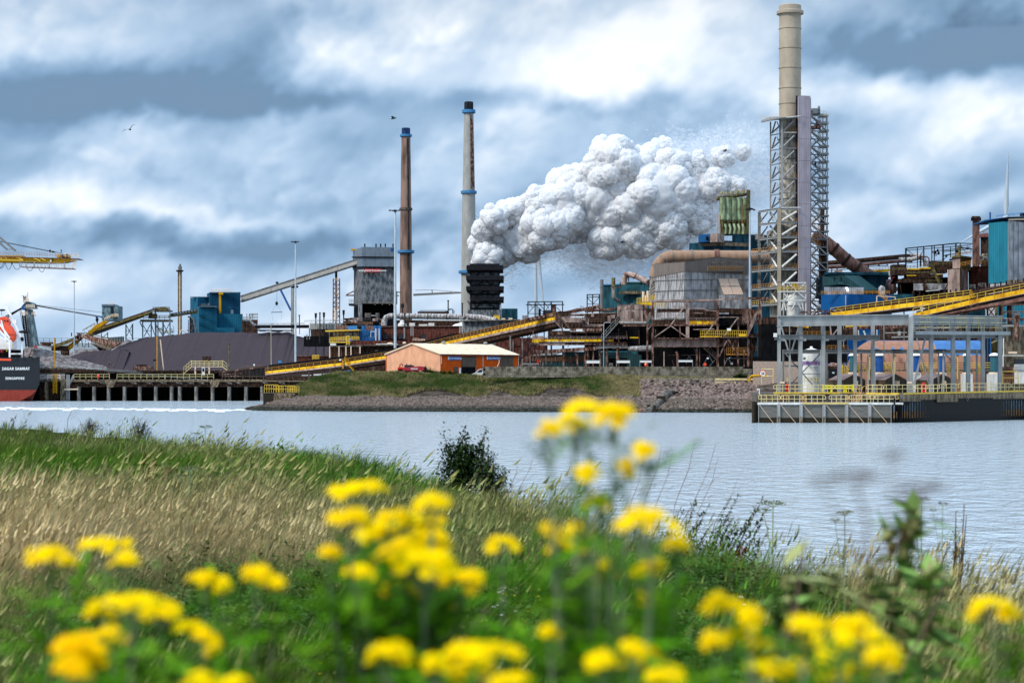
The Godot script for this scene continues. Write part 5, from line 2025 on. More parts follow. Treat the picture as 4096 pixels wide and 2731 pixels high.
	for e in [[1180,d1,12,265],[1120,d2,12,270],[962,d1 + 1,10,270],[1070,d2 - 3,8,150]]:
		b = nb()
		b.ibeam(v(e[0],e[3],e[1]),W(hx(e[0],e[1]),7.9,-e[1]),ln(e[2],e[1]),ln(e[2],e[1]),0.25)
		put(b,"column",M.grey_paint if e[0] > 1150 else M.grey_shade)
	var yy := 270.0
	var k := 0
	while yy < 2900:
		var st := 101.0
		b = nb()
		b.bar(v(958,yy + (3 if k % 2 else -2),d1),v(1182,yy,d1),0.3,0.3)
		put(b,"beam",M.grey_shade)
		if yy + 204 < 2920 and k % 2 == 0:
			b = nb()
			b.rod(v(970,yy + 12,d1 - 0.2),v(1165,yy + 195,d1 - 0.2),0.2,6)
			put(b,"brace",M.grey_paint if k > 10 else M.grey_shade)
			b = nb()
			b.rod(v(985,yy + 190,d2),v(1075,yy + 100,d2),0.17,6)
			b.rod(v(1145,yy + 195,d2),v(1172,yy + 20,d1),0.12,6)
			put(b,"brace",M.grey_shade)
			b = nb()
			b.rod(v(958,yy + 70,d1 + 3),v(1100,yy + 195,d1 + 3),0.16,6)
			put(b,"brace",M.grey_shade)
		b = nb()
		var f := [[1085,965],[965,1085]]
		var a := v(1095,yy + 98,d1 + 4)
		var c := v(975,yy + 6,d1 + 4)
		if k % 2:
			a = v(975,yy + 98,d1 + 6); c = v(1095,yy + 6,d1 + 6)
		b.bar(a,c,1.0,0.14)
		b.rail(a,c,1.1,1.2,0.05,1)
		put(b,"flight",M.grey_shade if k < 13 else M.orange_rail)
		b = nb()
		b.box(v(1085,yy + 4,d1 + 3),v(1170,yy,d1 + 7))
		b.rail(v(1085,yy,d1 + 3),v(1165,yy,d1 + 3),1.3,0.9,0.05,1)
		b.rail(v(962,yy,d1 + 3),v(1000,yy,d1 + 3),1.3,0.7,0.05,1)
		put(b,"landing",M.grey_rail if k < 13 else M.rust)
		yy += st
		k += 1
	b = nb()
	b.box(v(990,172,d1 + 1),v(1058,265,d1 + 5))
	b.box(v(955,172,d1 + 1.5),v(988,225,d1 + 5))
	put(b,"hoist_house",M.grey_paint)
	b = nb()
	b.rail(v(1058,265,d1 + 1),v(1080,265,d1 + 1),ln(120,d1),0.6,0.06,5)
	put(b,"caged_ladder",M.dark_steel)
	b = nb()
	b.box(v(965,400,d1 - 0.5),v(1025,450,d1 + 2))
	b.box(v(1028,395,d1 - 0.5),v(1080,448,d1 + 2))
	b.box(v(1035,345,d1),v(1075,395,d1 + 1.5))
	put(b,"winch_cabin",M.duct_rust)
	crop(2950,800,3.409)
	b = nb()
	b.bar(v(1162,130,d2 - 1),v(1160,480,d2 - 1),1.1,1.1)
	put(b,"rusty_riser",M.duct_rust)
	b = nb()
	b.box(v(1140,560,d1 + 6),v(1220,1420,d1 + 9))
	put(b,"dark_core",M.rust_dark)
	T("climber","dark figure of a person high on the stair lattice tower","person",v(1,1,1))
	crop(2950,380,3.267)
	cur.position = v(1025,960,d1 + 1)
	b = nb()
	var c0 := v(1025,942,d1 + 1)
	b.pipe([c0,c0 + W(0.05,0.45,0),c0 + W(0,0.85,0),c0 + W(0.02,1.15,0),c0 + W(0.0,1.4,0),c0 + W(0,1.5,0)],0.2,8,[0.1,0.15,0.2,0.22,0.22,0.07])
	b.pipe([c0 + W(0.18,0,0.1),c0 + W(0.15,0.45,0.15),c0 + W(0.06,0.85,0)],0.1,6,[0.07,0.09,0.12])
	b.pipe([c0 + W(-0.2,1.35,0),c0 + W(-0.32,1.1,0.1),c0 + W(-0.35,0.85,0.3)],0.07,6)
	b.pipe([c0 + W(0.2,1.35,0),c0 + W(0.35,1.2,0.1),c0 + W(0.4,1.0,0.3)],0.07,6)
	b.ball(c0 + W(0,1.64,0),W(0.13,0.15,0.14),7,9)
	put(b,"body",M.bird)
# ---------- buildings behind ----------
func plan_walls(called: String,m: Material,plan: Array,y0: float,y1: float,par: Node3D = null) -> MeshInstance3D:
	var b := nb()
	b.prism(plan,y0,y1)
	return put(b,called,m,par)
func plant_behind() -> void:
	var b := nb()
	crop(2500,900,2.614)
	var L := p2(308,604)
	var K := p2(630,575)
	var Q := p2(1330,592)
	var S := L + (Q - K)
	T("grey_hall","weathered pale grey clad hall with taupe upper band and low gable","hall",W(K.x,7.9,K.y))
	var y1 := hy(484,575)
	plan_walls("lower_wall",M.clad_grey,[L,K,Q,S],7.9,y1)
	var g := func(p: Vector2,q: float) -> Vector3: return W(p.x,hy(q,-p.y),p.y)
	var ap := K.lerp(Q,0.48)
	b = nb()
	var e := W(0.05,0,0.15)
	b.slab([W(K.x,y1,K.y) + e,W(Q.x,y1,Q.y) + e,g.call(Q,375) + e,W(ap.x,hy(338,583),ap.y) + e,g.call(K,388) + e],W(0,0,-1.0))
	put(b,"gable_band",M.clad_taupe)
	b = nb()
	e = W(-0.15,0,0.05)
	b.slab([W(L.x,y1,L.y) + e,W(K.x,y1,K.y) + e,g.call(K,388) + e,g.call(L,408) + e],W(0.8,0,-0.4))
	put(b,"side_band",M.clad_taupe)
	b = nb()
	b.slab([g.call(K,386),W(ap.x,hy(336,583),ap.y),W(ap.x,hy(336,583),ap.y) + W(S.x - Q.x,0,S.y - Q.y),g.call(L,406)],W(0,0.15,0))
	b.slab([W(ap.x,hy(336,583),ap.y),g.call(Q,374),g.call(Q,374) + W(S.x - Q.x,0,S.y - Q.y),W(ap.x,hy(336,583),ap.y) + W(S.x - Q.x,0,S.y - Q.y)],W(0,0.15,0))
	put(b,"roof",M.concrete_dark)
	var wall_p := func(t: float,q: float,o: float) -> Vector3:
		var p := K.lerp(Q,t)
		return W(p.x - o*0.1,hy(q,-p.y - o),p.y + o)
	for q in [570,680]:
		b = nb()
		b.bar(wall_p.call(0.0,q,0.1),wall_p.call(1.0,q,0.1),0.14,0.2)
		put(b,"flashing",M.grey_shade)
		b = nb()
		b.bar(W(L.x - 0.1,hy(q + 12,604),L.y),W(K.x - 0.1,hy(q,575),K.y + 0.1),0.14,0.2)
		put(b,"flashing",M.grey_shade)
	for t in [0.0,0.47]:
		var p := L.lerp(K,t if t > 0 else 0.99)
		b = nb()
		b.bar(W(p.x - 0.15,8,p.y + 0.1),W(p.x - 0.15,hy(400,-p.y),p.y + 0.1),0.16)
		put(b,"corner_trim",M.grey_shade)
	for k in 12:
		b = nb()
		var p := L.lerp(K,(k + 1) / 13.0)
		b.bar(W(p.x - 0.12,hy(562,-p.y),p.y + 0.05),W(p.x - 0.12,hy(515,-p.y),p.y + 0.05),0.1)
		put(b,"louvre_post",M.concrete_dark)
	for e2 in [[0.35,490,565],[0.43,490,565],[0.38,570,750],[0.395,570,750]]:
		b = nb()
		b.bar(wall_p.call(e2[0],e2[1],0.15),wall_p.call(e2[0],e2[2],0.15),0.12)
		put(b,"conduit",M.grey_shade)
	b = nb()
	b.slab([wall_p.call(0.33,480,1.4),wall_p.call(0.87,480,1.4),wall_p.call(0.87,484,0),wall_p.call(0.33,484,0)],W(0,-0.15,0))
	put(b,"balcony",M.grey_shade)
	b = nb()
	b.rail(wall_p.call(0.33,480,1.4),wall_p.call(0.87,480,1.4),1.3,0.9,0.06,2)
	put(b,"balcony_railing",M.orange_rail)
	for t in [0.38,0.5,0.63,0.8]:
		b = nb()
		var a: Vector3 = wall_p.call(t,396,0.2)
		b.box(a,a + W(1.8,0.2,0.2))
		put(b,"lamp",M.concrete_dark)
	b = nb()
	b.rail(wall_p.call(0.855,760,0.4),wall_p.call(0.875,760,0.4),hy(485,585) - hy(760,585),0.5,0.05,20)
	put(b,"wall_ladder",M.orange_rail)
	var c0: Vector3 = wall_p.call(0.485,562,0.3)
	var c1: Vector3 = wall_p.call(0.775,562,0.3)
	var f0: Vector3 = wall_p.call(0.57,728,4.0)
	var f1: Vector3 = wall_p.call(0.87,728,4.0)
	for i in 2:
		for j in 3:
			b = nb()
			var s0 := i / 2.0 + 0.01
			var s1 := (i + 1) / 2.0 - 0.01
			var t0 := [0.0,0.46,0.53][j] as float
			var t1 := [0.455,0.525,1.0][j] as float
			b.slab([c0.lerp(c1,s0).lerp(f0.lerp(f1,s0),t0),c0.lerp(c1,s1).lerp(f0.lerp(f1,s1),t0),c0.lerp(c1,s1).lerp(f0.lerp(f1,s1),t1),c0.lerp(c1,s0).lerp(f0.lerp(f1,s0),t1)],W(0,0.12,0))
			put(b,"canopy_sheet",M.tarp if j != 1 else M.rust_pale)
	b = nb()
	b.slab([f0,c0 + W(-0.3,0,0),W(c0.x,f0.y - 2,c0.z)],W(0.15,0,0))
	put(b,"canopy_cheek",M.grey_shade)
	plan_walls("annex",M.clad_grey,[p2(985,566),p2(1240,568),p2(1240,584),p2(985,582)],7.9,hy(735,568))
	T("flue_duct","huge brown flue duct with ribbed elbow passing over the grey hall","duct",v(285,740,612))
	var rr := ln(66,612)
	var path: Array = []
	for q in [[1560,335],[1300,332],[960,330],[700,328],[560,330]]: path.append(v(q[0],q[1],612))
	for k in 7:
		var a := PI / 2*k / 6
		path.append(v(490 - 165*sin(a),540 - 212*cos(a),612))
	path.append(v(325,640,612)); path.append(v(325,900,612))
	b = nb()
	b.pipe(path.slice(0,6),rr,26)
	put(b,"straight_duct",M.duct_brown)
	b = nb()
	b.pipe(path.slice(5,12),rr,26)
	put(b,"elbow",M.duct_brown)
	b = nb()
	b.pipe(path.slice(11),rr,26)
	put(b,"riser",M.duct_pale)
	for k in [1,3,5,7,9,11]:
		var p: Vector3 = path[k]
		var u: Vector3 = (path[k + 1] - p).normalized()
		b = nb()
		b.pipe([p - u*0.18,p + u*0.18],rr + 0.22,26)
		put(b,"stiffener_ring",M.duct_pale)
	b = nb()
	b.rod(v(935,330,612),v(985,330,612),rr + 0.3,26)
	put(b,"expansion_joint",M.duct_rust)
	for k in 5:
		b = nb()
		b.pipe([v(330,560 + k*34,604),v(290 - 3*k,600 + k*34,604),v(268 - 6*k,640 + k*34,604)],0.35,8)
		put(b,"elbow_rib",M.duct_pale)
	crop(1800,900,2.091)
	T("teal_hall","teal clad hall with blue edge and tan stripe behind the brown plant","hall",v(1400,690,640))
	plan_walls("wall",M.teal_dark,[p2(1285,640),p2(1720,632),p2(1760,690),p2(1290,690)],7.9,hy(503,640))
	plan_walls("roof_edge",M.ring_blue,[p2(1278,639.5),p2(1440,637),p2(1440,690),p2(1285,690)],hy(503,640),hy(495,640))
	b = nb()
	b.box(v(1420,575,634),v(1640,555,636))
	put(b,"tan_stripe",M.concrete_brown)
	b = nb()
	b.box(v(1430,475,645),v(1660,505,655))
	put(b,"roof_plant",M.teal_green)
	rails(M.grey_rail,[[1290,495,1420,495,650,12]],1.5,0.07)
	T("steel_vent_stack","plain grey steel vent stack in front of the teal hall","chimney",v(1270,685,632))
	b = nb()
	var o := W(hx(1270,632),7.9,-632)
	b.lathe(o,[Vector2(ln(15,632),0),Vector2(ln(15,632),hy(455,632) - 7.9),Vector2(ln(12,632),hy(455,632) - 7.9),Vector2(ln(12,632),hy(475,632) - 7.9)],18)
	put(b,"pipe",M.grey_shade)
	b = nb()
	b.lathe(o,[Vector2(ln(19,632),hy(522,632) - 7.9),Vector2(ln(19,632),hy(515,632) - 7.9)],18)
	put(b,"collar",M.grey_shade)
	T("bent_vent_pipe","pale vent pipe with ochre stained top bending into the teal hall","chimney",v(1367,640,630))
	b = nb()
	b.pipe([v(1368,441,628),v(1368,520,628)],ln(16,628),14)
	put(b,"stained_top",M.silo_ochre)
	b = nb()
	b.pipe([v(1368,520,628),v(1368,595,628),v(1378,615,628),v(1410,635,631)],ln(15,628),14)
	put(b,"pipe",M.duct_pale)
	b = nb()
	b.bar(v(1350,515,627),v(1425,520,629),0.3)
	b.bar(v(1425,530,629),v(1425,480,629),0.3)
	put(b,"bracket",M.rust)
	T("rusty_elbow_duct","rusty pink bent duct joining the big brown elbow above teal hall","duct",v(1450,480,622))
	b = nb()
	b.pipe([v(1455,500,622),v(1460,450,622),v(1475,420,622),v(1500,412,622),v(1560,428,620),v(1610,455,618),v(1665,480,614)],ln(24,620),16)
	put(b,"duct",M.rust_pale)
	for q in [[1470,425,1482,412],[1545,422,1552,426],[1612,452,1622,458]]:
		b = nb()
		b.pipe([v(q[0],q[1],620),v(q[2],q[3],620)],ln(29,620),16)
		put(b,"flange",M.duct_rust)
	b = nb()
	b.bar(v(1495,470,620),v(1495,440,620),0.3)
	b.bar(v(1600,500,618),v(1600,470,618),0.4)
	b.bar(v(1630,500,618),v(1630,480,618),0.4)
	put(b,"saddle",M.black)
	T("rooftop_frame","black open steel frame with cross bracing standing over the belts","steel frame",v(790,770,560))
	for x in [652,712,788,848,942]:
		b = nb()
		b.bar(v(x,640,560),W(hx(x,560),8,-560),ln(9,560))
		put(b,"column",M.dark_steel)
	bars("beam",M.dark_steel,560,[[648,642,945,640,8],[636,667,957,665,8],[650,740,800,742,5]])
	bars("brace",M.dark_steel,560,[[655,735,712,670,5],[715,668,788,735,5],[660,650,690,690,5],[735,648,800,720,5],[790,650,830,700,5],[845,650,790,730,5],[895,690,940,735,5]])
	blocks("crane_trolley",M.rust,560,[[852,668,890,725,2]])
	blocks("motor_house",M.dark_steel,562,[[780,712,850,745,3],[740,700,760,760,2]])
	b = nb()
	b.ball(v(830,745,562),W(ln(55,562),ln(36,562),3),8,14)
	put(b,"dark_pulley_heap",M.dark_steel)
	T("small_rooftop_frame","small black open steel frame beside the plain grey vent stack","steel frame",v(1200,690,590))
	for x in [1148,1194,1250]:
		b = nb()
		b.bar(v(x,582,590),W(hx(x,590),8,-590),ln(9,590))
		put(b,"column",M.dark_steel)
	bars("beam",M.dark_steel,590,[[1144,583,1255,580,8],[1146,605,1255,600,7],[1150,660,1250,662,5]])
	bars("brace",M.dark_steel,590,[[1196,660,1248,605,5],[1150,610,1192,650,5]])
	T("yellow_scaffold","cluster of yellow railings and cream vents before the grey hall","platform",v(1640,660,545))
	rails(M.yellow_rail,[[1565,645,1720,640,545,34],[1620,612,1715,610,546,24],[1710,690,1795,690,543,40],[1565,672,1650,672,544,26]],0.8,0.08,2)
	blocks("deck",M.yellow,545,[[1565,645,1720,650,3],[1600,650,1690,672,2]])
	for q in [[1618,555,640],[1656,550,640],[1640,590,640]]:
		b = nb()
		b.rod(v(q[0],q[1],546),v(q[0],q[2],546),0.35,8)
		put(b,"vent",M.trim_pale)
	crop(2048,0,1.1484)
	T("silo_tower","row of pale green silos with ochre base on top of dark blue mill","silo",v(1020,1080,760))
	var ds := 760.0
	var yb := hy(1075,ds)
	for k in 5:
		b = nb()
		var x := 968.0 + k*25.0
		var dd := ds - 2.0 + k*0.8
		b.lathe(W(hx(x,dd),0,-dd),[Vector2(ln(14.5,ds),hy(1010,dd)),Vector2(ln(14.5,ds),hy(908,dd))],18)
		put(b,"silo",M.silo_green)
		b = nb()
		b.lathe(W(hx(x,dd),0,-dd),[Vector2(ln(6,ds),hy(1045,dd)),Vector2(ln(14.6,ds),hy(1012,dd))],18)
		put(b,"silo_cone",M.silo_ochre)
		b = nb()
		b.lathe(W(hx(x,dd),0,-dd),[Vector2(ln(14.7,ds),hy(963,dd)),Vector2(ln(15.1,ds),hy(962,dd)),Vector2(ln(14.7,ds),hy(961,dd))],18)
		put(b,"band",M.silo_ochre)
		b = nb()
		b.lathe(W(hx(x - 4,dd),0,-dd - 1),[Vector2(ln(8,ds),hy(890,dd)),Vector2(ln(8,ds),hy(880 - k*2,dd)),Vector2(0,hy(879 - k*2,dd))],14)
		put(b,"roof_turret",M.silo_green)
	b = nb()
	b.slab([v(945,914,757),v(1092,890,762),v(1092,884,762),v(945,902,757)],W(0,0,-7))
	put(b,"roof_deck",M.silo_ochre)
	plan_walls("end_tower",M.silo_ochre,[p2(1078,758),p2(1096,760),p2(1096,768),p2(1078,768)],yb,hy(873,760))
	plan_walls("skirt",M.silo_ochre,[p2(958,759),p2(1080,761),p2(1080,768),p2(958,768)],yb,hy(1012,760))
	for k in 5:
		b = nb()
		b.pipe([v(980 + k*20,1030,756),v(985 + k*20,1048,755),v(982 + k*20,1075,755)],0.45,8)
		put(b,"discharge_pipe",M.silo_green)
	rails(M.orange_rail,[[945,900,1090,880,756,10],[1093,896,1110,894,760,14],[942,1005,958,1005,757,16]],1.4,0.06)
	bars("column",M.orange_rail,757,[[947,1080,947,985,3],[955,1080,955,985,3],[1058,1075,1058,940,2]])
	T("dark_mill","dark blue green mill building with tan stripe beneath the green silos","building",v(1000,1150,750))
	plan_walls("lower_wall",M.teal_deep,[p2(815,756),p2(975,742),p2(1200,752),p2(1200,800),p2(830,800)],7.9,hy(1112,750))
	plan_walls("upper_wall",M.teal_deep,[p2(1012,744),p2(1210,752),p2(1210,780),p2(1020,780)],7.9,hy(1079,750))
	b = nb()
	b.slab([v(866,1130,749),v(978,1128,741.5),v(978,1112,741.5),v(866,1118,749)],W(0,0,-0.3))
	put(b,"tan_stripe",M.concrete_brown)
	b = nb()
	b.slab([v(978,1128,741.5),v(1090,1132,746),v(1090,1116,746),v(978,1112,741.5)],W(0,0,-0.3))
	put(b,"tan_stripe",M.concrete_brown)
	plan_walls("roof_box",M.blue_wall,[p2(857,745),p2(912,742),p2(912,750),p2(860,750)],hy(1112,745),hy(1077,745))
	plan_walls("roof_box",M.rust_pale,[p2(911,740),p2(945,738),p2(976,742),p2(945,750)],hy(1112,740),hy(1073,740))
	b = nb()
	b.box(v(893,1105,741.6),v(903,1085,742))
	put(b,"door",M.black)
	rails(M.grey_rail,[[848,1118,860,1105,747,14],[1090,1080,1200,1080,748,10]],1.5,0.06)
	plan_walls("mauve_block",M.rust_pale,[p2(1118,742),p2(1160,742),p2(1160,750),p2(1118,750)],hy(1100,742),hy(1074,742))
func plant_right() -> void:
	var b := nb()
	crop(3200,800,2.334)
	T("upper_conveyor","long upper conveyor with dark rusty cover and broad yellow walkway","conveyor",v(150,1100,430))
	var a := v(-60,1115,436)
	var c := v(290,1090,428)
	var e := v(1605,925,404)
	var f := v(2300,800,392)
	belt_line([c,e],1.1,0.85,M.yellow,M.rust_dark,M.yellow_rail,1.9,0.5,3.0)
	for k in 1:
		b = nb()
		b.slab([v(0,1090,436),v(1600,870,409),v(2300,730,396),v(2300,775,396),v(1600,905,409),v(0,1110,436)],W(0,0,-3))
		put(b,"belt_cover",M.rust_dark)
	bars("idler_frame",M.rust,420,[[0,1050,400,1030,14],[0,1085,300,1065,10]])
	rails(M.rust,[[1630,880,2200,770,402,26,393]],1.2,0.06,1)
	for k in 22:
		b = nb()
		var t := k / 22.0
		var p := v(1100,925,414).lerp(v(2250,745,394),t)
		b.box(p,p + W(0.25,0.9,0.3))
		put(b,"idler",M.dark_steel)
	posts_down("support",M.concrete,420,[[975,1000,10],[1490,950,10],[1315,980,8]])
	stair(M.crane_yellow,1650,965,1600,885,403,1.1)
	for q in [[1145,1010,1145,1080],[1128,1006,1168,1012]]:
		b = nb()
		b.bar(v(q[0],q[1],400),v(q[2],q[3],400),0.3)
		put(b,"twin_lamp",M.white_paint)
	T("lower_conveyor","lower conveyor with yellow kerb and rusty brown box beam","conveyor",v(1200,1090,400))
	belt_line([v(1060,1100,400),v(1660,960,390),v(2300,830,380)],0.5,0.85,M.yellow,M.rust_dark,M.yellow_rail,1.9,0.3,2.0)
	b = nb()
	b.slab([v(1190,1095,394),v(2300,862,374),v(2300,905,374),v(1290,1108,394)],W(0,0,-2))
	put(b,"box_beam",M.duct_rust)
	T("belt_trestle","dark trestle legs and cross braces carrying the sloping conveyors near the turquoise hall","trestle",v(1850,1100,385))
	posts_down("leg",M.rust_dark,388,[[1548,1030,26],[1880,960,34],[1835,980,20],[1960,950,40],[1500,1040,10]],4.0)
	posts_down("leg",M.silo_ochre,386,[[1833,990,14]],4.0)
	bars("brace",M.rust_dark,388,[[1755,1000,1825,1090,8],[1825,1000,1755,1090,8],[1900,1060,1990,1000,8]])
	bars("beam",M.rust_dark,387,[[1560,995,2300,960,24],[1900,960,2300,945,30]])
	bars("pipe_run",M.rust,380,[[1900,1060,2100,1045,7],[1900,1110,2200,1112,16],[1900,1128,2200,1130,6],[1900,1160,2200,1160,6],[1985,985,1985,1100,5]])
	T("belt_undercroft","dark steel undercroft of pipes below the sloping conveyors behind the gantry","machinery",v(1400,1200,440))
	blocks("dark_backing",M.rust_dark,446,[[780,1095,1560,1320,4],[1745,1100,2300,1320,4]])  # dark sheets added, the gloom beneath the belts put into their colour
	bars("tube",M.rust,438,[[700,1190,1050,1165,40],[900,1140,1050,1130,12]])
	bars("pipe",M.grey_rail,437,[[800,1240,1000,1235,8],[860,1280,1060,1275,10],[1080,1200,1600,1190,8],[930,1225,930,1265,22],[1240,1110,1242,1300,10],[1420,1110,1422,1300,10]])
	bars("brace",M.duct_rust,437.5,[[820,1120,900,1290,10],[1300,1110,1400,1290,8],[1500,1110,1440,1290,8]])
	T("small_teal_hut","teal wall of a shop seen beneath the rusty box beam","building",v(1650,1100,410))
	blocks("wall",M.teal_dark,410,[[1560,990,1745,1200,6]])
	blocks("wall",M.teal_clad,412,[[1900,960,2300,1200,6]])
	T("bent_lamp","small white lamp post with bent neck by the teal wall","lamp post",v(1742,1095,398))
	b = nb()
	b.pipe([v(1742,1140,398),v(1742,1030,398),v(1738,1020,398),v(1725,1018,398)],0.09,6)
	put(b,"pole",M.white_paint)
	T("blue_container_hall","low bright blue hall with orange stairs beside the stair lattice","hall",v(450,990,500))
	plan_walls("wall",M.blue_tank,[p2(200,500),p2(450,496),p2(740,500),p2(740,525),p2(200,525)],7.9,hy(880,498))
	plan_walls("wall",M.blue_wall,[p2(700,502),p2(860,504),p2(860,520),p2(700,520)],7.9,hy(883,503))
	b = nb()
	b.bar(v(430,888,495.8),v(430,980,495.8),0.12)
	put(b,"downpipe",M.white_paint)
	rails(M.orange_rail,[[200,882,840,878,497,30]],1.4,0.07,2)
	stair(M.orange_rail,820,940,745,880,496,1.1)
	bars("landing",M.trim_pale,495,[[720,895,895,905,6],[720,900,720,960,8],[893,905,893,935,6]])
	plan_walls("roof_vent",M.white_paint,[p2(745,510),p2(795,510),p2(795,516),p2(745,516)],hy(882,510),hy(850,510))
	b = nb()
	b.pipe([v(752,860,512),v(752,825,512),v(765,812,512),v(780,818,512),v(785,850,512)],0.5,10)
	put(b,"vent_hood",M.duct_white)
	b = nb()
	b.slab([v(425,820,508),v(450,820,508),v(463,858,505),v(440,860,505)],W(0,0.2,0))
	put(b,"skylight",M.white)
	T("green_casing","dark green sloping casings with flat eaves behind the blue hall","building",v(500,880,540))
	plan_walls("eaves",M.teal_deep,[p2(230,545),p2(830,545),p2(830,570),p2(230,570)],hy(697,545),hy(672,545))
	b = nb()
	b.slab([v(230,697,548),v(810,697,548),v(810,900,548),v(230,900,548)],W(0,0,-15))
	put(b,"rear_wall",M.teal_deep)
	b = nb()
	b.slab([v(230,712,542),v(410,703,541),v(500,760,541),v(610,840,541),v(600,850,541),v(430,790,541),v(390,785,541),v(230,800,542)],W(0,0,-3))
	put(b,"front_casing",M.teal_green)
	b = nb()
	b.slab([v(415,703,541),v(560,706,545),v(740,838,545),v(612,842,541),v(505,762,541)],W(0,0,-3))
	put(b,"sloping_casing",M.teal_green)
	bars("slot",M.black,540.8,[[327,722,327,762,8],[387,715,387,758,8]])
	plan_walls("white_block",M.clad_grey,[p2(230,530),p2(600,532),p2(600,540),p2(230,540)],hy(900,532),hy(815,532))
	T("downcomer_pipe","wide rusty purple pipe with flanges slanting down from the lattice","pipe",v(600,680,575))
	b = nb()
	var path := [v(120,340,575),v(240,390,575),v(320,455,575),v(430,555,575),v(560,650,575),v(640,700,575),v(820,800,575),v(880,870,575)]
	b.pipe(path,ln(60,575),24)
	put(b,"pipe",M.duct_rust)
	for q in [[322,457],[432,557],[535,633]]:
		b = nb()
		var u := (v(560,650,575) - v(320,455,575)).normalized()
		var p := v(q[0],q[1],575)
		b.pipe([p - u*0.4,p + u*0.4],ln(66,575),24)
		put(b,"flange",M.rust_dark)
	T("twin_gas_pipes","pair of long dark pipes on a trestle running to the black frame","pipe",v(700,640,590))
	for q in [[555,580,22],[595,600,16]]:
		b = nb()
		b.pipe([v(268,q[0] + 32,596),v(540,q[0] + 12,592),v(990,q[0] - 30,585),v(1050,q[0] - 28,584)],ln(q[2],590),12)
		put(b,"pipe",M.rust_dark if q[2] > 20 else M.duct_rust)
	bars("trestle",M.dark_steel,590,[[270,640,830,612,8],[270,620,560,612,6],[640,600,640,640,12],[740,595,740,620,12],[800,590,830,612,6],[270,660,500,640,8],[915,560,920,600,14],[350,640,350,680,10],[300,640,300,680,8]])
	bars("yellow_panels",M.yellow,586,[[660,668,860,655,26]])
	rails(M.orange_rail,[[660,660,860,640,585,20]],0.9,0.07)
	blocks("red_tank",M.rust_pale,585,[[330,652,400,668,1.5]])
	T("pale_bent_pipe","pale elbow pipe passing through the black open frame","pipe",v(1050,560,560))
	b = nb()
	b.pipe([v(930,555,570),v(1050,552,568),v(1120,535,566),v(1160,545,566),v(1180,590,566),v(1180,620,566)],ln(20,566),14)
	put(b,"pipe",M.duct_white)
	b = nb()
	b.pipe([v(1040,510,572),v(1130,512,570),v(1150,530,570)],ln(16,566),12)
	put(b,"pipe",M.duct_white)
	b = nb()
	b.pipe([v(1100,530,560),v(1190,528,560),v(1208,545,560),v(1210,620,560)],ln(7,560),8)
	put(b,"thin_pipe",M.duct_rust)
	T("black_pipe_frame","tall black open steel frame full of pipes beside the brown chimney","steel frame",v(1300,600,555))
	for q in [[992,450,645,13],[1100,445,640,8],[1160,440,620,10],[1235,430,600,8],[1258,430,620,8],[1340,420,580,14],[1460,405,540,12],[1500,405,520,8],[1130,520,620,14],[1410,440,540,7],[1480,430,560,10]]:
		b = nb()
		b.bar(v(q[0],q[1],555),v(q[0],q[2],555),ln(q[3],555))
		put(b,"column",M.dark_steel)
	bars("beam",M.dark_steel,555,[[988,452,1480,402,10],[1480,402,1620,408,8],[1000,470,1600,420,6],[1340,480,1600,455,8],[1240,478,1600,440,6],[1000,590,1340,560,5],[1340,520,1460,500,8],[1400,560,1500,540,18],[1500,440,1620,460,8]])
	bars("brace",M.dark_steel,555,[[995,455,1060,510,5],[1105,560,1155,470,5],[1240,480,1270,520,6],[1275,520,1300,480,6],[1340,560,1400,500,5],[1510,430,1560,500,4],[1560,420,1610,480,4]])
	for q in [[1270,490],[1300,495],[1290,470],[1465,480],[1370,520]]:
		b = nb()
		b.rod(v(q[0],q[1] - 12,556),v(q[0],q[1] + 14,556),ln(9,555),8)
		put(b,"valve",M.dark_steel)
	T("dark_platforms","dark platforms with yellow edges stacked beneath the black frame","platform",v(1150,760,552))
	blocks("deck",M.rust_dark,552,[[870,600,990,700,4],[995,640,1220,690,4],[1000,690,1340,730,4],[1230,570,1440,640,4],[1220,640,1380,680,4],[920,735,1240,770,4]])
	blocks("dark_backing",M.black,556,[[990,720,1390,900,6],[940,770,1070,880,4],[870,600,920,780,3]])
	blocks("yellow_edge",M.yellow,551.8,[[1130,628,1222,642,0.2],[1005,636,1130,650,0.2],[1000,700,1090,708,0.2],[1260,690,1330,698,0.2]])
	rails(M.silo_ochre,[[1005,640,1225,628,551,26],[1225,620,1440,600,551,28],[870,655,990,655,551,22],[1180,770,1330,770,551,24],[995,690,1240,690,551,20]],1.0,0.08,1)
	blocks("pale_wall",M.clad_grey,551,[[1070,778,1155,842,1],[1180,778,1400,836,1]])
	bars("slant",M.rust_dark,550.5,[[1160,780,1190,850,30],[1390,770,1340,870,10]])
	bars("post",M.rust_dark,550,[[890,780,890,870,22],[940,790,950,870,8],[1060,850,1062,900,20],[1120,850,1122,900,10]])
	bars("white_line",M.white_paint,550,[[1180,850,1310,838,8]])
	stair(M.silo_ochre,1310,790,1240,640,549,1.2)
	bars("red_crane_arm",M.machine_red,548,[[870,725,838,795,5],[868,722,890,720,5]])
	bars("painted_gap_light",M.mast,557,[[835,690,860,690,60],[830,760,850,770,50]])  # pale bars coloured as daylight showing between the platforms
	T("rust_streaked_tower","rust streaked pale tower block with ochre upper house","building",v(1480,860,548))
	plan_walls("shaft",M.rust_pale,[p2(1385,548),p2(1500,546),p2(1575,552),p2(1570,562),p2(1390,562)],7.9,hy(645,547))
	plan_walls("upper_house",M.silo_ochre,[p2(1430,549),p2(1500,547),p2(1600,554),p2(1600,562),p2(1430,562)],hy(645,548),hy(535,548))
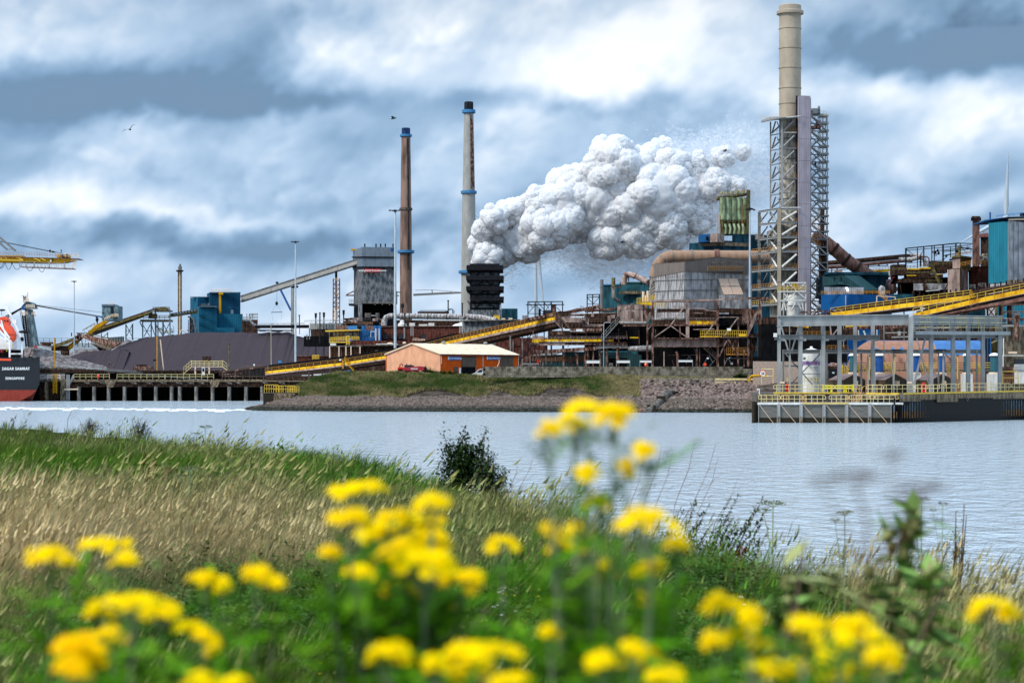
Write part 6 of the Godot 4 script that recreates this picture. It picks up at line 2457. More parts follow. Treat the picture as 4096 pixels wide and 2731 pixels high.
	plan_walls("house_front",M.rust_pale,[p2(1429,548.6),p2(1499,546.6),p2(1499,548),p2(1429,550)],hy(638,548),hy(540,548))
	plan_walls("cap",M.silo_ochre,[p2(1420,548),p2(1500,546),p2(1610,553),p2(1600,563),p2(1425,563)],hy(535,548),hy(520,548))
	b = nb()
	b.bar(v(1502,640,545.8),v(1502,860,545.8),0.3)
	put(b,"seam",M.rust_dark)
	b = nb()
	b.rod(v(1494,520,548),v(1494,435,548),0.4,8)
	put(b,"post",M.silo_ochre)
	rails(M.orange_rail,[[1500,625,1640,600,545,40],[1450,520,1600,500,550,22]],1.2,0.08,2)
	T("brown_tower_block","dark red brown tower block with pale machine on its roof","building",v(1670,800,550))
	plan_walls("wall",M.brick,[p2(1578,556),p2(1770,552),p2(1770,580),p2(1578,580)],7.9,hy(620,554))
	plan_walls("upper_wall",M.rust_dark,[p2(1690,560),p2(1770,558),p2(1770,570),p2(1690,570)],7.9,hy(345,558))
	b = nb()
	b.slab([v(1688,345,558),v(1770,345,558),v(1760,305,562),v(1700,312,562)],W(0,0,-3))
	put(b,"roof_hood",M.brick)
	bars("roof_pipe",M.grey_paint,558,[[1700,300,1755,296,8],[1720,290,1722,310,6]])
	blocks("pale_machine",M.trim_pale,553,[[1640,512,1755,560,3],[1650,560,1700,600,3],[1720,500,1755,520,2]])
	blocks("louvre",M.grey_shade,552.8,[[1660,525,1710,545,0.2],[1725,540,1750,560,0.2]])
	rails(M.orange_rail,[[1640,602,1760,590,551,30]],1.0,0.07,2)
	rails(M.grey_rail,[[1590,830,1640,830,548,40],[1670,820,1740,820,548,42]],1.4,0.08,2)
	T("brown_vent_chimney","square dark brown chimney with flared cap near turquoise hall","chimney",v(1645,560,548))
	var o := W(hx(1648,548),7.9,-548)
	b = nb()
	var w := ln(34,548)
	b.prism([p2(1614,546),p2(1682,546),p2(1682,552),p2(1614,552)],hy(620,548),hy(180,548))
	put(b,"shaft",M.duct_rust)
	b = nb()
	b.prism([p2(1600,545),p2(1696,545),p2(1696,553),p2(1600,553)],hy(180,548),hy(170,548))
	b.prism([p2(1608,545.5),p2(1688,545.5),p2(1688,552.5),p2(1608,552.5)],hy(170,548),hy(157,548))
	put(b,"cap",M.rust_dark)
	T("turquoise_hall","large hall with turquoise and grey clad walls and blue eaves","hall",v(1850,800,520))
	plan_walls("turquoise_wall",M.teal_clad,[p2(1765,520),p2(1948,514),p2(1960,530),p2(1775,530)],hy(775,517),hy(205,517))
	plan_walls("plinth",M.clad_grey,[p2(1765,520.2),p2(1948,514.2),p2(1960,530),p2(1775,530)],7.9,hy(775,517))
	plan_walls("grey_wall",M.clad_grey,[p2(1949,513.8),p2(2500,536),p2(2500,570),p2(1965,545)],7.9,hy(190,514))
	b = nb()
	b.slab([v(1732,196,523),v(1945,172,512.5),v(2500,150,534),v(2500,140,534),v(1945,158,512.5),v(1732,184,523)],W(0,0,-14))
	put(b,"eaves",M.blue_wall)
	b = nb()
	b.slab([v(1952,188,513.4),v(2500,176,535),v(2500,160,535),v(1952,172,513.4)],W(0,0,-0.3))
	put(b,"pale_band",M.trim_pale)
	bars("corner_strip",M.grey_paint,513.3,[[1949,200,1949,770,5]])
	b = nb()
	b.rod(v(1780,185,524),v(1780,113,524),ln(8,524),10)
	put(b,"flue",M.blue_wall)
	rails(M.ring_blue,[[1840,160,2080,135,525,18]],2.2,0.07)
	blocks("roof_unit",M.dark_steel,530,[[2075,118,2120,145,2]])
	for k in 9:
		b = nb()
		b.bar(v(1955 + k*45,205,513.6 + k*1.78),v(1955 + k*45,770,513.6 + k*1.78),0.1)
		put(b,"cladding_seam",M.grey_shade)
	blocks("side_shed",M.concrete_brown,505,[[1960,745,2300,800,3]])
	T("green_low_wall","green low building between dark platforms and yellow conveyor","building",v(950,900,520))
	blocks("wall",M.teal_dark,520,[[860,878,1060,1010,6]])
	T("wind_turbine","pale wind turbine rising behind the turquoise hall roof","wind turbine",v(1925,150,1700))
	crop(2048,0,1.1484)
	var d := 1700.0
	b = nb()
	var base := v(2279,985,d)
	b.rod(W(base.x,7.9,base.z),base,2.2,14,1.6)
	put(b,"mast",M.turbine)
	var hub := v(2270,998,d - 6)
	b = nb()
	b.ball(hub,W(2.2,2.2,3.2),8,12)
	put(b,"hub",M.turbine)
	for q in [[2283,698],[2060,1115],[2440,1150]]:
		b = nb()
		var tip := v(q[0],q[1],d - 6)
		var u := (tip - hub).normalized()
		var L := (tip - hub).length()
		b.pipe([hub,hub + u*L*0.06,hub + u*L*0.18,hub + u*L*0.5,tip],1.0,8,[1.0,1.1,2.2,1.4,0.2])
		put(b,"blade",M.turbine)
	crop(1800,900,2.091)
	d = 1500.0
	T("wind_turbine","pale wind turbine mast rising into the steam beside the black frame","wind turbine",W(hx(720,d),7.9,-d))
	b = nb()
	b.rod(W(hx(720,d),7.9,-d),v(718,130,d),ln(19,d),16,ln(10,d))
	put(b,"mast",M.turbine)
	b = nb()
	b.ball(v(718,125,d - 4),W(2.4,2.4,5),8,10)
	put(b,"nacelle",M.turbine)
	var hub2 := v(718,125,d - 9)
	for ang in [-2.75,-0.65,1.45]:
		b = nb()
		var u := W(cos(ang),-sin(ang),0)
		b.pipe([hub2,hub2 + u*4,hub2 + u*10,hub2 + u*30,hub2 + u*52],1.0,8,[0.9,1.0,1.9,1.2,0.2])
		put(b,"blade",M.turbine)
# ---------- coke works,brick buildings and chimneys in the middle ----------
func middle() -> void:
	var b := nb()
	crop(1800,900,2.091)
	var d := 880.0
	T("quench_tower","black timber and steel quench tower ringed with walkways under the steam","tower",W(hx(295,d),7.9,-d))
	plan_walls("shaft",M.black,[p2(178,d),p2(412,d),p2(412,d + 22),p2(178,d + 22)],hy(715,d),hy(362,d))
	plan_walls("base",M.soot,[p2(150,d - 3),p2(425,d - 3),p2(425,d + 25),p2(150,d + 25)],7.9,hy(712,d))
	for q in [[352,378,138,446],[446,462,135,450],[534,548,135,450],[622,634,168,450]]:
		b = nb()
		b.box(v(q[2],q[1] - 4,d - 4),v(q[3],q[1] - 11,d + 24))
		put(b,"walkway",M.dark_steel)
		b = nb()
		b.rail(v(q[2],q[1] - 11,d - 4),v(q[3],q[1] - 11,d - 4),ln(24,d),1.6,0.07,2)
		b.rail(v(q[3],q[1] - 11,d - 4),v(q[3],q[1] - 11,d + 20),ln(24,d),2.4,0.07,1)
		put(b,"railing",M.dark_steel)
	for k in 4:
		var y0: float = [712,624,536,450][k]
		var y1: float = [634,548,460,370][k]
		for x in [[178,290],[405,290]]:
			b = nb()
			b.bar(v(x[0],y0,d - 1),v(x[1],y1,d - 1),0.5)
			put(b,"brace",M.dark_steel)
		for x in [172,410]:
			b = nb()
			b.bar(v(x,y0,d - 2),v(x,y1,d - 2),0.7)
			b.bar(v(x,y1 + 40,d - 2),v(x + (-26 if x < 300 else 26),y1,d - 2),0.4)
			put(b,"leg",M.dark_steel)
		for j in 5:
			b = nb()
			b.box(v(182,y0 - 6 - j*16,d - 0.25),v(408,y0 - 19 - j*16,d))
			put(b,"plank",M.soot if (j + k) % 3 else M.dark_steel)
	b = nb()
	b.box(v(165,372,d - 2),v(418,352,d + 24))
	put(b,"crown",M.dark_steel)
	b = nb()
	b.rod(v(425,640,d - 1),v(425,790,d - 1),0.2,5)
	b.rod(v(415,640,d - 1),v(415,790,d - 1),0.2,5)
	put(b,"ladder",M.white_paint)
	T("dark_blue_shed","dark blue windowless shed at the foot of the quench tower","shed",v(500,790,860))
	plan_walls("wall",M.teal_deep,[p2(430,860),p2(565,860),p2(565,880),p2(430,880)],7.9,hy(698,860))
	blocks("vent",M.trim_pale,858,[[432,778,462,790,2],[490,776,522,790,2]])
	rails(M.yellow_rail,[[365,790,415,785,855,32]],1.5,0.12,2)
	blocks("yellow_gate",M.yellow,854,[[365,760,415,788,0.3]])
	b = nb()
	b.box(v(605,755,840),v(645,790,844))
	one(b,"pale_kiosk",M.clad_grey,"small pale kiosk on the skyline beside the black frame","kiosk",v(625,790,840))
	crop(900,900,2.091)
	T("long_gas_main","long stained pale gas main with elbow on the brick works roofs","pipe",v(1330,830,700))
	b = nb()
	b.pipe([v(1330,840,700),v(1332,800,700),v(1345,775,700),v(1375,762,700),v(1430,760,700),v(2050,768,700),v(2150,775,698),v(2270,800,694)],ln(24,700),18)
	put(b,"pipe",M.duct_white)
	for x in [1400,1540,1690,1850,2000]:
		b = nb()
		b.pipe([v(x,761 + (x - 1400)*0.01,700),v(x + 8,761 + (x - 1400)*0.01,700)],ln(26,700),18)
		put(b,"flange",M.concrete_dark)
	bars("white_pipe",M.white_paint,695,[[1655,795,2010,797,8],[2010,797,2030,780,8]])
	bars("valve_post",M.dark_steel,697,[[1370,770,1370,830,5],[1385,765,1385,840,5],[1398,780,1398,840,6]])
	blocks("dark_gallery",M.rust_dark,706,[[1430,795,2000,855,4]])
	blocks("dark_gallery",M.rust_dark,712,[[1610,722,1870,745,5]])
	bars("gallery_pipe",M.dark_steel,711,[[1625,715,1850,714,5],[1820,735,1900,700,6],[1905,705,1905,740,8],[1915,712,1915,745,5],[1870,700,1905,705,5]])
	T("grey_storage_wall","long grey concrete store with blackened roof edge behind the belts","building",v(2250,860,640))
	plan_walls("wall",M.soot,[p2(1985,640),p2(2470,630),p2(2470,650),p2(1985,660)],7.9,hy(805,640))
	crop(1800,900,2.091)
	plan_walls("roof_slab",M.concrete,[p2(105,638),p2(590,628),p2(590,652),p2(105,662)],hy(803,638),hy(797,638))
	crop(900,900,2.091)
	rails(M.white_paint,[[1963,905,1985,905,630,140]],1.0,0.1,8)
	T("brick_works","long dark red brick works with small windows and white rooftop units","building",v(1500,960,660))
	plan_walls("wall",M.brick,[p2(1308,660),p2(2005,655),p2(2005,680),p2(1308,680)],7.9,hy(852,660))
	for x in [1325,1388,1451,1640,1828]:
		b = nb()
		b.box(v(x,955,657.5),v(x + 38,910,659))
		put(b,"window_frame",M.rust_dark)
		b = nb()
		b.box(v(x + 3,952,657.3),v(x + 35,914,657.5))
		put(b,"pane",M.glass_dark)
		b = nb()
		b.bar(v(x + 19,952,657.2),v(x + 19,914,657.2),0.15)
		put(b,"glazing_bar",M.rust_dark)
	plan_walls("coping",M.brick_pale,[p2(1306,659.5),p2(2006,654.5),p2(2006,681),p2(1306,681)],hy(852,660),hy(846,660))
	blocks("roof_unit",M.white_paint,665,[[1540,818,1585,848,3],[1620,828,1690,848,3],[1700,818,1748,848,3]])
	b = nb()
	b.lathe(W(hx(1481,664),hy(848,664),-664),[Vector2(1.5,0),Vector2(1.4,0.9),Vector2(0.8,1.2),Vector2(0.7,1.9),Vector2(0,2.2)],12)
	put(b,"roof_cowl",M.white_paint)
	b = nb()
	b.slab([v(1885,850,664),v(1985,850,664),v(1978,815,668),v(1920,830,668)],W(0,0,-2))
	put(b,"white_cover",M.white)
	for q in [[1500,858,950],[1877,862,930]]:
		b = nb()
		b.pipe([v(q[0],q[2],657),v(q[0],q[1] + 8,657),v(q[0] - 4,q[1],657)],0.25,6)
		put(b,"downpipe",M.grey_paint)
	b = nb()
	b.rail(v(1552,930,654),v(1575,930,654),ln(75,654),1.2,0.09,8)
	put(b,"caged_ladder",M.grey_paint)
	rails(M.trim_pale,[[1572,985,1618,985,648,36],[1625,980,1670,978,650,24]],1.1,0.1,2)
	T("low_brick_building","low brown brick building with dark flat roof before the blue building","building",v(1200,1000,640))
	plan_walls("wall",M.brick,[p2(1045,640),p2(1420,638),p2(1700,640),p2(1700,655),p2(1045,655)],7.9,hy(968,640))
	plan_walls("dark_roof",M.concrete_dark,[p2(1000,618),p2(1700,612),p2(1700,640),p2(1000,640)],hy(1010,618),hy(1003,618))
	plan_walls("lower_wall",M.rust_dark,[p2(1130,620),p2(1700,614),p2(1700,630),p2(1130,630)],7.9,hy(1010,618))
	blocks("roof_light",M.white_paint,622,[[1260,992,1300,1000,3],[1305,990,1370,998,3],[1375,992,1440,1000,3]])
	blocks("window",M.grey_shade,617,[[1255,1045,1280,1085,0.2],[1430,1030,1470,1045,0.2]])
	b = nb()
	b.ball(v(1500,987,625),W(0.6,0.4,0.5),6,12)
	b.ball(v(1380,990,624),W(1.0,0.3,0.6),6,12)
	put(b,"covered_heap",M.trim_pale)
	T("blue_building","bright blue building with one white framed window beside yellow canopy","building",v(1160,965,645))
	plan_walls("wall",M.blue_bright,[p2(1028,650),p2(1128,645),p2(1305,647),p2(1305,660),p2(1028,662)],7.9,hy(840,646))
	b = nb()
	b.box(v(1216,938,644),v(1252,888,644.5))
	var wf := put(b,"window",M.white)
	b = nb()
	b.box(v(1220,934,643.8),v(1248,892,644))
	put(b,"pane",M.blue_tank,wf)
	for x in [1260,1288]:
		b = nb()
		b.bar(v(x,965,644),v(x,865,644),0.35)
		put(b,"downpipe",M.white_paint)
	b = nb()
	b.bar(v(1124,935,642),v(1124,850,642),0.4)
	b.ball(v(1122,852,642),W(0.8,0.8,0.8),6,8)
	put(b,"vent_pipe",M.dark_steel)
	blocks("rusty_patch",M.brick_pale,644.4,[[1180,842,1240,880,0.3]])
	T("yellow_canopy_platform","dark cabin with thin yellow canopy and yellow railed platform","platform",v(980,990,640))
	b = nb()
	b.slab([v(836,890,640),v(836,880,640),v(1124,873,638),v(1124,881,638)],W(0,0,-8))
	put(b,"canopy",M.yellow_rail)
	b = nb()
	b.slab([v(918,945,642),v(905,890,642),v(1120,885,641),v(1120,945,641)],W(0,0,-4))
	put(b,"cabin",M.concrete_brown)
	blocks("cabin_window",M.grey_shade,640.6,[[1000,900,1060,935,0.2],[1072,900,1105,935,0.2]])
	rails(M.yellow_rail,[[876,975,1010,968,636,34],[1050,965,1120,963,636,30]],0.7,0.1,3)
	blocks("deck",M.yellow_rail,636,[[872,975,1045,984,4]])
	b = nb()
	b.rail(v(1015,1005,635),v(1040,1005,635),ln(75,635),0.8,0.13,6)
	put(b,"ladder_cage",M.yellow_rail)
	blocks("dark_underside",M.black,640,[[905,985,1045,1015,4]])
	blocks("white_box",M.white_paint,634,[[878,988,925,1008,2]])
	T("brown_bin_wall","row of rust brown upright sheets with pale posts above dark conveyor","wall",v(1000,1080,610))
	for k in 17:
		b = nb()
		b.box(v(878 + k*14.4,1150,610 + (k % 2)*0.5),v(890 + k*14.4,1018,611 + (k % 2)*0.5))
		put(b,"sheet",M.wood_brown if k % 3 else M.duct_rust)
	b = nb()
	b.box(v(874,1160,610.9),v(1130,1016,612.5))
	put(b,"backing",M.rust_dark)
	b = nb()
	b.box(v(872,1018,609),v(1150,1010,613))
	put(b,"top_rail",M.concrete_dark)
	for x in [874,952,1010,1052,1128]:
		b = nb()
		b.bar(v(x,1110,609),v(x,1015,609),0.3)
		put(b,"post",M.trim_pale)
	crop(1180,1150,2.891)
	T("round_basins","pair of wide round concrete basins on stilts behind the ore heap","basin",v(300,620,740))
	for q in [[235,120,740,405],[450,110,760,400]]:
		var c := W(hx(q[0] + 30,q[2]),0,-q[2] - 15)
		var r := ln(q[1] + 20,q[2])
		b = nb()
		b.lathe(c,[Vector2(r*0.93,hy(565,q[2])),Vector2(r*0.97,hy(470,q[2]))],30)
		put(b,"drum",M.rust_dark if q[0] < 300 else M.concrete_brown)
		b = nb()
		b.lathe(c,[Vector2(r,hy(470,q[2])),Vector2(r,hy(q[3],q[2])),Vector2(r*0.9,hy(q[3],q[2]))],30)
		put(b,"rim",M.concrete)
		b = nb()
		for k in 26:
			var a := TAU*k / 26
			b.bar(c + W(cos(a)*r*1.01,hy(470,q[2]),sin(a)*r*1.01),c + W(cos(a)*r*1.01,hy(q[3] - 12,q[2]),sin(a)*r*1.01),0.2)
		put(b,"rim_posts",M.grey_rail,null,"","stuff")
	bars("stilt",M.concrete,738,[[165,470,165,600,12],[135,540,135,600,10],[395,470,395,640,8],[50,470,50,540,10]])
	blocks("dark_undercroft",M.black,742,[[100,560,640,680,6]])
	rails(M.grey_rail,[[110,402,560,390,735,22]],2.5,0.1,1)
	T("flare_burners","three slim stacks with flared black heads above the round basins","stack",v(330,390,760))
	for q in [[238,295],[332,287],[560,260]]:
		b = nb()
		b.lathe(W(hx(q[0],770),0,-770),[Vector2(ln(6,770),8),Vector2(ln(7,770),hy(q[1] + 60,770)),Vector2(ln(12,770),hy(q[1] + 50,770)),Vector2(ln(15,770),hy(q[1],770)),Vector2(ln(10,770),hy(q[1],770))],12)
		put(b,"burner",M.stack_cap)
	T("roof_clutter","band of dark rusty pipes and machines on roofs below the coal tower","pipework",v(780,430,770))
	for k in 46:
		b = nb()
		var x := rr(560,1000)
		var yy := rr(362,425)
		if rf() < 0.6: b.bar(v(x,yy,765 + rf()*8),v(x + rr(20,120),yy + rr(-4,4),765 + rf()*8),rr(0.3,1.2))
		else: b.box(v(x,yy,768),v(x + rr(8,40),yy + rr(8,30),771))
		put(b,"pipe",[M.rust_dark,M.rust,M.concrete_brown,M.dark_steel,M.rust_pale][rng.randi() % 5])
	blocks("roof",M.rust_dark,772,[[560,385,1010,450,20]])
	blocks("beam",M.wood_brown,764,[[565,400,760,412,1],[770,395,900,425,1]])
	T("brown_annex","low mauve brown annex between the basins and the blue building","building",v(540,470,655))
	blocks("wall",M.brick_pale,655,[[465,440,615,700,10]])
	crop(900,900,2.091)
	d = 950.0
	T("coal_tower","tall grey coal tower streaked with soot under a slate blue top","tower",W(hx(1150,d),7.9,-d))
	var L := p2(1076,975)
	var K := p2(1146,950)
	var Q := p2(1416,952)
	var S := L + (Q - K)
	plan_walls("concrete_shaft",M.soot,[L,K,Q,S],hy(655,d),hy(352,d))
	plan_walls("upper_house",M.coal_upper,[L + Vector2(-0.5,0),K + Vector2(0,0.8),Q + Vector2(0.6,0.8),S],hy(350,d),hy(184,d))
	for q in [352,268]:
		b = nb()
		b.bar(W(K.x,hy(q,d),K.y + 1.0),W(Q.x,hy(q,d),Q.y + 1.0),0.5)
		b.bar(W(L.x - 0.8,hy(q,975),L.y),W(K.x - 0.3,hy(q,d),K.y + 1.0),0.5)
		put(b,"seam",M.black)
	blocks("blue_corner",M.blue_wall,948.9,[[1385,190,1414,222,0.5]])
	plan_walls("dark_base",M.black,[p2(1150,958),p2(1410,958),p2(1410,975),p2(1150,975)],7.9,hy(655,d))  # base walls plain black, set back under the shaft
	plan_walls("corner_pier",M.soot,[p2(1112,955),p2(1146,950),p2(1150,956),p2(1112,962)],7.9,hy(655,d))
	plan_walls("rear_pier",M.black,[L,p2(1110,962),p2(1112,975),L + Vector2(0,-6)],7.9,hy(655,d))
	blocks("ledge",M.concrete,948,[[1146,645,1414,655,3]])
	for x in [1248,1310,1370]:
		b = nb()
		b.box(v(x,668,948),v(x + 10,652,950))
		put(b,"corbel",M.concrete)
	for x in [1185,1205,1275]:
		b = nb()
		b.rod(v(x,790,947),v(x,735,947),1.0,10)
		put(b,"chute",M.concrete_dark)
	bars("painted_gap_light",M.mast,951,[[1215,757,1258,757,8]])  # pale bar painted as daylight seen past the chutes
	b = nb()
	b.box(v(1164,394,948.6),v(1302,367,949.2))
	var sg := put(b,"banner",M.sign_red)
	words("Veiligheid Overwinnen",1.2,0.05,Transform3D(R,v(1233,380,948.5)),M.white,sg)
	b = nb()
	b.box(v(1050,213,970),v(1098,200,972))
	put(b,"orange_beam",M.crane_yellow)
	b = nb()
	b.box(v(1008,592,972),v(1076,584,974))
	b.rod(v(1015,582,973),v(1076,552,973),0.3,6)
	put(b,"jib_beam",M.duct_rust)
	b = nb()
	b.slab([v(1032,655,970),v(1076,655,965),v(1100,668,955),v(1040,662,968)],W(0,-0.8,0))
	put(b,"balcony",M.dark_steel)
	rails(M.grey_rail,[[1036,652,1075,652,968,30],[1155,650,1170,650,947,105]],1.5,0.12,3)
	for x in [1168,1262,1301,1340,1404]:
		b = nb()
		b.bar(v(x,184,955),v(x,160,955),0.6)
		b.bar(v(x - 5,161,955),v(x + 5,161,955),0.6)
		put(b,"roof_vent",M.dark_steel)
	b = nb()
	b.box(v(1418,660,955),v(1440,555,960))
	put(b,"side_stair",M.dark_steel)
	b = nb()
	b.bar(v(1440,562,956),v(1468,562,956),0.5)
	b.bar(v(1440,590,956),v(1455,590,956),0.5)
	put(b,"side_arm",M.grey_shade)
	T("inclined_gallery","long grey inclined conveyor gallery rising to the coal tower","conveyor gallery",v(130,645,1020))
	var a0 := v(128,598,1022)
	var a1 := v(1118,284,962)
	var z0 := v(128,643,1022)
	var z1 := v(1118,326,962)
	var cutsx := [0.0,0.27,0.46,0.555,0.83,1.0]
	for k in 5:
		b = nb()
		var t0: float = cutsx[k] + 0.001
		var t1: float = cutsx[k + 1] - 0.001
		b.slab([z0.lerp(z1,t0),z0.lerp(z1,t1),a0.lerp(a1,t1),a0.lerp(a1,t0)],W(0,0,-6))
		put(b,"gallery_section",M.stack_grey)
	b = nb()
	b.bar(a0 + W(0,0.2,0),a1 + W(0,0.2,0),0.5,0.6)
	put(b,"roof_edge",M.soot)
	b = nb()
	b.bar(z0 + W(0,0.2,0.5),z1 + W(0,0.2,0.1),0.3,0.4)
	put(b,"lower_edge",M.soot)
	b = nb()
	b.bar(v(563,505,995),W(hx(563,995),7.9,-995),ln(22,995),3)
	put(b,"tall_leg",M.stack_grey)
	b = nb()
	b.bar(v(553,520,994),v(610,515,994),1.0)
	put(b,"cap",M.dark_steel)
	b = nb()
	b.bar(v(462,540,1000),v(550,715,998),ln(13,1000))
	put(b,"slanting_leg",M.pump_blue)
	T("hoist_spreader","spreader beam hanging on thin ropes below the inclined gallery","hoist",v(430,730,990))
	bars("beam",M.dark_steel,990,[[385,730,475,727,5]])
	bars("rope",M.grey_shade,990,[[430,480,427,650,1.2],[436,480,434,650,1.2],[430,665,388,728,1.2],[430,665,472,726,1.2],[388,732,398,800,1],[472,730,466,800,1]])
	b = nb()
	b.ball(v(430,655,990),W(0.7,1.0,0.7),6,8)
	put(b,"hook_block",M.dark_steel)
	b = nb()
	b.box(v(422,490,990),v(445,475,992))
	put(b,"winch",M.dark_steel)
	T("lattice_flare","slim red brown lattice mast with black pipe beside the coal tower","flare stack",W(hx(928,900),7.9,-900))
	d = 900.0
	for q in [[905,880],[957,962],[925,932]]:
		b = nb()
		b.bar(W(hx(q[0] - 6 if q[0] < 910 else q[0],d),7.9,-d - (3 if q[0] == 925 else 0)),v(q[0],450,d),0.5)
		put(b,"leg",M.duct_rust)
	for k in 9:
		var y0 := 800.0 - k*38
		b = nb()
		b.bar(v(903,y0,d),v(958,y0,d),0.3)
		b.bar(v(903,y0,d),v(958,y0 - 38,d),0.25)
		if k % 2: b.bar(v(958,y0,d),v(903,y0 - 38,d),0.25)
		put(b,"lacing",M.duct_rust)
	b = nb()
	b.rod(v(928,800,d),v(928,392,d),ln(7,d),10)
	put(b,"pipe",M.duct_rust)
	b = nb()
	b.rod(v(928,440,d),v(928,390,d),ln(10,d),12)
	put(b,"tip",M.black)
	rails(M.orange_rail,[[900,468,958,468,d - 1,20],[905,588,958,588,d - 1,16],[900,710,958,708,d - 1,16]],1.4,0.12,1)
	b = nb()
	b.rod(v(922,790,d - 1),v(922,712,d - 1),ln(9,d),10)
	put(b,"pale_drum",M.trim_pale)
	T("pipe_bridge","dark pipe bridge with railing running behind the ore heap","pipe bridge",v(400,860,900))
	bars("pipe",M.dark_steel,900,[[250,850,700,848,26],[250,880,560,882,10]],2.0)
	rails(M.grey_rail,[[270,838,660,832,898,14]],3,0.12,1)
	bars("pale_patch",M.mast,902,[[285,886,340,886,8],[385,888,480,888,10]])
	T("dark_kiln_house","sooty machine house with pipes and railings against the blue mill","building",v(200,880,940))
	plan_walls("wall",M.rust_dark,[p2(140,945),p2(272,940),p2(272,960),p2(140,960)],7.9,hy(790,940))
	b = nb()
	b.pipe([v(150,800,935),v(205,800,935),v(235,830,935),v(285,858,932)],ln(13,935),12)
	put(b,"pipe",M.soot)
	bars("pipe",M.dark_steel,936,[[165,800,165,890,8],[190,830,190,890,6],[205,840,206,890,5],[180,740,180,790,4],[205,745,205,790,5],[225,740,225,790,5]])
	rails(M.silo_ochre,[[150,790,270,785,935,22],[200,760,270,757,936,18]],1.6,0.12,2)
	T("distant_crane_jib","thin grey crane jib stretching between the brown and white chimneys","crane",v(1780,580,1400))
	b = nb()
	b.bar(v(1575,588,1400),v(1990,566,1400),0.9)
	put(b,"lower_chord",M.grey_shade)
	b = nb()
	b.bar(v(1575,578,1400),v(1900,562,1400),0.6)
	put(b,"upper_chord",M.grey_shade)
	for k in 24:
		b = nb()
		var x := 1575.0 + k*16
		b.bar(v(x,588 - k*0.9,1400),v(x + 8,577 - k*0.75,1400),0.5)
		b.bar(v(x + 8,577 - k*0.75,1400),v(x + 16,588 - k*0.9,1400),0.5)
		put(b,"lacing",M.grey_shade)
	b = nb()
	b.bar(v(1735,578,1400),v(1730,542,1400),0.7)
	b.bar(v(1730,542,1400),v(1590,545,1400),0.3)
	b.bar(v(1730,542,1400),v(1980,562,1400),0.3)
	put(b,"tie",M.grey_shade)
	b = nb()
	b.bar(W(hx(1545,1402),7.9,-1402),v(1545,575,1402),2.0)
	put(b,"mast",M.grey_shade)
func chimneys() -> void:
	var b := nb()
	var d := 1000.0
	crop(0,0,1.1484)
	var c := W(hx(1864,d),0,-d)
	T("brown_chimney","tall tapering brown concrete chimney with blue rings and dark cap","chimney",W(c.x,7.9,-d))
	var w := func(px: float) -> float: return ln(px,d)
	b = nb()
	b.lathe(c,[Vector2(w.call(29),7.9),Vector2(w.call(27.5),hy(1180,d)),Vector2(w.call(25.5),hy(962,d))],28)
	put(b,"lower_shaft",M.stack_brown)
	b = nb()
	b.lathe(c,[Vector2(w.call(25),hy(962,d)),Vector2(w.call(20.5),hy(628,d))],28)
	put(b,"upper_shaft",M.stack_brown)
	b = nb()
	b.lathe(c,[Vector2(w.call(20),hy(628,d)),Vector2(w.call(19.5),hy(590,d)),Vector2(w.call(18.5),hy(588,d)),Vector2(w.call(15),hy(588,d)),Vector2(w.call(15),hy(610,d)),Vector2(0,hy(610,d))],28)
	put(b,"cap",M.cap_blue)
	for q in [[630,618,28,0],[968,955,30,1],[1164,1150,39,2]]:
		b = nb()
		b.lathe(c,[Vector2(w.call(q[2] - 8),hy(q[0],d)),Vector2(w.call(q[2]),hy(q[0] - 3,d)),Vector2(w.call(q[2]),hy(q[1],d)),Vector2(w.call(q[2] - 9),hy(q[1],d))],28)
		put(b,"ring",M.concrete_dark if q[3] == 1 else M.ring_blue)
	b = nb()
	for k in 3:
		var x := 8.0 + k*5
		b.bar(W(c.x + w.call(x),hy(1240,d),-d + w.call(25)),W(c.x + w.call(x*0.75),hy(640,d),-d + w.call(19)),0.25)
	put(b,"ladder_strip",M.stack_cap)
	c = W(hx(2153,d),0,-d)
	T("white_chimney","taller pale grey concrete chimney streaked with rust, dark top and blue rings","chimney",W(c.x,7.9,-d))
	b = nb()
	b.lathe(c,[Vector2(w.call(38),7.9),Vector2(w.call(34),hy(1250,d)),Vector2(w.call(29.5),hy(890,d))],28)
	put(b,"lower_shaft",M.stack_grey)
	b = nb()
	b.lathe(c,[Vector2(w.call(28.5),hy(880,d)),Vector2(w.call(21.5),hy(515,d))],28)
	put(b,"upper_shaft",M.stack_grey)
	b = nb()
	b.lathe(c,[Vector2(w.call(21.5),hy(508,d)),Vector2(w.call(20.5),hy(469,d)),Vector2(w.call(16),hy(467,d)),Vector2(w.call(16),hy(490,d)),Vector2(0,hy(490,d))],28)
	put(b,"cap",M.stack_cap)
	for q in [[522,505,31],[892,877,37],[1258,1243,47]]:
		b = nb()
		b.lathe(c,[Vector2(w.call(q[2] - 10),hy(q[0],d)),Vector2(w.call(q[2]),hy(q[0] - 3,d)),Vector2(w.call(q[2]),hy(q[1],d)),Vector2(w.call(q[2] - 11),hy(q[1],d))],28)
		put(b,"ring",M.ring_blue)
	b = nb()
	for k in 4:
		var x := 10.0 + k*3.4
		b.bar(W(c.x + w.call(x*1.25),hy(870,d),-d + w.call(29 - k*2.0)),W(c.x + w.call(x*0.9),hy(520 + k*12,d),-d + w.call(21.5 - k)),0.5,0.12)
	put(b,"rust_streak",M.rust,null,"","")
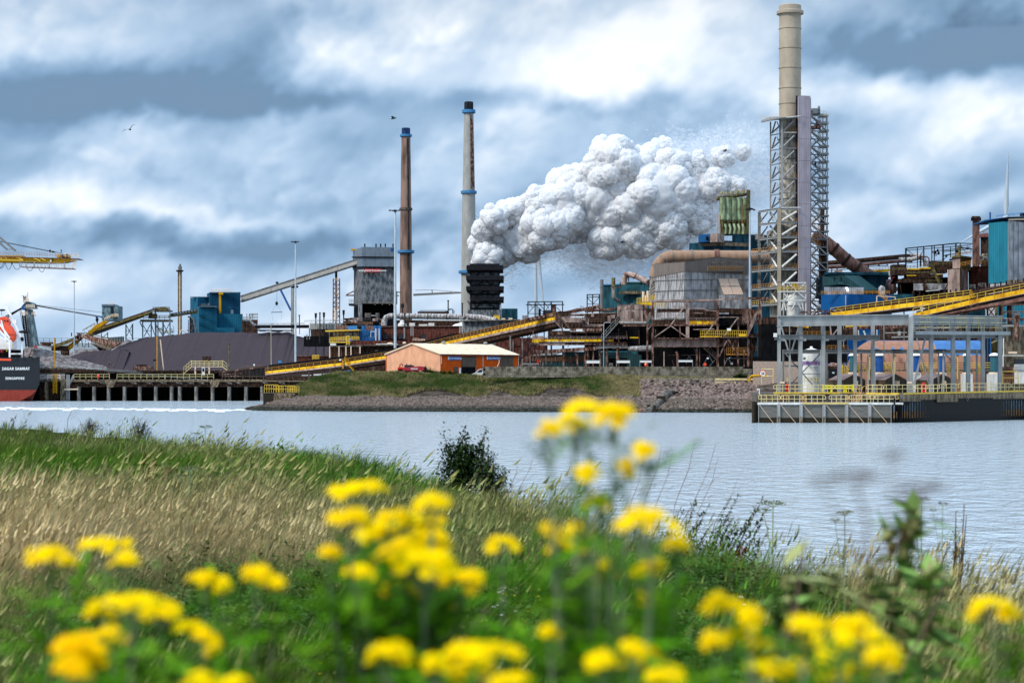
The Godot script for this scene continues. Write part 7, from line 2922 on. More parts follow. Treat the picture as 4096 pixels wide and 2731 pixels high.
# ---------- jetty ----------
func jetty() -> void:
	var b := nb()
	crop(0,900,2.091)
	var d := 813.0
	T("ore_jetty","long dark concrete ore jetty on round piles with brackets and yellow railings","jetty",v(1200,1465,d))
	b = nb()
	b.box(v(330,1290,d),v(2760,1312,d + 22))
	put(b,"deck",M.concrete_brown)
	b = nb()
	b.box(v(580,1316,d + 1),v(2760,1355,d + 20))
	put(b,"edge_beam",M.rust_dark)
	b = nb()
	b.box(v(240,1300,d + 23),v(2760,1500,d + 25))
	put(b,"rear_wall",M.black)
	for x in [655,783,905,1038,1165,1300,1432,1500,1638,1775,1915,2055,2190]:
		b = nb()
		var p := v(x,1350,d + 0.8)
		b.rod(W(p.x,-1,p.z),p,ln(15,d),12)
		put(b,"pile",M.concrete)
		b = nb()
		var p2b := v(x + 8,1350,d + 14)
		b.rod(W(p2b.x,-1,p2b.z),p2b,ln(15,d),10)
		put(b,"pile",M.concrete_dark)
	for q in [[870,965],[1745,1838]]:
		b = nb()
		b.slab([v(q[0],1298,d - 1),v(q[1],1298,d - 1),v(q[1] - 25,1356,d - 1),v(q[0] + 22,1356,d - 1)],W(0,0,-4))
		put(b,"fender_corbel",M.concrete_brown)
	for x in [690,820,1080,1210,1330,1460,1560,1650,1880,1960,2180,2320]:
		b = nb()
		b.slab([v(x,1312,d - 0.5),v(x + 50,1312,d - 0.5),v(x + 62,1330,d - 0.5),v(x + 30,1328,d - 0.5)],W(0,0,-2))
		put(b,"bracket",M.concrete_dark)
	for q in [[615,912],[975,1375],[1378,1785]]:
		b = nb()
		b.rail(v(q[0],1288,d - 0.3),v(q[1],1288,d - 0.3),ln(40,d),2.45,0.09,1)
		put(b,"railing",M.pale_rail)
	for q in [[1855,2200],[2205,2500],[2505,2640]]:
		b = nb()
		b.rail(v(q[0],1290,d),v(q[1],1290,d),ln(42,d),2.6,0.08,1)
		put(b,"railing",M.brown_rail)
	b = nb()
	b.box(v(325,1300,d),v(540,1470,d + 12))
	put(b,"end_block",M.rust_dark)
	b = nb()
	b.box(v(325,1298,d - 2),v(545,1312,d + 12))
	put(b,"end_slab",M.concrete_dark)
	blocks("dark_pile",M.concrete_brown,d - 2.5,[[370,1312,392,1480,2],[500,1312,540,1480,2]])
	T("yellow_ladder","yellow caged ladder with railing on the jetty end beside the ship","ladder",v(455,1400,d - 3))
	b = nb()
	b.rail(v(440,1410,d - 3),v(470,1410,d - 3),ln(160,d),1.2,0.2,12)
	put(b,"ladder",M.crane_yellow)
	b = nb()
	b.rail(v(394,1296,d - 3),v(498,1296,d - 3),ln(42,d),1.8,0.15,1)
	put(b,"railing",M.trim_pale)
	T("grey_ladder_tower","grey steel ladder tower with gangplank next to yellow jetty railings","ladder",v(575,1465,d - 3))
	b = nb()
	for x in [557,574]: b.bar(v(x,1465,d - 3),v(x,1250,d - 3),0.5)
	for k in 12: b.bar(v(557,1455 - k*17,d - 3),v(574,1455 - k*17,d - 3),0.3)
	put(b,"ladder",M.grey_paint)
	b = nb()
	b.rail(v(585,1330,d - 2),v(612,1280,d - 2),ln(30,d),2,0.15,3)
	put(b,"stair_rail",M.grey_rail)
	b = nb()
	b.bar(v(535,1374,d - 4),v(650,1372,d - 4),0.6)
	put(b,"gangplank",M.trim_pale)
	T("jetty_lifebuoy","small red orange lifebuoy on the jetty railing by the ship","lifebuoy",v(818,1265,d - 1))
	b = nb()
	b.ball(v(818,1265,d - 1),W(ln(11,d),ln(17,d),0.4),8,12)
	put(b,"ring",M.boat_orange)
	T("jetty_bund_wall","low broken concrete bund wall along the rear of the jetty","wall",v(600,1220,d + 10))
	for k in 34:
		b = nb()
		var x := 325.0 + k*17.0
		b.box(v(x,1245,d + 9),v(x + 16,1186 + rr(-3,8) + (k*0.7),d + 11))
		put(b,"block",M.concrete_dark if k % 3 else M.concrete_brown)
	T("crane_rail_beam","long dark crane rail beam above the jetty deck","beam",v(1300,1225,d + 8))
	for k in 20:
		b = nb()
		b.box(v(325 + k*90,1238 - (8 if k < 7 else 0),d + 7),v(325 + k*90 + 89,1216 - (8 if k < 7 else 0),d + 8.5))
		put(b,"beam_section",M.rust_dark)
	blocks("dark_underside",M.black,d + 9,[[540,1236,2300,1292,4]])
	for k in 24:
		b = nb()
		var x := 900 + k*52.0
		b.box(v(x,1218,d + 6),v(x + 18,1210,d + 7))
		put(b,"clip",M.rust)
	T("brown_hut_on_jetty","dark brown flat hut on the jetty before the ore heap","hut",v(1190,1215,d + 12))
	blocks("wall",M.rust,d + 12,[[1108,1180,1265,1225,5]])
	blocks("roof_box",M.rust_dark,d + 13,[[1135,1166,1210,1182,4]])
	bars("post",M.trim_pale,d + 11.5,[[1208,1185,1208,1225,3]])
	T("rusty_davit","rusty brown post with slanting stay on the jetty deck","davit",v(908,1240,d + 5))
	bars("post",M.rust,d + 5,[[910,1280,910,1140,8],[912,1145,965,1200,6]])
	T("stair_platform","cream railed stair platform bridging the conveyor on the jetty","platform",v(1700,1245,d + 6))
	blocks("deck",M.trim_pale,d + 6,[[1595,1182,1865,1188,4]])
	rails(M.pale_rail,[[1598,1182,1740,1182,d + 5.8,44],[1750,1182,1860,1182,d + 5.8,44]],1.6,0.16,2)
	stair(M.pale_rail,1530,1245,1598,1184,d + 6,2.6)
	stair(M.pale_rail,1895,1215,1858,1184,d + 6,2.6)
	blocks("hut",M.rust_dark,d + 8,[[1690,1098,1750,1150,4]])
	blocks("leg",M.trim_pale,d + 6,[[1624,1190,1636,1245,0.8],[1740,1190,1752,1250,0.8]])
	T("white_gate","white framed gate cabinet under the cream stair platform","gate",v(1697,1255,d + 4))
	blocks("frame",M.white_paint,d + 4,[[1685,1190,1710,1255,0.6]])
	blocks("opening",M.black,d + 3.9,[[1690,1198,1705,1225,0.1]])
	T("cream_rack","small cream tubular rack on the jetty near the conveyor foot","rack",v(1960,1270,d + 3))
	rails(M.trim_pale,[[1932,1270,1990,1270,d + 3,40],[1955,1255,2010,1255,d + 4,30]],1.5,0.2,2)
	crop(900,900,2.091)
	T("belt_tail_frame","dark low belt frame on the jetty under the yellow conveyor","conveyor",v(600,1250,700))
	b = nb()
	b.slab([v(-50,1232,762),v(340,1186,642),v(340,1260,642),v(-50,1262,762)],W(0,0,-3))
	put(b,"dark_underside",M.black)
	for k in 13:
		b = nb()
		var t := k / 13.0
		var t2 := (k + 0.94) / 13.0
		b.slab([v(-50,1226,760).lerp(v(340,1176,640),t),v(-50,1226,760).lerp(v(340,1176,640),t2),v(-50,1236,760).lerp(v(340,1190,640),t2),v(-50,1236,760).lerp(v(340,1190,640),t)],W(0,0,-3))
		b.bar(v(-50,1236,760).lerp(v(340,1190,640),t),v(-50,1262,760).lerp(v(340,1260,640),t),0.35)
		put(b,"frame_section",M.rust if k % 4 == 1 else M.rust_dark)
	bars("chord",M.rust,700,[[-20,1250,330,1225,7]])
	rails(M.brown_rail,[[140,1205,310,1190,680,20]],3,0.12,1)
	bars("white_tank",M.white_paint,690,[[740,1252,850,1250,12],[640,1258,720,1256,6]])
	blocks("dark_deck",M.rust_dark,700,[[340,1240,870,1300,3]])
	rails(M.brown_rail,[[0,1282,300,1280,700,38],[300,1280,560,1278,700,38],[560,1278,860,1276,700,36]],3.0,0.1,1)
	blocks("crate_stack",M.rust,660,[[925,1235,985,1262,2],[900,1262,960,1275,2]])
# ---------- ore yard ----------
func heap(called: String,m: Material,label: String,d0: float,d1: float,line: Array,foot: float,ridges: float) -> void:
	var b := nb()
	var n := line.size() - 1
	var seg := 10
	var rows := 14
	var G: Array = []
	for i in n*seg + 1:
		var k := mini(i / seg,n - 1)
		var f := (i - k*seg) / float(seg)
		var x: float = lerpf(line[k][0],line[k + 1][0],f)
		var yt: float = lerpf(line[k][1],line[k + 1][1],f)
		var top := hy(yt,d1) + hn.get_noise_2d(x*0.4,5.0)*0.5
		var row := PackedVector3Array()
		for j in rows + 1:
			var t := float(j) / rows
			var dd := lerpf(d0,d1,t)
			var px := hx(x,d1)*(1.0 - (1 - t)*0.02) 
			var y := lerpf(foot,top,smoothstep(0,1,t)*0.15 + t*0.85)
			y += (hn.get_noise_2d(px*0.5,dd*0.5)*2.0 + hn.get_noise_2d(px*2.5,dd*2.0 + y)*0.6)*ridges*t*(1.2 - t)
			row.append(W(px,y,-dd))
		var p: Vector3 = row[rows]
		row.append(p + W(0,-2,-8))
		row.append(W(p.x,foot,-d1 - 40))
		G.append(row)
	for i in G.size() - 1:
		for j in rows + 2:
			b.quad(G[i][j],G[i + 1][j],G[i + 1][j + 1],G[i][j + 1])
	one(b,called,m,label,"ore heap",v(line[n / 2][0],1220,d0),"","")
func ore_yard() -> void:
	var b := nb()
	crop(0,900,2.091)
	heap("ore_heap",M.ore,"huge smooth mauve grey ore heap filling the yard behind the jetty",836,905,[[700,1200],[860,1090],[1000,1010],[1230,936],[1300,932],[1500,915],[1640,898],[1900,897],[2200,898],[2420,900],[2480,925],[2600,962],[2750,1000],[2960,1080],[3060,1130]],7.9,0.8)
	heap("ore_heap",M.ore_grey,"rough light grey ore heap with broken slope behind the ship",832,858,[[150,1060],[230,1020],[270,1008],[320,1025],[420,1050],[520,1085],[640,1120],[760,1150],[860,1175],[930,1200]],7.9,0.3)
	heap("ore_heap",M.ore,"low dark ore ridge between the light heap and the huge mauve heap",838,880,[[480,1150],[600,1090],[700,1060],[800,1050],[900,1045],[1000,1040],[1080,1060]],7.9,0.3)
	heap("ore_heap",M.ore_grey,"distant grey heap seen under the brown stacker boom",900,935,[[560,1075],[640,1040],[720,1040],[860,1030],[1000,985],[1060,960],[1100,970]],7.9,0.2)
	b = nb()
	b.slab([v(275,1010,842),v(300,1012,842),v(308,1022,842),v(280,1018,842)],W(0,0,-1))
	one(b,"red_bucket",M.red,"small red steel sheet lying on top of the light grey heap","sheet",v(290,1015,842))
	var d := 1000.0
	T("blue_mill","group of dark blue clad cubes with a yellow ladder behind the ore heap","building",v(1800,880,d))
	plan_walls("rear_cube",M.blue_mill,[p2(1588,1000),p2(1652,990),p2(1740,994),p2(1740,1020),p2(1588,1020)],7.9,hy(601,990))
	plan_walls("tall_cube",M.blue_mill_deep,[p2(1728,1000),p2(1752,988),p2(2008,992),p2(2008,1020),p2(1730,1020)],7.9,hy(563,988))
	plan_walls("front_cube",M.blue_mill,[p2(1638,988),p2(1662,976),p2(1812,978),p2(1812,1000),p2(1640,1000)],7.9,hy(681,976))
	plan_walls("wide_cube",M.blue_mill,[p2(1812,984),p2(2028,984),p2(2028,1010),p2(1812,1010)],7.9,hy(743,984))
	plan_walls("low_annex",M.blue_mill,[p2(1805,978),p2(1962,978),p2(1962,984),p2(1805,984)],7.9,hy(858,978))
	for q in [[1752,2008,563,987.5,M.coal_upper],[1588,1740,601,992,M.coal_upper],[1662,1812,681,975.5,M.coal_upper]]:
		b = nb()
		b.box(v(q[0] - 2,q[2] - 3,q[3]),v(q[1] + 2,q[2] + 4,q[3] + 2))
		put(b,"parapet",q[4])
	for q in [[1662,1812,750,975.6],[1662,1812,820,975.6],[1752,2008,690,987.6],[1662,1740,660,989.5]]:
		b = nb()
		b.bar(v(q[0],q[2],q[3]),v(q[1],q[2],q[3]),0.4)
		put(b,"seam",M.blue_mill_deep)
	b = nb()
	b.bar(v(1834,740,986),v(1834,575,986),0.6)
	b.bar(v(1842,740,986),v(1842,575,986),0.6)
	for k in 16: b.bar(v(1834,735 - k*10,986),v(1842,735 - k*10,986),0.4)
	b.bar(v(1828,572,986),v(1864,572,986),1.2)
	put(b,"yellow_ladder",M.crane_yellow)
	rails(M.trim_pale,[[1765,563,1935,563,1005,26],[1680,678,1785,678,990,20]],3,0.14,2)
	blocks("vent_door",M.coal_upper,986,[[1928,708,1948,742,1]])
	T("pipe_riser","bundle of dark pipes and a gooseneck against the blue front cube","pipework",v(1600,890,972))
	b = nb()
	b.pipe([v(1570,765,970),v(1600,775,970),v(1620,800,970),v(1632,860,970),v(1640,905,970)],ln(9,970),10)
	put(b,"gooseneck",M.soot)
	bars("pipe",M.dark_steel,971,[[1588,780,1588,905,12],[1603,790,1603,905,10],[1618,810,1618,905,8],[1572,790,1572,905,5]])
	b = nb()
	b.pipe([v(1505,905,968),v(1510,885,968),v(1525,880,968),v(1545,890,968),v(1550,905,968)],ln(6,970),8)
	put(b,"white_bend",M.white_paint)
	bars("cross_pipe",M.rust,970,[[1572,830,1620,830,5],[1572,860,1620,862,5],[1560,880,1610,882,8]])
	T("twin_flare_stack","slender twin pipe flare stack with collar and small flame tip","flare stack",W(hx(1501,1100),7.9,-1100))
	d = 1100.0
	for x in [1490,1512]:
		b = nb()
		b.rod(W(hx(x,d),7.9,-d),v(x,392,d),ln(6.5,d),12)
		put(b,"pipe",M.concrete_brown)
	b = nb()
	b.rod(W(hx(1501,d),7.9,-d),v(1501,395,d),ln(5,d),8)
	put(b,"inner_pipe",M.trim_pale)
	b = nb()
	b.lathe(W(hx(1501,d),hy(392,d),-d),[Vector2(ln(20,d),0),Vector2(ln(32,d),0.4),Vector2(ln(32,d),hy(378,d) - hy(392,d)),Vector2(0,hy(378,d) - hy(392,d))],16)
	put(b,"collar",M.dark_steel)
	b = nb()
	b.rod(v(1496,380,d),v(1496,345,d),0.7,8)
	b.rod(v(1508,380,d),v(1508,345,d),0.7,8)
	b.rod(v(1503,380,d),v(1503,325,d),0.6,8)
	put(b,"nozzle",M.grey_shade)
	d = 940.0
	T("yard_conveyor","long yard conveyor with yellow side rising on trestles to the blue mill","conveyor",v(800,920,d))
	b = nb()
	b.slab([v(735,935,d),v(1180,770,d),v(1180,740,d),v(735,915,d)],W(0,0,-4))
	put(b,"dark_underside",M.hull_black)
	b = nb()
	b.slab([v(735,912,d - 0.5),v(1260,738,d - 0.5),v(1260,722,d - 0.5),v(735,898,d - 0.5)],W(0,0,-4))
	put(b,"yellow_side",M.silo_ochre)
	b = nb()
	b.slab([v(735,905,d - 0.8),v(1250,734,d - 0.8),v(1250,727,d - 0.8),v(735,898,d - 0.8)],W(0,0,-1))
	put(b,"yellow_stripe",M.yellow_rail)
	b = nb()
	b.slab([v(735,894,d),v(1300,700,d),v(1300,690,d),v(735,882,d)],W(0,0,-4))
	put(b,"belt_cover",M.concrete_dark)
	rails(M.brown_rail,[[740,905,1290,718,d - 1,20]],3,0.14,1)
	b = nb()
	b.slab([v(1400,770,950),v(1640,735,965),v(1640,700,965),v(1420,740,950)],W(0,0,-4))
	put(b,"gallery",M.silo_ochre)
	for k in 8:
		b = nb()
		b.box(v(1450 + k*24,752 - k*4.5,949 + k*2),v(1466 + k*24,735 - k*4.5,950 + k*2))
		put(b,"gallery_window",M.coal_upper)
	T("transfer_tower","open steel transfer tower with railed deck on tall legs","tower",v(1320,930,945))
	blocks("deck",M.concrete_brown,945,[[1168,790,1420,806,8],[1290,712,1420,722,8]])
	blocks("drive_house",M.silo_ochre,946,[[1300,690,1390,716,6],[1340,684,1375,692,4]])
	rails(M.silo_ochre,[[1195,788,1420,786,944,30],[1275,712,1415,710,944,26],[1195,760,1300,730,944,22]],2.5,0.16,2)
	bars("leg",M.crane_grey,945,[[1190,806,1190,945,9],[1262,806,1262,945,9],[1296,720,1300,940,12],[1318,806,1318,940,8],[1360,806,1362,940,12],[1417,700,1420,920,9],[1050,830,1050,985,9],[1105,825,1105,960,10],[845,905,845,945,6],[897,895,897,950,7]])
	bars("brace",M.crane_grey,945.5,[[1195,840,1250,930,6],[1255,830,1200,935,6],[1265,840,1295,930,6],[1300,830,1360,930,7],[1365,830,1410,920,6],[1415,820,1365,920,6],[1190,885,1262,885,4],[1300,850,1360,880,6],[1055,840,1100,930,5],[1100,840,1055,930,5],[1052,883,1105,883,4],[850,945,895,905,5],[1165,806,1195,870,7]])
	blocks("slope_plate",M.concrete_brown,944,[[1240,740,1300,780,4]])
	d = 895.0
	T("stacker","yellow and rust ore stacker with grey blue counterweight house","stacker",v(700,1050,d))
	b = nb()
	b.slab([v(848,800,d),v(986,800,d),v(986,675,d),v(960,672,d),v(848,675,d)],W(0,0,-10))
	put(b,"counterweight_house",M.crane_grey)
	b = nb()
	b.box(v(846,676,d - 0.5),v(988,670,d + 10))
	put(b,"house_roof",M.coal_upper)
	b = nb()
	b.box(v(924,745,d - 0.3),v(946,680,d))
	b.box(v(852,738,d - 0.3),v(868,732,d))
	put(b,"dark_strip",M.dark_steel)
	rails(M.trim_pale,[[922,670,945,670,d,22],[935,770,986,768,d - 1,24],[870,800,935,768,d - 1,22]],1.5,0.15,2)
	b = nb()
	b.box(v(935,772,d - 1),v(988,766,d + 2))
	put(b,"house_landing",M.silo_ochre)
	b = nb()
	b.slab([v(708,918,d - 1),v(740,918,d - 1),v(906,802,d - 1),v(860,800,d - 1),v(790,838,d - 1)],W(0,0,-3))
	put(b,"yellow_arm",M.crane_yellow)
	b = nb()
	b.slab([v(535,1032,d - 1),v(570,1042,d - 1),v(652,972,d - 1),v(655,955,d - 1),v(620,962,d - 1)],W(0,0,-3))
	put(b,"yellow_foot_arm",M.crane_yellow)
	b = nb()
	b.slab([v(440,1018,d - 2),v(455,1005,d - 2),v(610,940,d - 2),v(618,955,d - 2),v(520,1000,d - 2)],W(0,0,-3))
	put(b,"belt_arm",M.rust_dark)
	b = nb()
	b.bar(v(445,1016,d - 3),v(610,958,d - 3),0.8,1.4)
	put(b,"yellow_stripe",M.silo_ochre)
	for q in [[635,900,700,912],[612,925,690,955],[640,912,680,968]]:
		b = nb()
		b.box(v(q[0],q[1],d - 3),v(q[2],q[3],d + 3))
		put(b,"pivot_head",M.rust)
	b = nb()
	b.slab([v(700,912,d - 4),v(1010,985,d - 10),v(930,1030,d - 10),v(820,1000,d - 8),v(660,930,d - 4)],W(0,0,-3))
	put(b,"rust_boom",M.rust)
	b = nb()
	b.slab([v(750,985,d - 9),v(925,1032,d - 11),v(905,1045,d - 11),v(795,1018,d - 9)],W(0,0,-3))
	put(b,"boom_under_box",M.concrete_brown)
	rails(M.silo_ochre,[[700,905,1010,980,d - 4,10,d - 10],[760,985,920,1020,d - 10,16],[690,890,790,835,d - 2,16]],2.4,0.14,1)
	b = nb()
	b.slab([v(800,1020,d - 6),v(900,1048,d - 6),v(830,1050,d - 6)],W(0,0,-4))
	put(b,"dark_chute",M.black)
	bars("leg",M.crane_grey,d,[[655,965,640,1020,6],[680,965,690,1020,6],[735,980,740,1025,6],[620,960,618,1085,5],[720,990,700,1025,4]])
	blocks("bogie",M.rust_dark,d - 2,[[425,1010,560,1050,4],[505,1050,560,1090,4],[330,978,425,990,4],[345,990,410,1010,3]])
	bars("rail_frame",M.brown_rail,d - 3,[[490,1060,565,1060,5],[500,1090,565,1090,5],[520,1050,520,1095,4],[325,1000,440,1022,8],[340,985,430,985,4]])
	b = nb()
	b.bar(v(810,825,d),v(808,790,d),0.5)
	b.ball(v(808,790,d),W(0.7,1.1,0.7),6,8)
	b.bar(v(594,930,d),v(594,900,d),0.4)
	put(b,"lamp",M.dark_steel)
	d = 850.0
	T("leaning_pylon","leaning grey green crane pylon with crow's nest, ladder and stay ropes","crane pylon",v(260,1015,d))
	b = nb()
	b.slab([v(215,700,d),v(252,705,d),v(306,1008,d),v(250,1015,d)],W(0,0,-4))
	put(b,"front_plate",M.crane_grey)
	b = nb()
	b.slab([v(202,705,d + 1),v(216,700,d),v(252,1015,d),v(228,1018,d + 1)],W(0,0,-3))
	put(b,"grey_plate",M.grey_shade)  # side plate in a flatter grey than the front plate
	b = nb()
	b.slab([v(195,692,d - 2),v(285,695,d - 2),v(270,655,d - 1),v(250,643,d - 1),v(215,643,d - 1),v(198,670,d - 2)],W(0,0,-6))
	put(b,"head",M.crane_grey)
	b = nb()
	b.slab([v(172,708,d - 1),v(200,705,d - 1),v(215,650,d - 1),v(200,650,d - 1),v(175,680,d - 1)],W(0,0,-4))
	put(b,"blue_bracket",M.pump_blue)
	rails(M.trim_pale,[[215,692,286,694,d - 3,26],[190,640,235,640,d - 2,26],[262,752,286,752,d - 2,26],[183,752,225,750,d - 2,24]],1.4,0.14,2)
	blocks("nest_floor",M.silo_ochre,d - 3,[[212,693,287,698,5],[188,640,236,644,4],[262,752,287,756,3]])
	bars("nest_post",M.dark_steel,d - 1,[[190,640,190,590,4],[228,640,228,560,3],[215,640,215,588,3],[172,590,228,588,2]])
	blocks("nest_cabin",M.rust,d - 1,[[190,598,205,630,2]])
	b = nb()
	for k in 2: b.bar(v(184 + k*20,755,d - 1),v(215 + k*20,1020,d - 1),0.6)
	for k in 18: b.bar(v(185 + k*1.8,765 + k*14,d - 1),v(204 + k*1.8,765 + k*14,d - 1),0.4)
	put(b,"ladder",M.dark_steel)
	T("stay_ropes","thin dark stay ropes from the leaning pylon to the stacker house","rope",v(500,720,d))
	for q in [[278,668,850,765],[285,674,850,772],[270,664,850,730]]:
		b = nb()
		b.rod(v(q[0],q[1],d),v(q[2],q[3],895),0.14 if q[3] > 740 else 0.08,5)
		put(b,"rope",M.dark_steel)
	for q in [[180,690,40,765],[190,685,50,775],[175,698,30,790]]:
		b = nb()
		b.rod(v(q[0],q[1],d),v(q[2],q[3],d),0.25,5)
		put(b,"rope",M.dark_steel)
	for q in [[160,705,190,870],[170,705,205,870]]:
		b = nb()
		b.rod(v(q[0],q[1],d - 2),v(q[2],q[3],d - 2),0.12,5)
		put(b,"rope",M.dark_steel)
	b = nb()
	for q in [[795,765,810,768],[820,762,845,770],[800,772,815,770]]: b.bar(v(q[0],q[1],890),v(q[2],q[3],890),0.6)
	put(b,"sheave",M.pump_blue)
	T("horizon_fence","long pale grey mesh fence on the skyline behind the heaps","fence",v(500,950,1100))
	for k in 22:
		b = nb()
		b.rail(v(310 + k*50,985,1100),v(360 + k*50,985,1100),ln(38,1100),6,0.12,1)
		put(b,"fence_panel",M.grey_shade)
	plan_walls("pale_strip",M.mast,[p2(200,1102),p2(1460,1102),p2(1460,1106),p2(200,1106)],7.9,hy(985,1102))
	T("green_sheet_fence","dark green corrugated sheet fence behind the low distant heap","fence",v(990,980,915))
	for k in 10:
		b = nb()
		b.box(v(900 + k*13.5,990,940 + (k % 2)),v(912 + k*13.5,940 - k,942))
		put(b,"sheet",M.teal_green)
	T("white_tanks","low white tanks and pipes on the skyline behind the transfer tower","tank",v(1320,890,1010))
	blocks("tank",M.white_paint,1010,[[1296,855,1330,890,8],[1390,880,1430,900,6],[1335,880,1380,900,6]])
	bars("pipe",M.grey_paint,1008,[[1430,860,1432,900,4],[1450,850,1452,900,4],[1440,845,1452,850,4],[1410,870,1450,872,4]])
	for q in [[453,945,1185,835,"thin yellow lamp pole standing before the light grey heap"],[1311,930,1195,834,"thin yellow pole before the huge heap, upright beside a leaning one"],[1914,995,1198,832,"thin pale pole before the middle of the huge mauve heap"]]:
		T("thin_pole",q[4],"pole",v(q[0],q[2],q[3]))
		b = nb()
		b.rod(v(q[0],q[2] + 30,q[3]),v(q[0],q[1],q[3]),0.26,6)
		put(b,"shaft",M.silo_ochre if q[0] > 1900 else M.crane_yellow)
		b = nb()
		b.box(v(q[0] - 5,q[1] + 2,q[3]),v(q[0] + 3,q[1] - 3,q[3] + 0.5))
		put(b,"tip",M.dark_steel)
	b = nb()
	b.rod(v(1366,1215,833),v(1338,958,833),0.25,6)
	one(b,"thin_pole",M.trim_pale,"thin pale pole leaning before the huge ore heap","pole",v(1366,1215,833))
	T("floodlight","small floodlight on a short post by the leaning pole","lamp post",v(1290,1190,832))
	b = nb()
	b.rod(v(1292,1200,832),v(1292,1130,832),0.2,6)
	put(b,"post",M.grey_shade)
	b = nb()
	b.rod(v(1286,1130,831),v(1286,1130,830),0.45,12)
	b.rod(v(1301,1130,831),v(1301,1130,830),0.3,12)
	put(b,"lamp",M.dark_steel)
	crop(900,900,2.091)
	b = nb()
	b.rod(v(385,1175,830),v(383,830,830),0.26,6,0.15)
	b.bar(v(383,832,830),v(402,824,830),0.35)
	one(b,"thin_pole",M.stack_beige,"thin pale lamp pole before the far end of the mauve heap","lamp post",v(385,1175,830))
	T("brick_low_wall","low red brown wall with yellow frame at the end of the ore heap","wall",v(730,1120,760))
	blocks("wall",M.brick,760,[[595,1096,875,1180,3]])
	blocks("coping",M.brick_pale,759.5,[[595,1090,875,1097,4]])
	rails(M.yellow_rail,[[730,1125,785,1125,755,36]],1.2,0.2,3)
	b = nb()
	b.box(v(442,1152,800),v(475,1135,802))
	one(b,"blue_notice",M.ring_blue,"small blue and white notice board at foot of the ore heap","sign",v(458,1150,800))
	b = nb()
	b.ball(v(242,1172,790),W(0.3,0.5,0.3),6,8)
	one(b,"white_valve_cover",M.white,"small white cover on the belt frame below the ore heap","cover",v(242,1178,790))
	crop(0,930,3.953)
	d = 790.0
	T("unloader_boom","yellow ship unloader boom with railings and hanging cable loops overhead","crane",v(600,450,d))
	b = nb()
	b.slab([v(-260,460,d),v(400,465,d),v(720,480,d),v(960,478,d),v(1100,450,d),v(1150,412,d),v(400,395,d),v(-260,385,d)],W(0,0,-6))
	put(b,"main_girder",M.crane_yellow)
	b = nb()
	b.box(v(-260,400,d - 0.5),v(400,378,d + 6))
	put(b,"flange",M.crane_yellow)
	b = nb()
	b.slab([v(-260,365,d - 1),v(1240,410,d - 1),v(1240,418,d - 1),v(-260,385,d - 1)],W(0,0,-8))
	put(b,"deck",M.duct_rust)
	for k in 12:
		b = nb()
		b.rail(v(-250 + k*124,358 + k*3.6,d - 1.5),v(-126 + k*124,362 + k*3.6,d - 1.5),ln(72,d),1.2,0.05,2)
		b.rail(v(-250 + k*124,358 + k*3.6,d + 6),v(-126 + k*124,362 + k*3.6,d + 6),ln(72,d),1.2,0.05,1)
		put(b,"railing",M.rust_pale if k < 10 else M.trim_pale)
	for q in [[250,390,360,430],[520,398,630,445],[620,398,715,440],[0,420,30,378],[60,385,100,410],[0,430,360,440]]:
		b = nb()
		b.bar(v(q[0],q[1],d - 0.8),v(q[2],q[3],d - 0.8),0.3,0.4)
		put(b,"stiffener",M.yellow_rail)
	for q in [[-80,20,240,290],[-80,105,105,270]]:
		b = nb()
		b.bar(v(q[0],q[1],d),v(q[2],q[3],d),0.75)
		put(b,"stay_beam",M.grey_shade)
	bars("tie_beam",M.grey_shade,d,[[100,262,180,255,6],[110,275,190,270,6]])
	for q in [[-50,125,775,290],[-50,138,775,298],[860,300,960,332]]:
		b = nb()
		b.rod(v(q[0],q[1],d + 2),v(q[2],q[3],d + 2),0.09,5)
		put(b,"rope",M.dark_steel)
	b = nb()
	b.ball(v(783,290,d + 2),W(0.4,0.6,0.5),7,10)
	b.box(v(800,308,d),v(860,298,d + 3))
	put(b,"sheave_block",M.dark_steel)
	b = nb()
	b.bar(v(960,335,d),v(960,300,d),0.15)
	b.box(v(953,305,d),v(968,270,d + 1))
	put(b,"wind_sensor",M.dark_steel)
	blocks("winch",M.crane_yellow,d,[[885,345,940,390,4],[950,350,1080,395,4]])
	b = nb()
	b.rod(v(1055,365,d - 1),v(1055,365,d + 3),0.75,14)
	b.rod(v(985,370,d - 1),v(985,370,d + 3),0.6,14)
	put(b,"winch_drum",M.rust_dark)
	b = nb()
	b.slab([v(295,530,d - 1),v(1135,560,d - 1),v(1135,572,d - 1),v(295,540,d - 1)],W(0,0,-7))
	put(b,"lower_walkway",M.rust_pale)
	for k in 6:
		b = nb()
		b.box(v(375 + k*125,545 + k*5,d),v(500 + k*125,556 + k*5,d + 6))
		put(b,"walkway_keel",M.hull_black)
	for k in 7:
		b = nb()
		b.rail(v(300 + k*112,530 + k*4,d - 1.2),v(412 + k*112,534 + k*4,d - 1.2),ln(70,d),1.2,0.05,2)
		b.bar(v(300 + k*118,535 + k*4,d),v(300 + k*118,460,d),0.4 if k % 2 == 0 else 0.15)
		put(b,"walkway_railing",M.grey_rail)
	b = nb()
	b.bar(v(1132,560,d),v(1215,425,d),0.35)
	b.bar(v(1125,540,d),v(1195,425,d),0.2)
	b.bar(v(1110,450,d),v(1180,420,d),0.3)
	put(b,"end_frame",M.trim_pale)
	for q in [[-60,75,460],[75,180,480],[180,345,480],[390,540,500],[590,715,520],[-100,60,455]]:
		b = nb()
		var pp: Array = []
		for i in 9:
			var t := i / 8.0
			pp.append(v(lerpf(q[0],q[1],t),q[2] + 105*4*t*(1 - t),d + 2))
		b.pipe(pp,0.1,5)
		put(b,"cable_loop",M.dark_steel)
	b = nb()
	b.box(v(168,495,d),v(192,470,d + 2))
	put(b,"cable_trolley",M.dark_steel)
	b = nb()
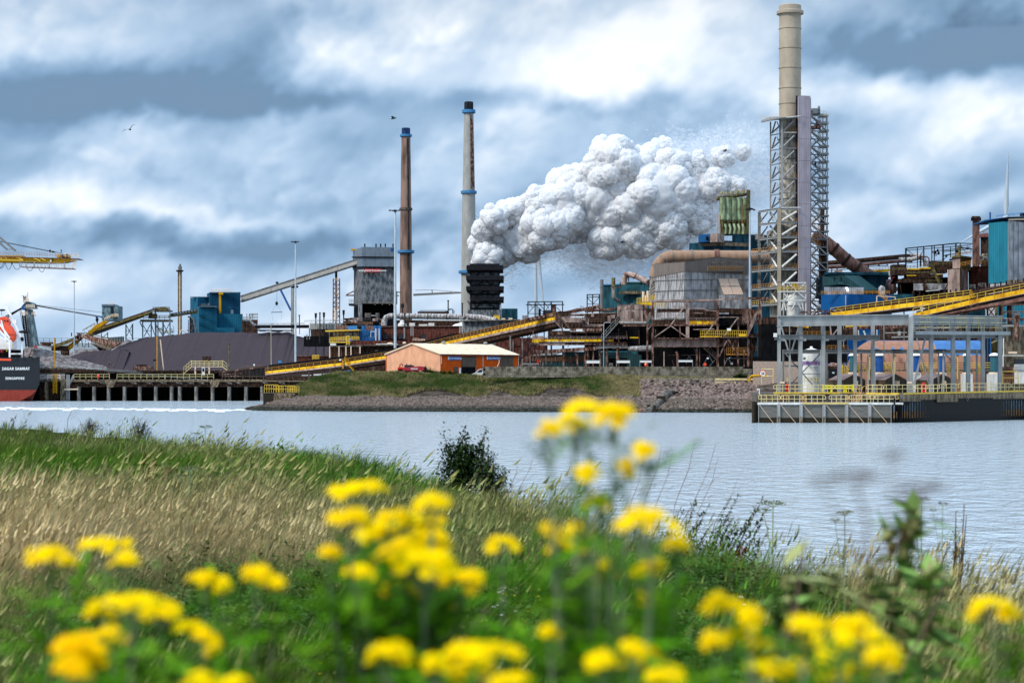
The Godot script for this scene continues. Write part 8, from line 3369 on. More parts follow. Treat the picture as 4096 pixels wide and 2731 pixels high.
	b.box(v(785,460,d - 0.6),v(810,430,d))
	put(b,"white_panel",M.white)
	b = nb()
	b.box(v(815,450,d - 0.7),v(835,430,d))
	put(b,"dark_panel",M.dark_steel)
# ---------- ship ----------
func ship() -> void:
	var b := nb()
	crop(0,1180,3.484)
	var d := 786.0
	var x0 := -290.0
	var x1 := 547.0
	T("bulk_carrier","stern of a black bulk carrier with red underside moored at the jetty","ship",v(130,1490,d))
	var rings: Array = []
	for k in 7:
		var dd: float = d + [0.0,2.0,6.0,14.0,30.0,60.0,100.0][k]
		var wide: float = [1.0,1.002,1.006,1.01,1.02,1.05,1.08][k]
		var ring: Array = []
		var h := 0.0
		var cx := 0.0
		cx = hx(128,dd)
		h = (hx(x1,d) - hx(128,d))*wide
		var yd := hy(905,d)
		var ym := hy(1150,d)
		var yr := hy(1322,d)
		ring.append(W(cx + h,yd + 1.0,-dd))
		ring.append(W(cx + h,ym,-dd))
		ring.append(W(cx + h*0.985,hy(1240,d),-dd))
		ring.append(W(cx + h*0.90,yr,-dd))
		ring.append(W(cx + h*0.72,hy(1395,d),-dd))
		ring.append(W(cx + h*0.42,hy(1462,d),-dd))
		ring.append(W(cx + h*0.14,hy(1494,d),-dd))
		ring.append(W(cx,hy(1498,d) - 0.2,-dd))
		if k >= 3:
			for i in range(4,8): ring[i].y -= k*0.9
		var left: Array = []
		for i in range(6,-1,-1): left.append(W(2*cx - ring[i].x,ring[i].y,ring[i].z))
		ring.append_array(left)
		rings.append(ring)
	for part in 2:
		b = nb()
		for k in 6:
			for i in 14:
				var red := i >= 3 and i <= 10
				if red != (part == 1): continue
				b.quad(rings[k][i],rings[k + 1][i],rings[k + 1][i + 1],rings[k][i + 1])
		var r: Array = rings[0]
		if part == 0:
			for i in 3: b.quad(r[i],r[i + 1],r[13 - i],r[14 - i])
		else:
			for i in range(3,7): b.quad(r[i],r[i + 1],r[13 - i],r[14 - i])
		put(b,"black_hull" if part == 0 else "red_bottom",M.hull_black if part == 0 else M.hull_red)
	b = nb()
	b.quad(rings[0][0],rings[0][14],rings[6][14],rings[6][0])
	put(b,"deck",M.hull_red)
	words("SAGAR SAMRAT",1.5,0.05,Transform3D(R,v(214,1026,d - 0.15)),M.white,cur,"name_lettering")
	words("SINGAPORE",1.35,0.05,Transform3D(R,v(201,1161,d - 0.15)),M.white,cur,"port_lettering")
	b = nb()
	b.bar(v(-290,892,d),v(150,902,d),0.5,0.8)
	put(b,"orange_rim",M.boat_orange)
	b = nb()
	for q in [[215,882,22],[520,878,20],[330,888,10],[440,890,10]]:
		b.rod(v(q[0],q[1],d + 1),v(q[0],q[1],d - 0.5),ln(q[2],d),12)
	b.box(v(320,900,d + 1),v(500,885,d + 3))
	put(b,"fairleads",M.hull_black)
	rails(M.dark_steel,[[160,905,330,905,d + 0.5,50],[330,905,540,905,d + 0.5,46]],1.6,0.09,2)
	b = nb()
	b.box(v(380,880,d + 2),v(450,855,d + 4))
	b.bar(v(400,860,d + 2),v(440,750,d + 2),0.25)
	put(b,"winch",M.rust_dark)
	b = nb()
	b.box(v(-290,755,d + 12),v(225,600,d + 20))
	put(b,"deckhouse",M.white)
	b = nb()
	b.box(v(-290,755,d + 11.5),v(228,748,d + 12))
	b.box(v(165,745,d + 11.6),v(180,620,d + 12))
	put(b,"deckhouse_trim",M.white_paint)
	b = nb()
	b.box(v(0,800,d + 5),v(40,762,d + 7))
	put(b,"red_locker",M.machine_red)
	b = nb()
	b.box(v(80,785,d + 5),v(95,765,d + 6))
	put(b,"yellow_locker",M.bright_yellow)
	b = nb()
	b.box(v(-290,905,d + 8),v(330,765,d + 12))
	put(b,"dark_bulkhead",M.black)
	rails(M.white_paint,[[-50,760,225,760,d + 10,60]],2,0.08,2)
	T("lifeboat_davit","white steel launching davit frame holding the orange lifeboat","davit",v(240,860,d + 3))
	for q in [[90,175,205,420,4,30],[205,420,300,600,4,34],[300,590,300,870,4,24],[232,560,300,720,4,20],[128,640,128,890,1,22],[-60,330,128,600,1,24],[-60,440,118,640,1,24],[-80,160,100,172,4,20],[140,818,300,818,3,20],[8,350,110,690,1,16],[-60,540,125,660,1,16]]:
		b = nb()
		b.bar(v(q[0],q[1],d + q[4]),v(q[2],q[3],d + q[4]),ln(q[5],d))
		put(b,"davit_beam",M.white)
	b = nb()
	b.box(v(195,395,d + 3.5),v(232,345,d + 5))
	put(b,"box",M.white)
	b = nb()
	b.ball(v(298,606,d + 3),W(0.7,0.7,0.7),6,8)
	b.box(v(285,640,d + 3),v(325,600,d + 4))
	b.ball(v(325,512,d + 3),W(2.2,0.6,0.6),6,8)
	b.rod(v(15,205,d + 2),v(15,280,d + 2),0.08,5)
	b.ball(v(20,210,d + 2),W(1.4,0.4,0.4),6,8)
	put(b,"fittings",M.dark_steel)
	T("lifeboat","orange enclosed free fall lifeboat hanging nose down on the davit","lifeboat",v(130,500,d + 3))
	b = nb()
	var dl := d + 3.0
	var path := [v(-30,330,dl),v(20,400,dl),v(65,450,dl),v(120,505,dl),v(160,560,dl),v(180,610,dl),v(178,655,dl)]
	b.pipe(path,1.0,16,[ln(40,d),ln(68,d),ln(78,d),ln(80,d),ln(68,d),ln(44,d),ln(6,d)])
	put(b,"hull",M.boat_orange)
	b = nb()
	b.slab([v(5,310,dl - 1),v(40,298,dl - 1),v(95,312,dl - 1),v(125,370,dl - 1),v(120,410,dl - 1),v(60,420,dl - 1),v(15,370,dl - 1)],W(0,0,-2.4))
	put(b,"cabin",M.boat_orange)
	for q in [[58,360],[98,360],[20,352]]:
		b = nb()
		b.box(v(q[0] - 12,q[1] + 12,dl - 1.15),v(q[0] + 12,q[1] - 12,dl - 1))
		put(b,"window",M.glass_dark)
	b = nb()
	b.bar(v(70,540,dl - 2.0),v(235,555,dl - 2.0),0.2)
	put(b,"rubbing_strip",M.hull_red)
	for q in [[-40,898,1985,1080,"upper pale mooring rope sagging from the ship to the jetty"],[120,905,1900,1062,"lower pale mooring rope running beside its twin to the jetty"],[60,900,2900,1185,"long pale mooring rope reaching farthest along the jetty"]]:
		b = nb()
		var pp: Array = []
		for i in 13:
			var t := i / 12.0
			pp.append(v(lerpf(q[0],q[2],t),lerpf(q[1],q[3],t) + 40*t*(1 - t),lerpf(d,806,t)))
		b.pipe(pp,0.045,5)
		one(b,"mooring_rope",M.grey_rail,q[4],"rope",v(q[0],q[1],d),"mooring ropes of the ship")
# ---------- light masts,birds ----------
func light_mast(x: float,yt: float,yb: float,d: float,w: float,label: String,kind: int) -> void:
	T("light_mast",label,"light mast",v(x,yb,d))
	var b := nb()
	b.rod(v(x,yb,d),v(x,yt,d),ln(w,d),12,ln(w*0.55,d))
	put(b,"pole",M.mast)
	var s := ln(w,d)
	var t := v(x,yt,d)
	b = nb()
	b.box(t + W(-s*0.9,-0.3,-0.6),t + W(s*0.9,0.3,0.6))
	put(b,"head_frame",M.dark_steel)
	var arms := [[-4.2,0.4,1.4],[-2.2,0.1,1.2],[2.2,0.5,1.4],[3.6,0.2,1.2]] if kind == 0 else [[-4.6,0.5,1.6],[-2.0,0.2,1.2],[3.2,0.5,1.4]] if kind == 1 else [[2.4,0.2,1.4],[4.6,-1.2,1.6],[-2.6,-0.4,1.6],[-4.0,-1.0,1.2]]
	for a in arms:
		b = nb()
		var e := t + W(a[0]*s*0.75,a[1]*s*0.5,0)
		b.bar(t,e,0.22)
		put(b,"arm",M.dark_steel)
		b = nb()
		b.obox(Transform3D(Basis(Vector3.BACK,-0.1*signf(a[0])),e),W(a[2]*s,0.3,0.9))
		put(b,"floodlight",M.dark_steel)
func masts() -> void:
	crop(0,900,2.091)
	light_mast(617,472,1085,868,6.0,"tall light mast standing among the heaps near the stacker",0)
	crop(900,900,2.091)
	light_mast(588,142,1150,700,9.0,"tall light mast beside the leg of the inclined gallery",1)
	crop(0,0,1.1484)
	light_mast(1815,968,1640,600,7.0,"tall light mast in front of the brown chimney and coal tower",1)
	crop(2950,800,3.409)
	light_mast(172,122,1500,505,17.0,"thick pale light mast in front of the lattice tower and grey hall",2)
	crop(900,900,2.091)
	var b := nb()
	for q in [[1866,632,850,720,"slim lamp post between the chimneys above the brick works"],[1483,660,800,700,"slim dark vent post before the brown chimney"],[792,735,990,700,"slim lamp post rising before the round basins"],[620,755,840,880,"slim lamp post beside the gallery leg on the pipe bridge"],[1984,655,900,690,"slim grey post by the foot of the white chimney"],[1503,740,860,655,"slim black post on the roof of the brick works"]]:
		T("slim_post",q[4],"lamp post",v(q[0],q[2],q[3]))
		b = nb()
		b.rod(v(q[0],q[2],q[3]),v(q[0],q[1],q[3]),0.22,6)
		put(b,"pole",M.dark_steel if q[0] != 1483 else M.stack_cap)
		b = nb()
		if q[0] == 1483: b.box(v(1468,690,q[3]),v(1498,660,q[3] + 2))
		else: b.box(v(q[0] - 9,q[1] + 3,q[3]),v(q[0] + 9,q[1] - 3,q[3] + 1))
		put(b,"head",M.dark_steel if q[0] != 1483 else M.rust_dark)
	crop(0,0,1)
	for q in [[518,518,130,1.5,0.5,"dark bird gliding alone in the open sky above the heaps"],[1572,474,150,-0.3,0.1,"pale gull with bent wings near the top of the brown chimney"],[2901,604,170,0.4,0.2,"small bird flying near the tall banded stack"],[2490,970,190,0.2,0.2,"small bird crossing the grey steam"]]:
		T("bird",q[5],"bird",v(q[0],q[1],q[2]))
		var o := v(q[0],q[1],q[2])
		var t := Basis(Vector3.BACK,q[4])*Basis(Vector3.UP,q[3])
		b = nb()
		b.ball(o,W(0.2,0.05,0.05),6,8,t)
		b.ball(o + t*W(0.2,0.02,0),W(0.06,0.045,0.045),5,7,t)
		b.tri(o + t*W(-0.15,0,0),o + t*W(-0.32,0,0.06),o + t*W(-0.32,0,-0.06))
		for s in [-1.0,1.0]:
			var r0 := o + t*W(0.08,0.02,0)
			var r1 := o + t*W(-0.08,0.02,0)
			var m0 := o + t*W(0.1,0.16,s*0.24)
			var m1 := o + t*W(-0.06,0.16,s*0.26)
			b.quad(r0,m0,m1,r1)
			b.tri(m0,o + t*W(-0.12,0.1,s*0.58),m1)
		put(b,"body",M.bird)
# ---------- steam ----------
func puff_mesh(sd: int) -> ArrayMesh:
	var fn := FastNoiseLite.new()
	fn.seed = sd; fn.frequency = 1.0; fn.fractal_octaves = 4; fn.fractal_gain = 0.5
	fn.noise_type = FastNoiseLite.TYPE_SIMPLEX_SMOOTH
	var la := 28
	var lo := 44
	var P: Array = []
	for i in la + 1:
		var row := PackedVector3Array()
		for j in lo + 1:
			var th: float = -PI / 2 + PI*i / la
			var ph: float = TAU*(j % lo) / lo
			var d := W(cos(th)*cos(ph),sin(th),-cos(th)*sin(ph))
			var r := 0.86 + 0.3*(1.0 - 2.2*absf(fn.get_noise_3dv(d*1.3)))*0.5 + 0.06*(1.0 - 2.4*absf(fn.get_noise_3dv(d*4.2 + W(7,3,1))))
			row.append(d*r)
		P.append(row)
	var b := nb()
	var nrm := func(i: int,j: int) -> Vector3:
		var a: Vector3 = P[i][(j + 1) % lo] - P[i][(j - 1 + lo) % lo]
		var c: Vector3 = P[mini(i + 1,la)][j % lo] - P[maxi(i - 1,0)][j % lo]
		var n := a.cross(c)
		if n.length() < 1e-6: return P[i][j].normalized()
		n = n.normalized()
		return n if n.dot(P[i][j % lo]) > 0 else -n
	for i in la:
		for j in lo:
			var n0: Vector3 = nrm.call(i,j)
			var n1: Vector3 = nrm.call(i,j + 1)
			var n2: Vector3 = nrm.call(i + 1,j + 1)
			var n3: Vector3 = nrm.call(i + 1,j)
			if i > 0: b.tris(P[i][j],P[i][j + 1],P[i + 1][j + 1],n0,n1,n2)
			if i < la - 1: b.tris(P[i][j],P[i + 1][j + 1],P[i + 1][j],n0,n2,n3)
	return b.mesh(Vector3.ZERO)
const PUFFS := [[1118,592,34],[1102,562,24],[1145,578,42],[1108,528,26],[1135,505,34],[1165,530,55],[1205,548,52],[1178,488,34],[1215,498,48],
	[1255,515,62],[1238,462,36],[1298,480,74],[1288,420,36],[1330,428,48],[1360,470,80],[1392,352,38],[1372,400,40],[1412,392,66],[1440,470,80],[1436,345,26],[1470,392,58],
	[1512,452,80],[1540,385,52],[1520,340,26],[1585,440,76],[1530,520,56],[1602,500,56],[1640,425,60],[1662,360,44],[1604,372,36],[1690,430,40],[1708,350,30],[1400,545,52],[1470,540,54],[1545,535,44]]
const WISPS := [[1185,608,26,0.16],[1165,628,18,0.12],[1176,655,13,0.08],[1230,585,36,0.2],[1270,582,34,0.12],[1320,560,60,0.3],[1370,570,66,0.28],[1330,600,40,0.12],[1390,610,50,0.16],[1440,570,70,0.26],[1450,610,44,0.12],[1500,565,66,0.22],
	[1560,545,62,0.2],[1620,525,56,0.22],[1350,625,28,0.08],[1660,480,60,0.24],[1700,440,56,0.22],[1740,400,60,0.16],[1740,340,50,0.14],[1690,330,50,0.2],[1560,350,44,0.2],[1620,340,40,0.18],[1600,560,44,0.14],[1770,430,44,0.1],[1540,590,44,0.1]]
func steam() -> void:
	crop(0,0,0.5742)
	var r2 := RandomNumberGenerator.new()
	r2.seed = 77
	var m := StandardMaterial3D.new()
	m.resource_name = "steam"
	m.albedo_color = Color(0.985,0.985,0.99)
	m.roughness = 1.0
	m.metallic_specular = 0.0
	m.vertex_color_use_as_albedo = true
	m.transparency = BaseMaterial3D.TRANSPARENCY_ALPHA
	m.backlight_enabled = true
	m.backlight = grey(1.0)
	var xf: Array = []
	var cs: Array = []
	var fx: Array = []
	var fc: Array = []
	var d := 893.0
	var flakes := func(c: Vector3,R0: Vector3,n: int,al: float,hollow: float) -> void:
		for k in n:
			var q := W(r2.randfn(),r2.randfn(),r2.randfn())
			q = q.normalized()*(hollow + r2.randf()*0.22) if hollow > 0 else q*0.5
			var s := r2.randf_range(0.3,0.85)
			fx.append(Transform3D(Basis(W(r2.randfn(),r2.randfn(),r2.randfn()).normalized(),r2.randf()*TAU).scaled(W(s*1.3,s,s)),c + q*R0))
			fc.append(Color(1,1,1,al*r2.randf_range(0.5,1.4)))
	for p in PUFFS:
		var dd := d + r2.randf_range(-6,8)
		var c := v(p[0],p[1],dd)
		var r := ln(p[2],dd)
		var soft := smoothstep(1480,1640,p[0])
		r *= 1.0 - 0.42*soft
		xf.append(Transform3D(Basis(W(r2.randf() - 0.5,r2.randf() - 0.5,r2.randf() - 0.5).normalized(),r2.randf()*TAU).scaled(Vector3.ONE*r),c))
		for k in 24:
			var q := W(r2.randfn(),r2.randfn(),r2.randfn()).normalized()
			if q.z < -0.3: q.z = -q.z
			var s := r*r2.randf_range(0.2,0.48)
			xf.append(Transform3D(Basis(q,r2.randf()*TAU).scaled(Vector3.ONE*s),c + q*(r*0.98 - s*0.35)))
		flakes.call(c,Vector3.ONE*r,int(r*r*(3.0 + 5.0*soft)),0.12,0.9)
		if soft > 0: flakes.call(c,Vector3.ONE*r*1.75,int(r*r*46.0*soft),0.13,0.0)
	for p in WISPS:
		var r := ln(p[2],d)
		flakes.call(v(p[0],p[1],d + 4.0),W(r*1.25,r,r),int(r*r*p[3]*110.0),0.12,0.0)
	for k in xf.size(): cs.append(Color.WHITE)
	var fb := nb()
	for k in 6: fb.tri(W(0,0.2,0),W(cos(TAU*k / 6),0,-sin(TAU*k / 6)),W(cos(TAU*(k + 1) / 6),0,-sin(TAU*(k + 1) / 6)))
	T("steam_cloud","billowing white steam pouring from the quench tower and drifting over the works","steam",v(1118,610,d))
	cur.set_meta("kind","stuff")
	for k in xf.size(): xf[k].origin -= cur.position
	for k in fx.size(): fx[k].origin -= cur.position
	var m2: StandardMaterial3D = m.duplicate()
	m2.transparency = BaseMaterial3D.TRANSPARENCY_DISABLED
	scatter("billows",puff_mesh(3),m2,xf,cs,"","",cur)
	scatter("vapour_shreds",fb.mesh(Vector3.ZERO),m,fx,fc,"","",cur)
# ---------- single plants on the near bank ----------
func plant_leaf(b: B,o: Vector3,dr: Vector3,l: float,w: float,c: Color) -> void:
	var s := dr.cross(Vector3.UP)
	s = Vector3.RIGHT if s.length() < 0.05 else s.normalized()
	b.col = c
	var m := o + dr*l*0.45
	b.tri(o,m + s*w,m - s*w*0.9)
	b.tri(m + s*w,o + dr*l - W(0,l*0.12,0),m - s*w*0.9)
func lin(c: Color,k: float) -> Color:
	return Color(c.r*k,c.g*k,c.b*k)
func ground_at(x: float,d: float) -> Vector3:
	var wx := hx(x,d)
	return W(wx,bank_h(wx,-d),-d)
func rim(x: float,back: float) -> float:
	var d := 60.0
	for k in 12: d = lerpf(d,shore(hx(x,d)) - back,0.6)
	return d
func bush(called: String,label: String,x: float,back: float,wide: float,ytop: float,n: int,leaf: float,c: Color,twigs: int,lean: float) -> void:
	var d := rim(x,back)
	var o := ground_at(x,d)
	var h := hy(ytop,d) - o.y
	var w := ln(wide,d)
	T(called,label,"bush",o)
	var b := nb()
	var f := nb()
	f.uc = true
	for k in twigs:
		var a := rf()*TAU
		var q := o + W(cos(a)*w*0.5*rf() + lean*h*rf(),h*rr(0.65,1.1),sin(a)*w*0.4*rf())
		var mid := o.lerp(q,0.5) + W(rr(-0.1,0.1),0.05,0)*w
		b.pipe([o + W(rr(-0.1,0.1)*w,0,0),mid,q],0.012,5,[0.02,0.012,0.004])
		for j in int(n*0.35 / twigs):
			var t := rr(0.3,1.0)
			var p := mid.lerp(q,t*2 - 1) if t > 0.5 else o.lerp(mid,t*2)
			plant_leaf(f,p + W(rn(),rn(),rn())*0.05*w,W(rn() + lean,rn()*0.5,rn()).normalized(),leaf*rr(0.6,1.2),leaf*0.28,lin(c,rr(0.5,1.6)))
	for k in int(n*0.65):
		var q := W(rn(),rn(),rn()).normalized()*pow(rf(),0.4)
		q *= 0.85 + 0.3*hn.get_noise_3dv(q*40.0)
		plant_leaf(f,o + W(q.x*w*0.5 + lean*h*0.3,h*0.5 + q.y*h*0.42,q.z*w*0.45),W(rn(),rn()*0.6,rn()).normalized(),leaf*rr(0.6,1.2),leaf*0.28,lin(c,rr(0.5,1.5)))
	put(b,"branch",M.wood_brown,null,"","stuff")
	put(f,"leaves",M.leaves,null,"","stuff")
func umbel(b: B,f: B,o: Vector3,top: Vector3,r: float,c: Color) -> void:
	var up := (top - o).normalized()
	b.pipe([o,o.lerp(top,0.5) + W(0.01,0,0),top],0.006,5,[r*0.09,r*0.07,r*0.05])
	for k in 14:
		var a := TAU*k / 14 + rf()*0.3
		var rr := r*sqrt(rr(0.15,1.0))
		var e := top + W(cos(a)*rr,r*0.55 - rr*rr / r*0.3,sin(a)*rr)
		b.rod(top,e,r*0.014,3,-1.0,false)
		for j in 7:
			f.col = lin(c,rr(0.6,1.4))
			f.ball(e + W(rn(),rn()*0.4,rn())*r*0.11,Vector3.ONE*r*0.05,3,5)
func dock(called: String,label: String,x: float,d: float,h: float,n: int,c: Color,lean := 0.15,sc := 1.0) -> void:
	var o := ground_at(x,d)
	T(called,label,"dock plant",o)
	var b := nb()
	var f := nb()
	f.uc = true
	for k in n:
		var p := o + W(rr(-0.16,0.16),0,rr(-0.1,0.1))*(1.0 if n > 1 else 0.1)
		var q := p + W(lean*h + rr(-0.08,0.08),h*rr(0.7,1.0),0)
		b.rod(p,q,0.006*sc,5,0.003*sc)
		for j in 90:
			var t := rr(0.42,1.0)
			f.col = lin(c,rr(0.5,1.5))
			f.ball(p.lerp(q,t) + W(rn(),rn(),rn())*0.018*sc*(1.3 - t*0.6),Vector3.ONE*rr(0.006,0.013)*sc,3,5)
	put(b,"stem",M.wood_brown)
	put(f,"seed_spike",M.petals,null,"","stuff")
func bank_plants() -> void:
	rng.seed = 41
	crop(0,0,0.5742)
	bush("dark_bush","dense dark green bush standing alone at the water's edge",1062,0.5,150,980,8000,0.085,Color(0.026,0.052,0.015),14,0.1)
	bush("spreading_bush","low loose dark bush spreading beside the dense dark one",1120,0.3,95,1035,2200,0.075,Color(0.03,0.055,0.018),10,0.25)
	bush("twiggy_bush","thin twiggy grey green bush high on the far end of the bank",205,1.0,70,960,1500,0.07,Color(0.06,0.062,0.04),26,0.1)
	bush("small_bush","small loose dark shrub on the skyline of the bank near the hogweed",318,1.0,62,962,1100,0.08,Color(0.035,0.045,0.02),14,0.2)
	bush("small_bush","small dark shrub by the water beyond the pale dry grass",2185,0.3,90,1168,900,0.035,Color(0.045,0.085,0.02),8,0.1)
	for q in [[465,1040,84,985,0.28,Color(0.1,0.12,0.05),"green hogweed umbel standing tall on the bank skyline"],[430,1130,34,1085,0.2,Color(0.16,0.17,0.08),"green hogweed umbel low among the far grass"],[1935,1290,18,1185,0.09,Color(0.16,0.17,0.07),"tall green hogweed with flat head before the dry grass"],
			[2112,1230,24,1152,0.1,Color(0.1,0.08,0.07),"thin brown dry umbel on the shore by small dark shrub"],[2160,1240,24,1160,0.07,Color(0.1,0.08,0.07),"small brown dry umbel beside a larger dry umbel"],[1770,1200,26,1165,0.16,Color(0.14,0.16,0.08),"pale green umbel next to the dark mugwort sprigs"]]:
		var o := v(q[0],q[1],q[2])
		o.y = minf(o.y,bank_h(o.x,o.z) + 0.3)
		o.y = bank_h(o.x,o.z)
		T("hogweed",q[6],"hogweed",o)
		var b := nb()
		var f := nb()
		f.uc = true
		umbel(b,f,o,v(q[0] + 6,q[3],q[2]),q[4],q[5])
		if q[2] < 100: umbel(b,f,o.lerp(v(q[0],q[3],q[2]),0.55),v(q[0] - 16,q[3] + 14,q[2]),q[4]*0.7,q[5])
		put(b,"stem",M.silo_green)
		put(f,"umbel",M.petals,null,"","stuff")
	dock("dock","dark red dock spikes in the green grass below the far skyline",320,38,1.15,5,Color(0.09,0.025,0.015))
	dock("dock","light brown dock spikes beside dark red ones on the bank",350,37,1.05,4,Color(0.3,0.17,0.09))
	dock("dock","tall black brown dock spike rising from the middle grass",628,9.5,0.95,1,Color(0.03,0.018,0.015),0.0,1.2)
	dock("dock","broken dark brown dock cluster beside the tall black brown spike",612,9.0,0.6,3,Color(0.045,0.028,0.024),-0.1,1.2)
	dock("dock","rust red dock leaning under the mugwort sprigs",1672,26,0.75,2,Color(0.13,0.035,0.02),0.35)
	dock("dock","dark red dock spike lying over the green weeds",1740,20,0.45,2,Color(0.06,0.02,0.018),0.9)
	dock("dock","faded reddish dock head out of focus by the dark spike",690,8.0,0.6,2,Color(0.2,0.1,0.06),0.1)
	var herb := leafy(1,0.95,0.13,0.75)
	for q in [[1500,0.3,1.0],[1545,0.4,1.2],[1590,0.3,1.25],[1625,0.6,1.15],[1650,0.2,1.4],[1560,1.2,1.0],[1690,0.3,0.9],[1630,1.4,0.9],[1600,1.8,1.0]]:
		var o := ground_at(q[0],rim(q[0],q[1]))
		T("mugwort","dark green mugwort sprig leaning over the water among its alike","mugwort",o,"dark mugwort sprigs above the shore")
		var b := nb()
		var f := nb()
		f.uc = true
		for s in 3:
			var base := o + W(rr(-0.1,0.1),0,rr(-0.1,0.1))
			var tip: Vector3 = base + W(rr(0.3,0.6),rr(0.75,1.0),0)*q[2]
			b.rod(base,tip,0.007,4,0.003)
			for k in 70:
				var t := rr(0.15,1.0)
				plant_leaf(f,base.lerp(tip,t),W(rn() + 0.7,rn() + 0.4,rn()).normalized(),0.1*(1.25 - 0.6*t)*rr(0.6,1.2),0.018,lin(Color(0.04,0.075,0.022),rr(0.5,1.8)))
		put(b,"stem",M.wood_brown)
		put(f,"leaves",M.leaves,null,"","stuff")
	for q in [[1465,1140,1520,1025],[1490,1150,1545,1040],[1530,1160,1595,1020],[1560,1160,1645,1018],[1580,1155,1650,1050],[1610,1160,1700,1085],[1440,1120,1475,1060],[1180,1100,1225,1045],[1165,1105,1190,1060],[152,1010,165,935]]:
		var d := rim(q[0],0.4)
		var o := ground_at(q[0],d)
		T("dry_stalk","thin bare dry stalk bent by the wind over the water","stalk",o,"bare dry stalks above the shore")
		var b := nb()
		var e := v(q[2],q[3],d)
		var r := 0.006*d / 30.0
		b.pipe([o,o.lerp(e,0.5) + W(-0.08,0.05,0),o.lerp(e,0.8),e],r,5,[r,r*0.8,r*0.6,r*0.3])
		for k in 3:
			var p := o.lerp(e,0.5 + 0.15*k)
			var tw := nb()
			tw.rod(p,p + W(0.16,0.12,0.02)*d / 30.0,r*0.4,4,r*0.2)
			put(tw,"twig",M.rust)
		put(b,"stem",M.rust)
	var hm := [leafy(4,0.75,0.13,0.15),leafy(5,0.55,0.10,0.3)]
	var xf := [[],[]]
	var cs := [[],[]]
	var beds := [[1640,1430,17.0,12.0,190.0,420],[1560,1260,25.0,20.0,150.0,260],[420,1280,19.0,17.0,120.0,260],[190,1110,42.0,38.0,160.0,200],[520,1090,44.0,36.0,130.0,180],[850,1060,50.0,40.0,140.0,160],[1900,1420,14.0,9.0,200.0,260],[1250,1350,16.0,10.0,250.0,240],[2100,1480,13.0,9.0,200.0,150],[330,1450,13.0,9.0,300.0,180],[900,1200,34.0,14.0,420.0,700],[1700,1300,24.0,9.0,320.0,500],[300,1300,24.0,9.0,330.0,420],[300,1060,80.0,40.0,300.0,420]]
	for bd in beds:
		for k in bd[5]:
			var d := rr(bd[3],bd[2])
			var x: float = bd[0] + rn()*bd[4]*0.55
			var o := ground_at(x,d)
			if o.y < 0.9: continue
			var i := rng.randi() % 2
			var s := rr(0.55,1.05)
			xf[i].append(Transform3D(Basis(Vector3.UP,rf()*TAU).scaled(Vector3.ONE*s),o))
			var c: Color = [Color(0.035,0.08,0.018),Color(0.055,0.115,0.025),Color(0.09,0.16,0.03),Color(0.12,0.15,0.05)][rng.randi() % 4]
			cs[i].append(lin(c,rr(0.7,1.3)))
	scatter("nettles",hm[0],M.leaves,xf[0],cs[0],"dark green leafy nettles in beds among the near grass","weeds")
	scatter("herbs",hm[1],M.leaves,xf[1],cs[1],"mid green low leafy herbs mixed into the near grass","weeds")
	var yb := nb()
	yb.uc = true
	yb.ball(Vector3.ZERO,W(0.5,0.22,0.5),4,7)
	xf = [[]]
	cs = [[]]
	for q in [[2050,1310,15.0,30],[2070,1345,14.0,20],[1100,1080,40.0,60],[1760,1340,16,20],[2115,1520,9.5,18],[1720,1280,18,10],[300,1135,36.0,10],[1150,1230,20.0,12]]:
		for k in q[3]:
			var o := ground_at(q[0] + rn()*16,q[2] + rn()*0.5)
			o.y += rr(0.35,0.6)
			xf[0].append(Transform3D(R.scaled(Vector3.ONE*rr(0.02,0.05)),o))
			cs[0].append(lin(Color(0.62,0.6,0.5),rr(0.8,1.1)))
	for k in 60:
		var q: Array = [[2150,1440,12.0],[1200,1240,19.0],[760,1280,14.0]][k % 3]
		var o := ground_at(q[0] + rn()*60,q[2] + rn()*1.5)
		o.y += rr(0.3,0.55)
		xf[0].append(Transform3D(R.scaled(Vector3.ONE*rr(0.015,0.03)),o))
		cs[0].append(Color(0.75,0.55,0.02))
	scatter("small_flowers",yb.mesh(Vector3.ZERO),M.petals,xf[0],cs[0],"tiny white and yellow flower heads dotted through the near grass","flowers")
	T("dry_umbel_stand","blurred dry brown umbels on thin stalks in front of the water","dry umbel",v(1990,1700,2.2))
	var sb := nb()
	var sf := nb()
	sf.uc = true
	for q in [[2050,1047,2.1,0.016],[1966,1104,2.1,0.026],[2120,1128,2.3,0.028],[1885,1105,2.0,0.015],[2090,1145,2.3,0.016]]:
		umbel(sb,sf,v(1985 + (q[0] - 1985)*0.25,1300,q[2]),v(q[0],q[1] + 10,q[2]),q[3],Color(0.12,0.07,0.05))
	sb.pipe([v(1990,1320,2.1),v(1985,1500,2.1),v(1990,1900,2.1)],0.0016,6)
	put(sb,"stalk",M.wood_brown)
	put(sf,"seed_head",M.petals,null,"","stuff")
